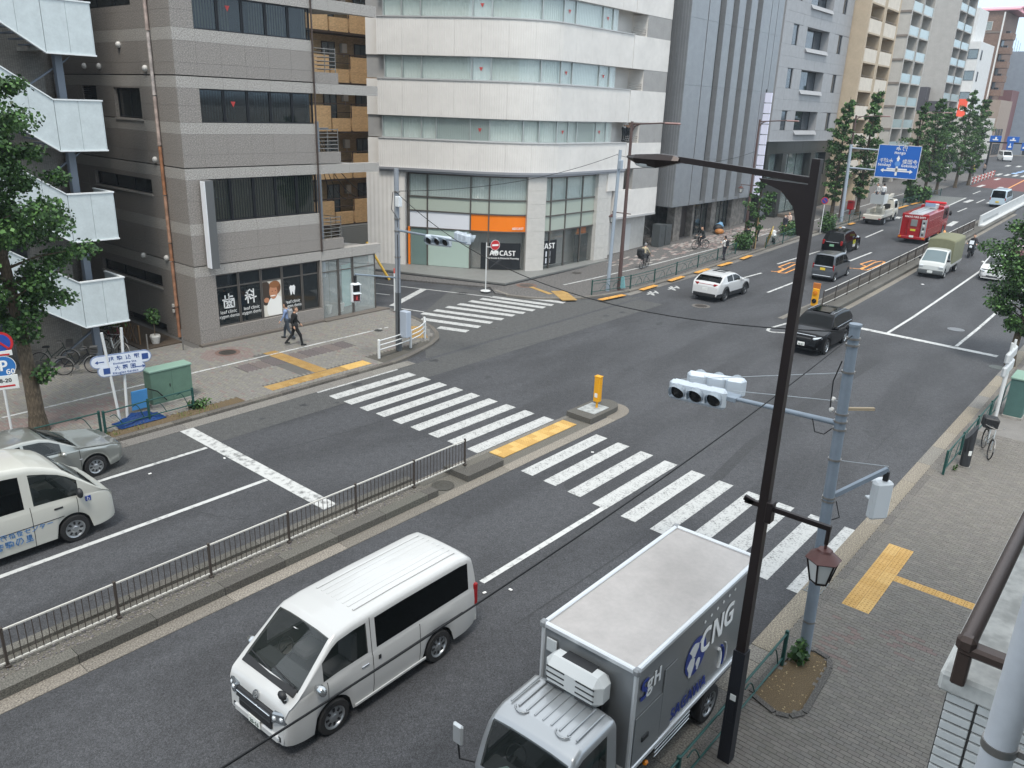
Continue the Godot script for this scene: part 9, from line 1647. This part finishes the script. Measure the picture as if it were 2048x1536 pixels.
func person(label: String, p: Vector3, turn: float, o: Dictionary):
	var t := thing("person", label, "person", p, turn); var h: float = o.get("h", 1.7); var S := h / 1.72; var sk := lin("#c49a80"); var sh := lin(o.get("top", "#888888")); var pa := lin(o.get("legs", "#30343c")); var ho := lin(o.get("shoe", "#1e1e20")); var hair := lin(o.get("hair", "#1d1916")); var sleeve := sh if o.get("long", true) else sk
	var st: float = o.get("stride", 0.0); var lean: float = o.get("lean", 0.0); var hip := v3(0, 0.9, 0); var sit: bool = o.get("sit", false)
	if sit: hip = v3(0, o.get("seat", 0.8), 0.25)
	var ch := hip + v3(0, 0.46, -0.46 * sin(lean)); var hd := ch + v3(0, 0.24, -0.06 - 0.1 * lean); var B := []
	var lf: Vector3; var kn: Vector3
	for s in [-1, 1]:
		var hj := hip + v3(0.085 * s, 0, 0); var fwd: float = st * s
		kn = hj + v3(0.01 * s, -0.42, -0.5 * fwd - 0.05); lf = v3(0.09 * s, 0.07, -fwd * 0.85 + (0.12 if fwd < 0 else 0.0)); if fwd < -0.1: lf.y = 0.13
		if sit: kn = hj + v3(0.06 * s, -0.08 + 0.05 * s, -0.42); lf = kn + v3(0, -0.42, 0.06 + 0.06 * s)
		B.append([hj, kn, 0.092, 0.066, pa]); B.append([kn, lf, 0.062, 0.045, pa]); B.append([lf + v3(0, -0.025, 0.03), lf + v3(0, -0.035, -0.15), 0.045, 0.036, ho])
		var sj := ch + v3(0.175 * s, 0.02, 0); var arm: Array = o.get("arms", [])
		var el: Vector3 = sj + v3(0.05 * s, -0.27, 0.35 * fwd + 0.03); var wr: Vector3 = el + v3(0.0, -0.2, 0.1 * fwd - 0.12)
		if arm.size(): var a: Vector3 = arm[0 if s < 0 else 1]; wr = a; el = sj.lerp(wr, 0.5) + v3(0.07 * s, -0.1, 0.03)
		B.append([sj, el, 0.058, 0.045, sh if not o.get("long", true) else sh]); B.append([el, wr, 0.042, 0.032, sleeve])
		var fd := (wr - el).normalized(); B.append([wr, wr + fd * 0.08, 0.032, 0.034, sk])
		for k in 4: B.append([wr + fd * 0.07 + v3(0.012 * (k - 1.5), 0, 0.0), wr + fd * (0.15 - 0.012 * absf(k - 1.2)) + v3(0.016 * (k - 1.5), -0.01, -0.01), 0.012, 0.009, sk])
		B.append([wr + fd * 0.03, wr + fd * 0.07 + v3(-0.045 * s, 0, -0.03), 0.014, 0.01, sk])
	B.append([hip + v3(-0.06, 0.02, 0), hip + v3(0.06, 0.02, 0), 0.12, 0.12, pa]); B.append([hip + v3(0, 0.14, -0.1 * sin(lean)), ch + v3(0, -0.05, 0), 0.125, 0.14, sh]); B.append([ch + v3(-0.12, 0.0, 0), ch + v3(0.12, 0.0, 0), 0.1, 0.1, sh]); B.append([ch + v3(0, 0.08, -0.01), hd + v3(0, -0.08, 0.02), 0.055, 0.05, sk]); B.append([hd + v3(0, -0.05, -0.025), hd + v3(0, 0.05, 0), 0.078, 0.092, sk]); B.append([hd + v3(0, -0.01, -0.1), hd + v3(0, -0.025, -0.115), 0.014, 0.018, sk])
	B.append([hd + v3(0, 0.075, 0.01), hd + v3(0, 0.03, 0.04), 0.09, 0.088, hair if not o.has("helmet") else lin(o.helmet)])
	if o.get("mask", false): B.append([hd + v3(-0.025, -0.06, -0.06), hd + v3(0.025, -0.06, -0.06), 0.05, 0.05, lin("#d8d8d6")])
	for s in [-1, 1]: B.append([hd + v3(0.088 * s, -0.01, 0.0), hd + v3(0.09 * s, 0.02, 0.0), 0.018, 0.02, sk])
	if o.get("jacket", false):
		B.append([hip + v3(-0.07, 0.03, 0.0), hip + v3(0.07, 0.03, 0.0), 0.14, 0.14, sh])
	if o.has("shirt"): B.append([ch + v3(0, 0.06, -0.1), ch + v3(0, -0.14, -0.125), 0.03, 0.02, lin(o.shirt)])
	if o.get("skirt", false): B.append([hip, hip + v3(0, -0.4, 0), 0.15, 0.2, pa])
	for b in B: b[0] *= S; b[1] *= S; b[2] *= S; b[3] *= S
	var mesh := figure(B, o.get("cell", 0.028)); part(t, "body", mesh, vcol("cloth", 0.85)); var m := M.new()
	for s in [-1, 1]: m.ball((hd + v3(0.032 * s, 0.005, -0.083)) * S, v3(0.011, 0.008, 0.008), 6, 4)
	part(t, "eyes", m, mt("eye_dark", "#241a16", 0.4)); m = M.new(); m.bbox((hd + v3(0, -0.06, -0.094)) * S, v3(0.04, 0.009, 0.012), 0.003); part(t, "mouth", m, mt("lip", "#9a5f56", 0.6))
	if o.has("pack"): var bk = bit(t, "backpack", (ch + v3(0, -0.12, 0.19)) * S, v3(0.3, 0.44, 0.16), mt("pack" + o.pack, o.pack, 0.8), 0.06); for s in [-1, 1]: bit(bk, "strap", (ch + v3(0.11 * s, 0.03, -0.03)) * S, v3(0.04, 0.2, 0.26), mt("pack" + o.pack), 0.015)
	if o.has("bag"): bit(t, "bag", (hip + v3(0.24, -0.02, 0.0)) * S, v3(0.12, 0.3, 0.34), mt("bagp" + o.bag, o.bag, 0.7), 0.03)
	return t
func build_people():
	var K := 0.1
	person("walking person in a dark suit, white shirt and tie before the clinic windows", v3(-28.95, K, -20.0), -2.55 + PI / 2 + 0.4, {top = "#16171b", legs = "#16171b", stride = 0.33, shirt = "#d9d9d8", jacket = true, h = 1.74, cell = 0.024, hair = "#4a4038"})
	person("walking person in a pale blue shirt with a grey backpack beside the clinic", v3(-30.0, K, -20.35), -1.1 + PI, {top = "#7f93b8", legs = "#3a404a", stride = 0.28, pack = "#8d8d8e", h = 1.66, cell = 0.024, bag = "#6b7280"})
	person("standing person in a white shirt with a black backpack at the leaf railing", at(1447, 520, K), 1.3, {top = "#dcdcda", legs = "#22252c", long = false, pack = "#1c1d21", h = 1.72, arms = [v3(-0.12, 1.25, -0.3), v3(0.28, 0.95, 0.02)], stride = 0.06})
	person("walking person in dark clothes and a face mask by the round shrub", at(1567, 470, K), PI - 0.1, {top = "#2b2d35", legs = "#2f333c", mask = true, stride = 0.22, jacket = true}); person("walking person in cream clothes with a red bag behind the masked person", at(1582, 462, K) + v3(-0.3, 0, 0), PI - 0.1, {top = "#d2b9ac", legs = "#d8d2c8", stride = 0.24, bag = "#b0473e", hair = "#3a2a22", h = 1.6})
	person("walking person in white shirt and black backpack near the granite office", at(1608, 441, K), 0.1, {top = "#c9ccd0", legs = "#1b1c22", pack = "#141519", long = false, stride = 0.12}); person("person in a black shirt and jeans standing at the sapling", at(1500, 497, K) + v3(-0.2, 0, 0.3), 0.6, {top = "#1b1b1d", legs = "#4a5566", long = false, h = 1.74, arms = [v3(-0.1, 1.35, -0.35), v3(0.15, 1.4, -0.4)]}); person("person in dark clothes half hidden behind the leaning board", at(1533, 485, K) + v3(-0.8, 0, 0), 2.0, {top = "#3a3c40", legs = "#2a2c30", h = 1.68})
	for q in [[-33.0, 9.05, -50.9, 0, "person in a white shirt leaning on the office recess railing"], [-32.6, 8.3, -51.4, 1, "person in a tan top beside the white shirted one in the recess"]]:
		person(q[4], v3(-32.45, 8.32, q[2]), -PI / 2 - 0.3, {top = "#e0dfdc" if q[3] == 0 else "#b89a86", legs = "#2a2c30", long = false, h = 1.68, lean = 0.25, arms = [v3(-0.1, 1.1, -0.36), v3(0.12, 1.1, -0.38)]})
	var bk := v3(-22.85, gy(-82.5) + 1.96, -82.5)
	person("worker in white with a dark cap standing in the lift bucket", bk + v3(-0.25, 0, 1.5), 2.6, {top = "#d8d8d6", legs = "#55585e", helmet = "#26282c", h = 1.68}); person("worker in a white jacket at the right of the lift bucket", bk + v3(0.3, 0, 1.6), 0.4, {top = "#dededc", legs = "#55585e", helmet = "#33363a", h = 1.7})
	person("rider in dark jacket and helmet on the motor scooter", v3(-12.25, gy(-69.5), -69.5), PI, {top = "#2b2d2f", legs = "#26282b", helmet = "#2a2b2d", sit = true, seat = 0.9, lean = 0.1, arms = [v3(-0.32, 1.05, -0.28), v3(0.32, 1.05, -0.28)]})
	for q in [[1288, 536, "#a99f86", "#202124", "delivery cyclist in a tan jacket and helmet", "#7e7f80", "black bicycle of the delivery cyclist with a big bag", 0.15], [1400, 498, "#26272a", "#232427", "cyclist in black passing the metal clad building", "#2a1f1d", "grey bicycle of the cyclist in black", PI - 0.4]]:
		var p := at(q[0], q[1], K); bicycle(q[6], p, q[7], "#3a3c40", q[0] < 1300, true).rotation.z = 0.0; person(q[4], p, q[7], {top = q[2], legs = q[3], helmet = q[5], sit = true, seat = 0.92, lean = 0.3, arms = [v3(-0.27, 1.05, -0.2), v3(0.27, 1.05, -0.2)]})
		if q[0] < 1300: var m := M.new(); m.bbox(p + v3(0, 1.15, 0.62), v3(0.44, 0.5, 0.4), 0.06); solo("delivery_bag", "big black delivery bag on the rear of the delivery cyclist's bicycle", "bag", m, mt("black_plastic"))
	for q in [[1834, 402, "#2a2b2e", "#26272a", "distant person in black by the far trees"], [1945, 352, "#b9c23a", "#3a3c40", "distant person in a yellow vest by the works fence"], [1890, 362, "#d8d8d6", "#8a8580", "distant person with a white parasol near the shop fronts"], [1966, 350, "#8a7a70", "#3a3c40", "distant person at the second crossing"], [2000, 316, "#22252a", "#22252a", "distant person beyond the second junction"]]: person(q[4], at(q[0], q[1], K), 1.0, {top = q[2], legs = q[3], cell = 0.05, stride = 0.15})
	var pp := at(1890, 362, K); var um := M.new(); um.lathe(pp + v3(0, 1.75, 0), Vector3.UP, [[0.5, 0.0], [0.36, 0.14], [0.0, 0.22]], 12); um.cyl(pp + v3(0, 1.0, 0), pp + v3(0, 1.95, 0), 0.012, -1, 5); solo("parasol", "small white parasol held far down the pavement", "parasol", um, mt("cap_white"))
func v3(x, y, z) -> Vector3: return Vector3(x, y, z)
func v2(x, y) -> Vector2: return Vector2(x, y)
func pv2(a := []) -> PackedVector2Array: return PackedVector2Array(a)
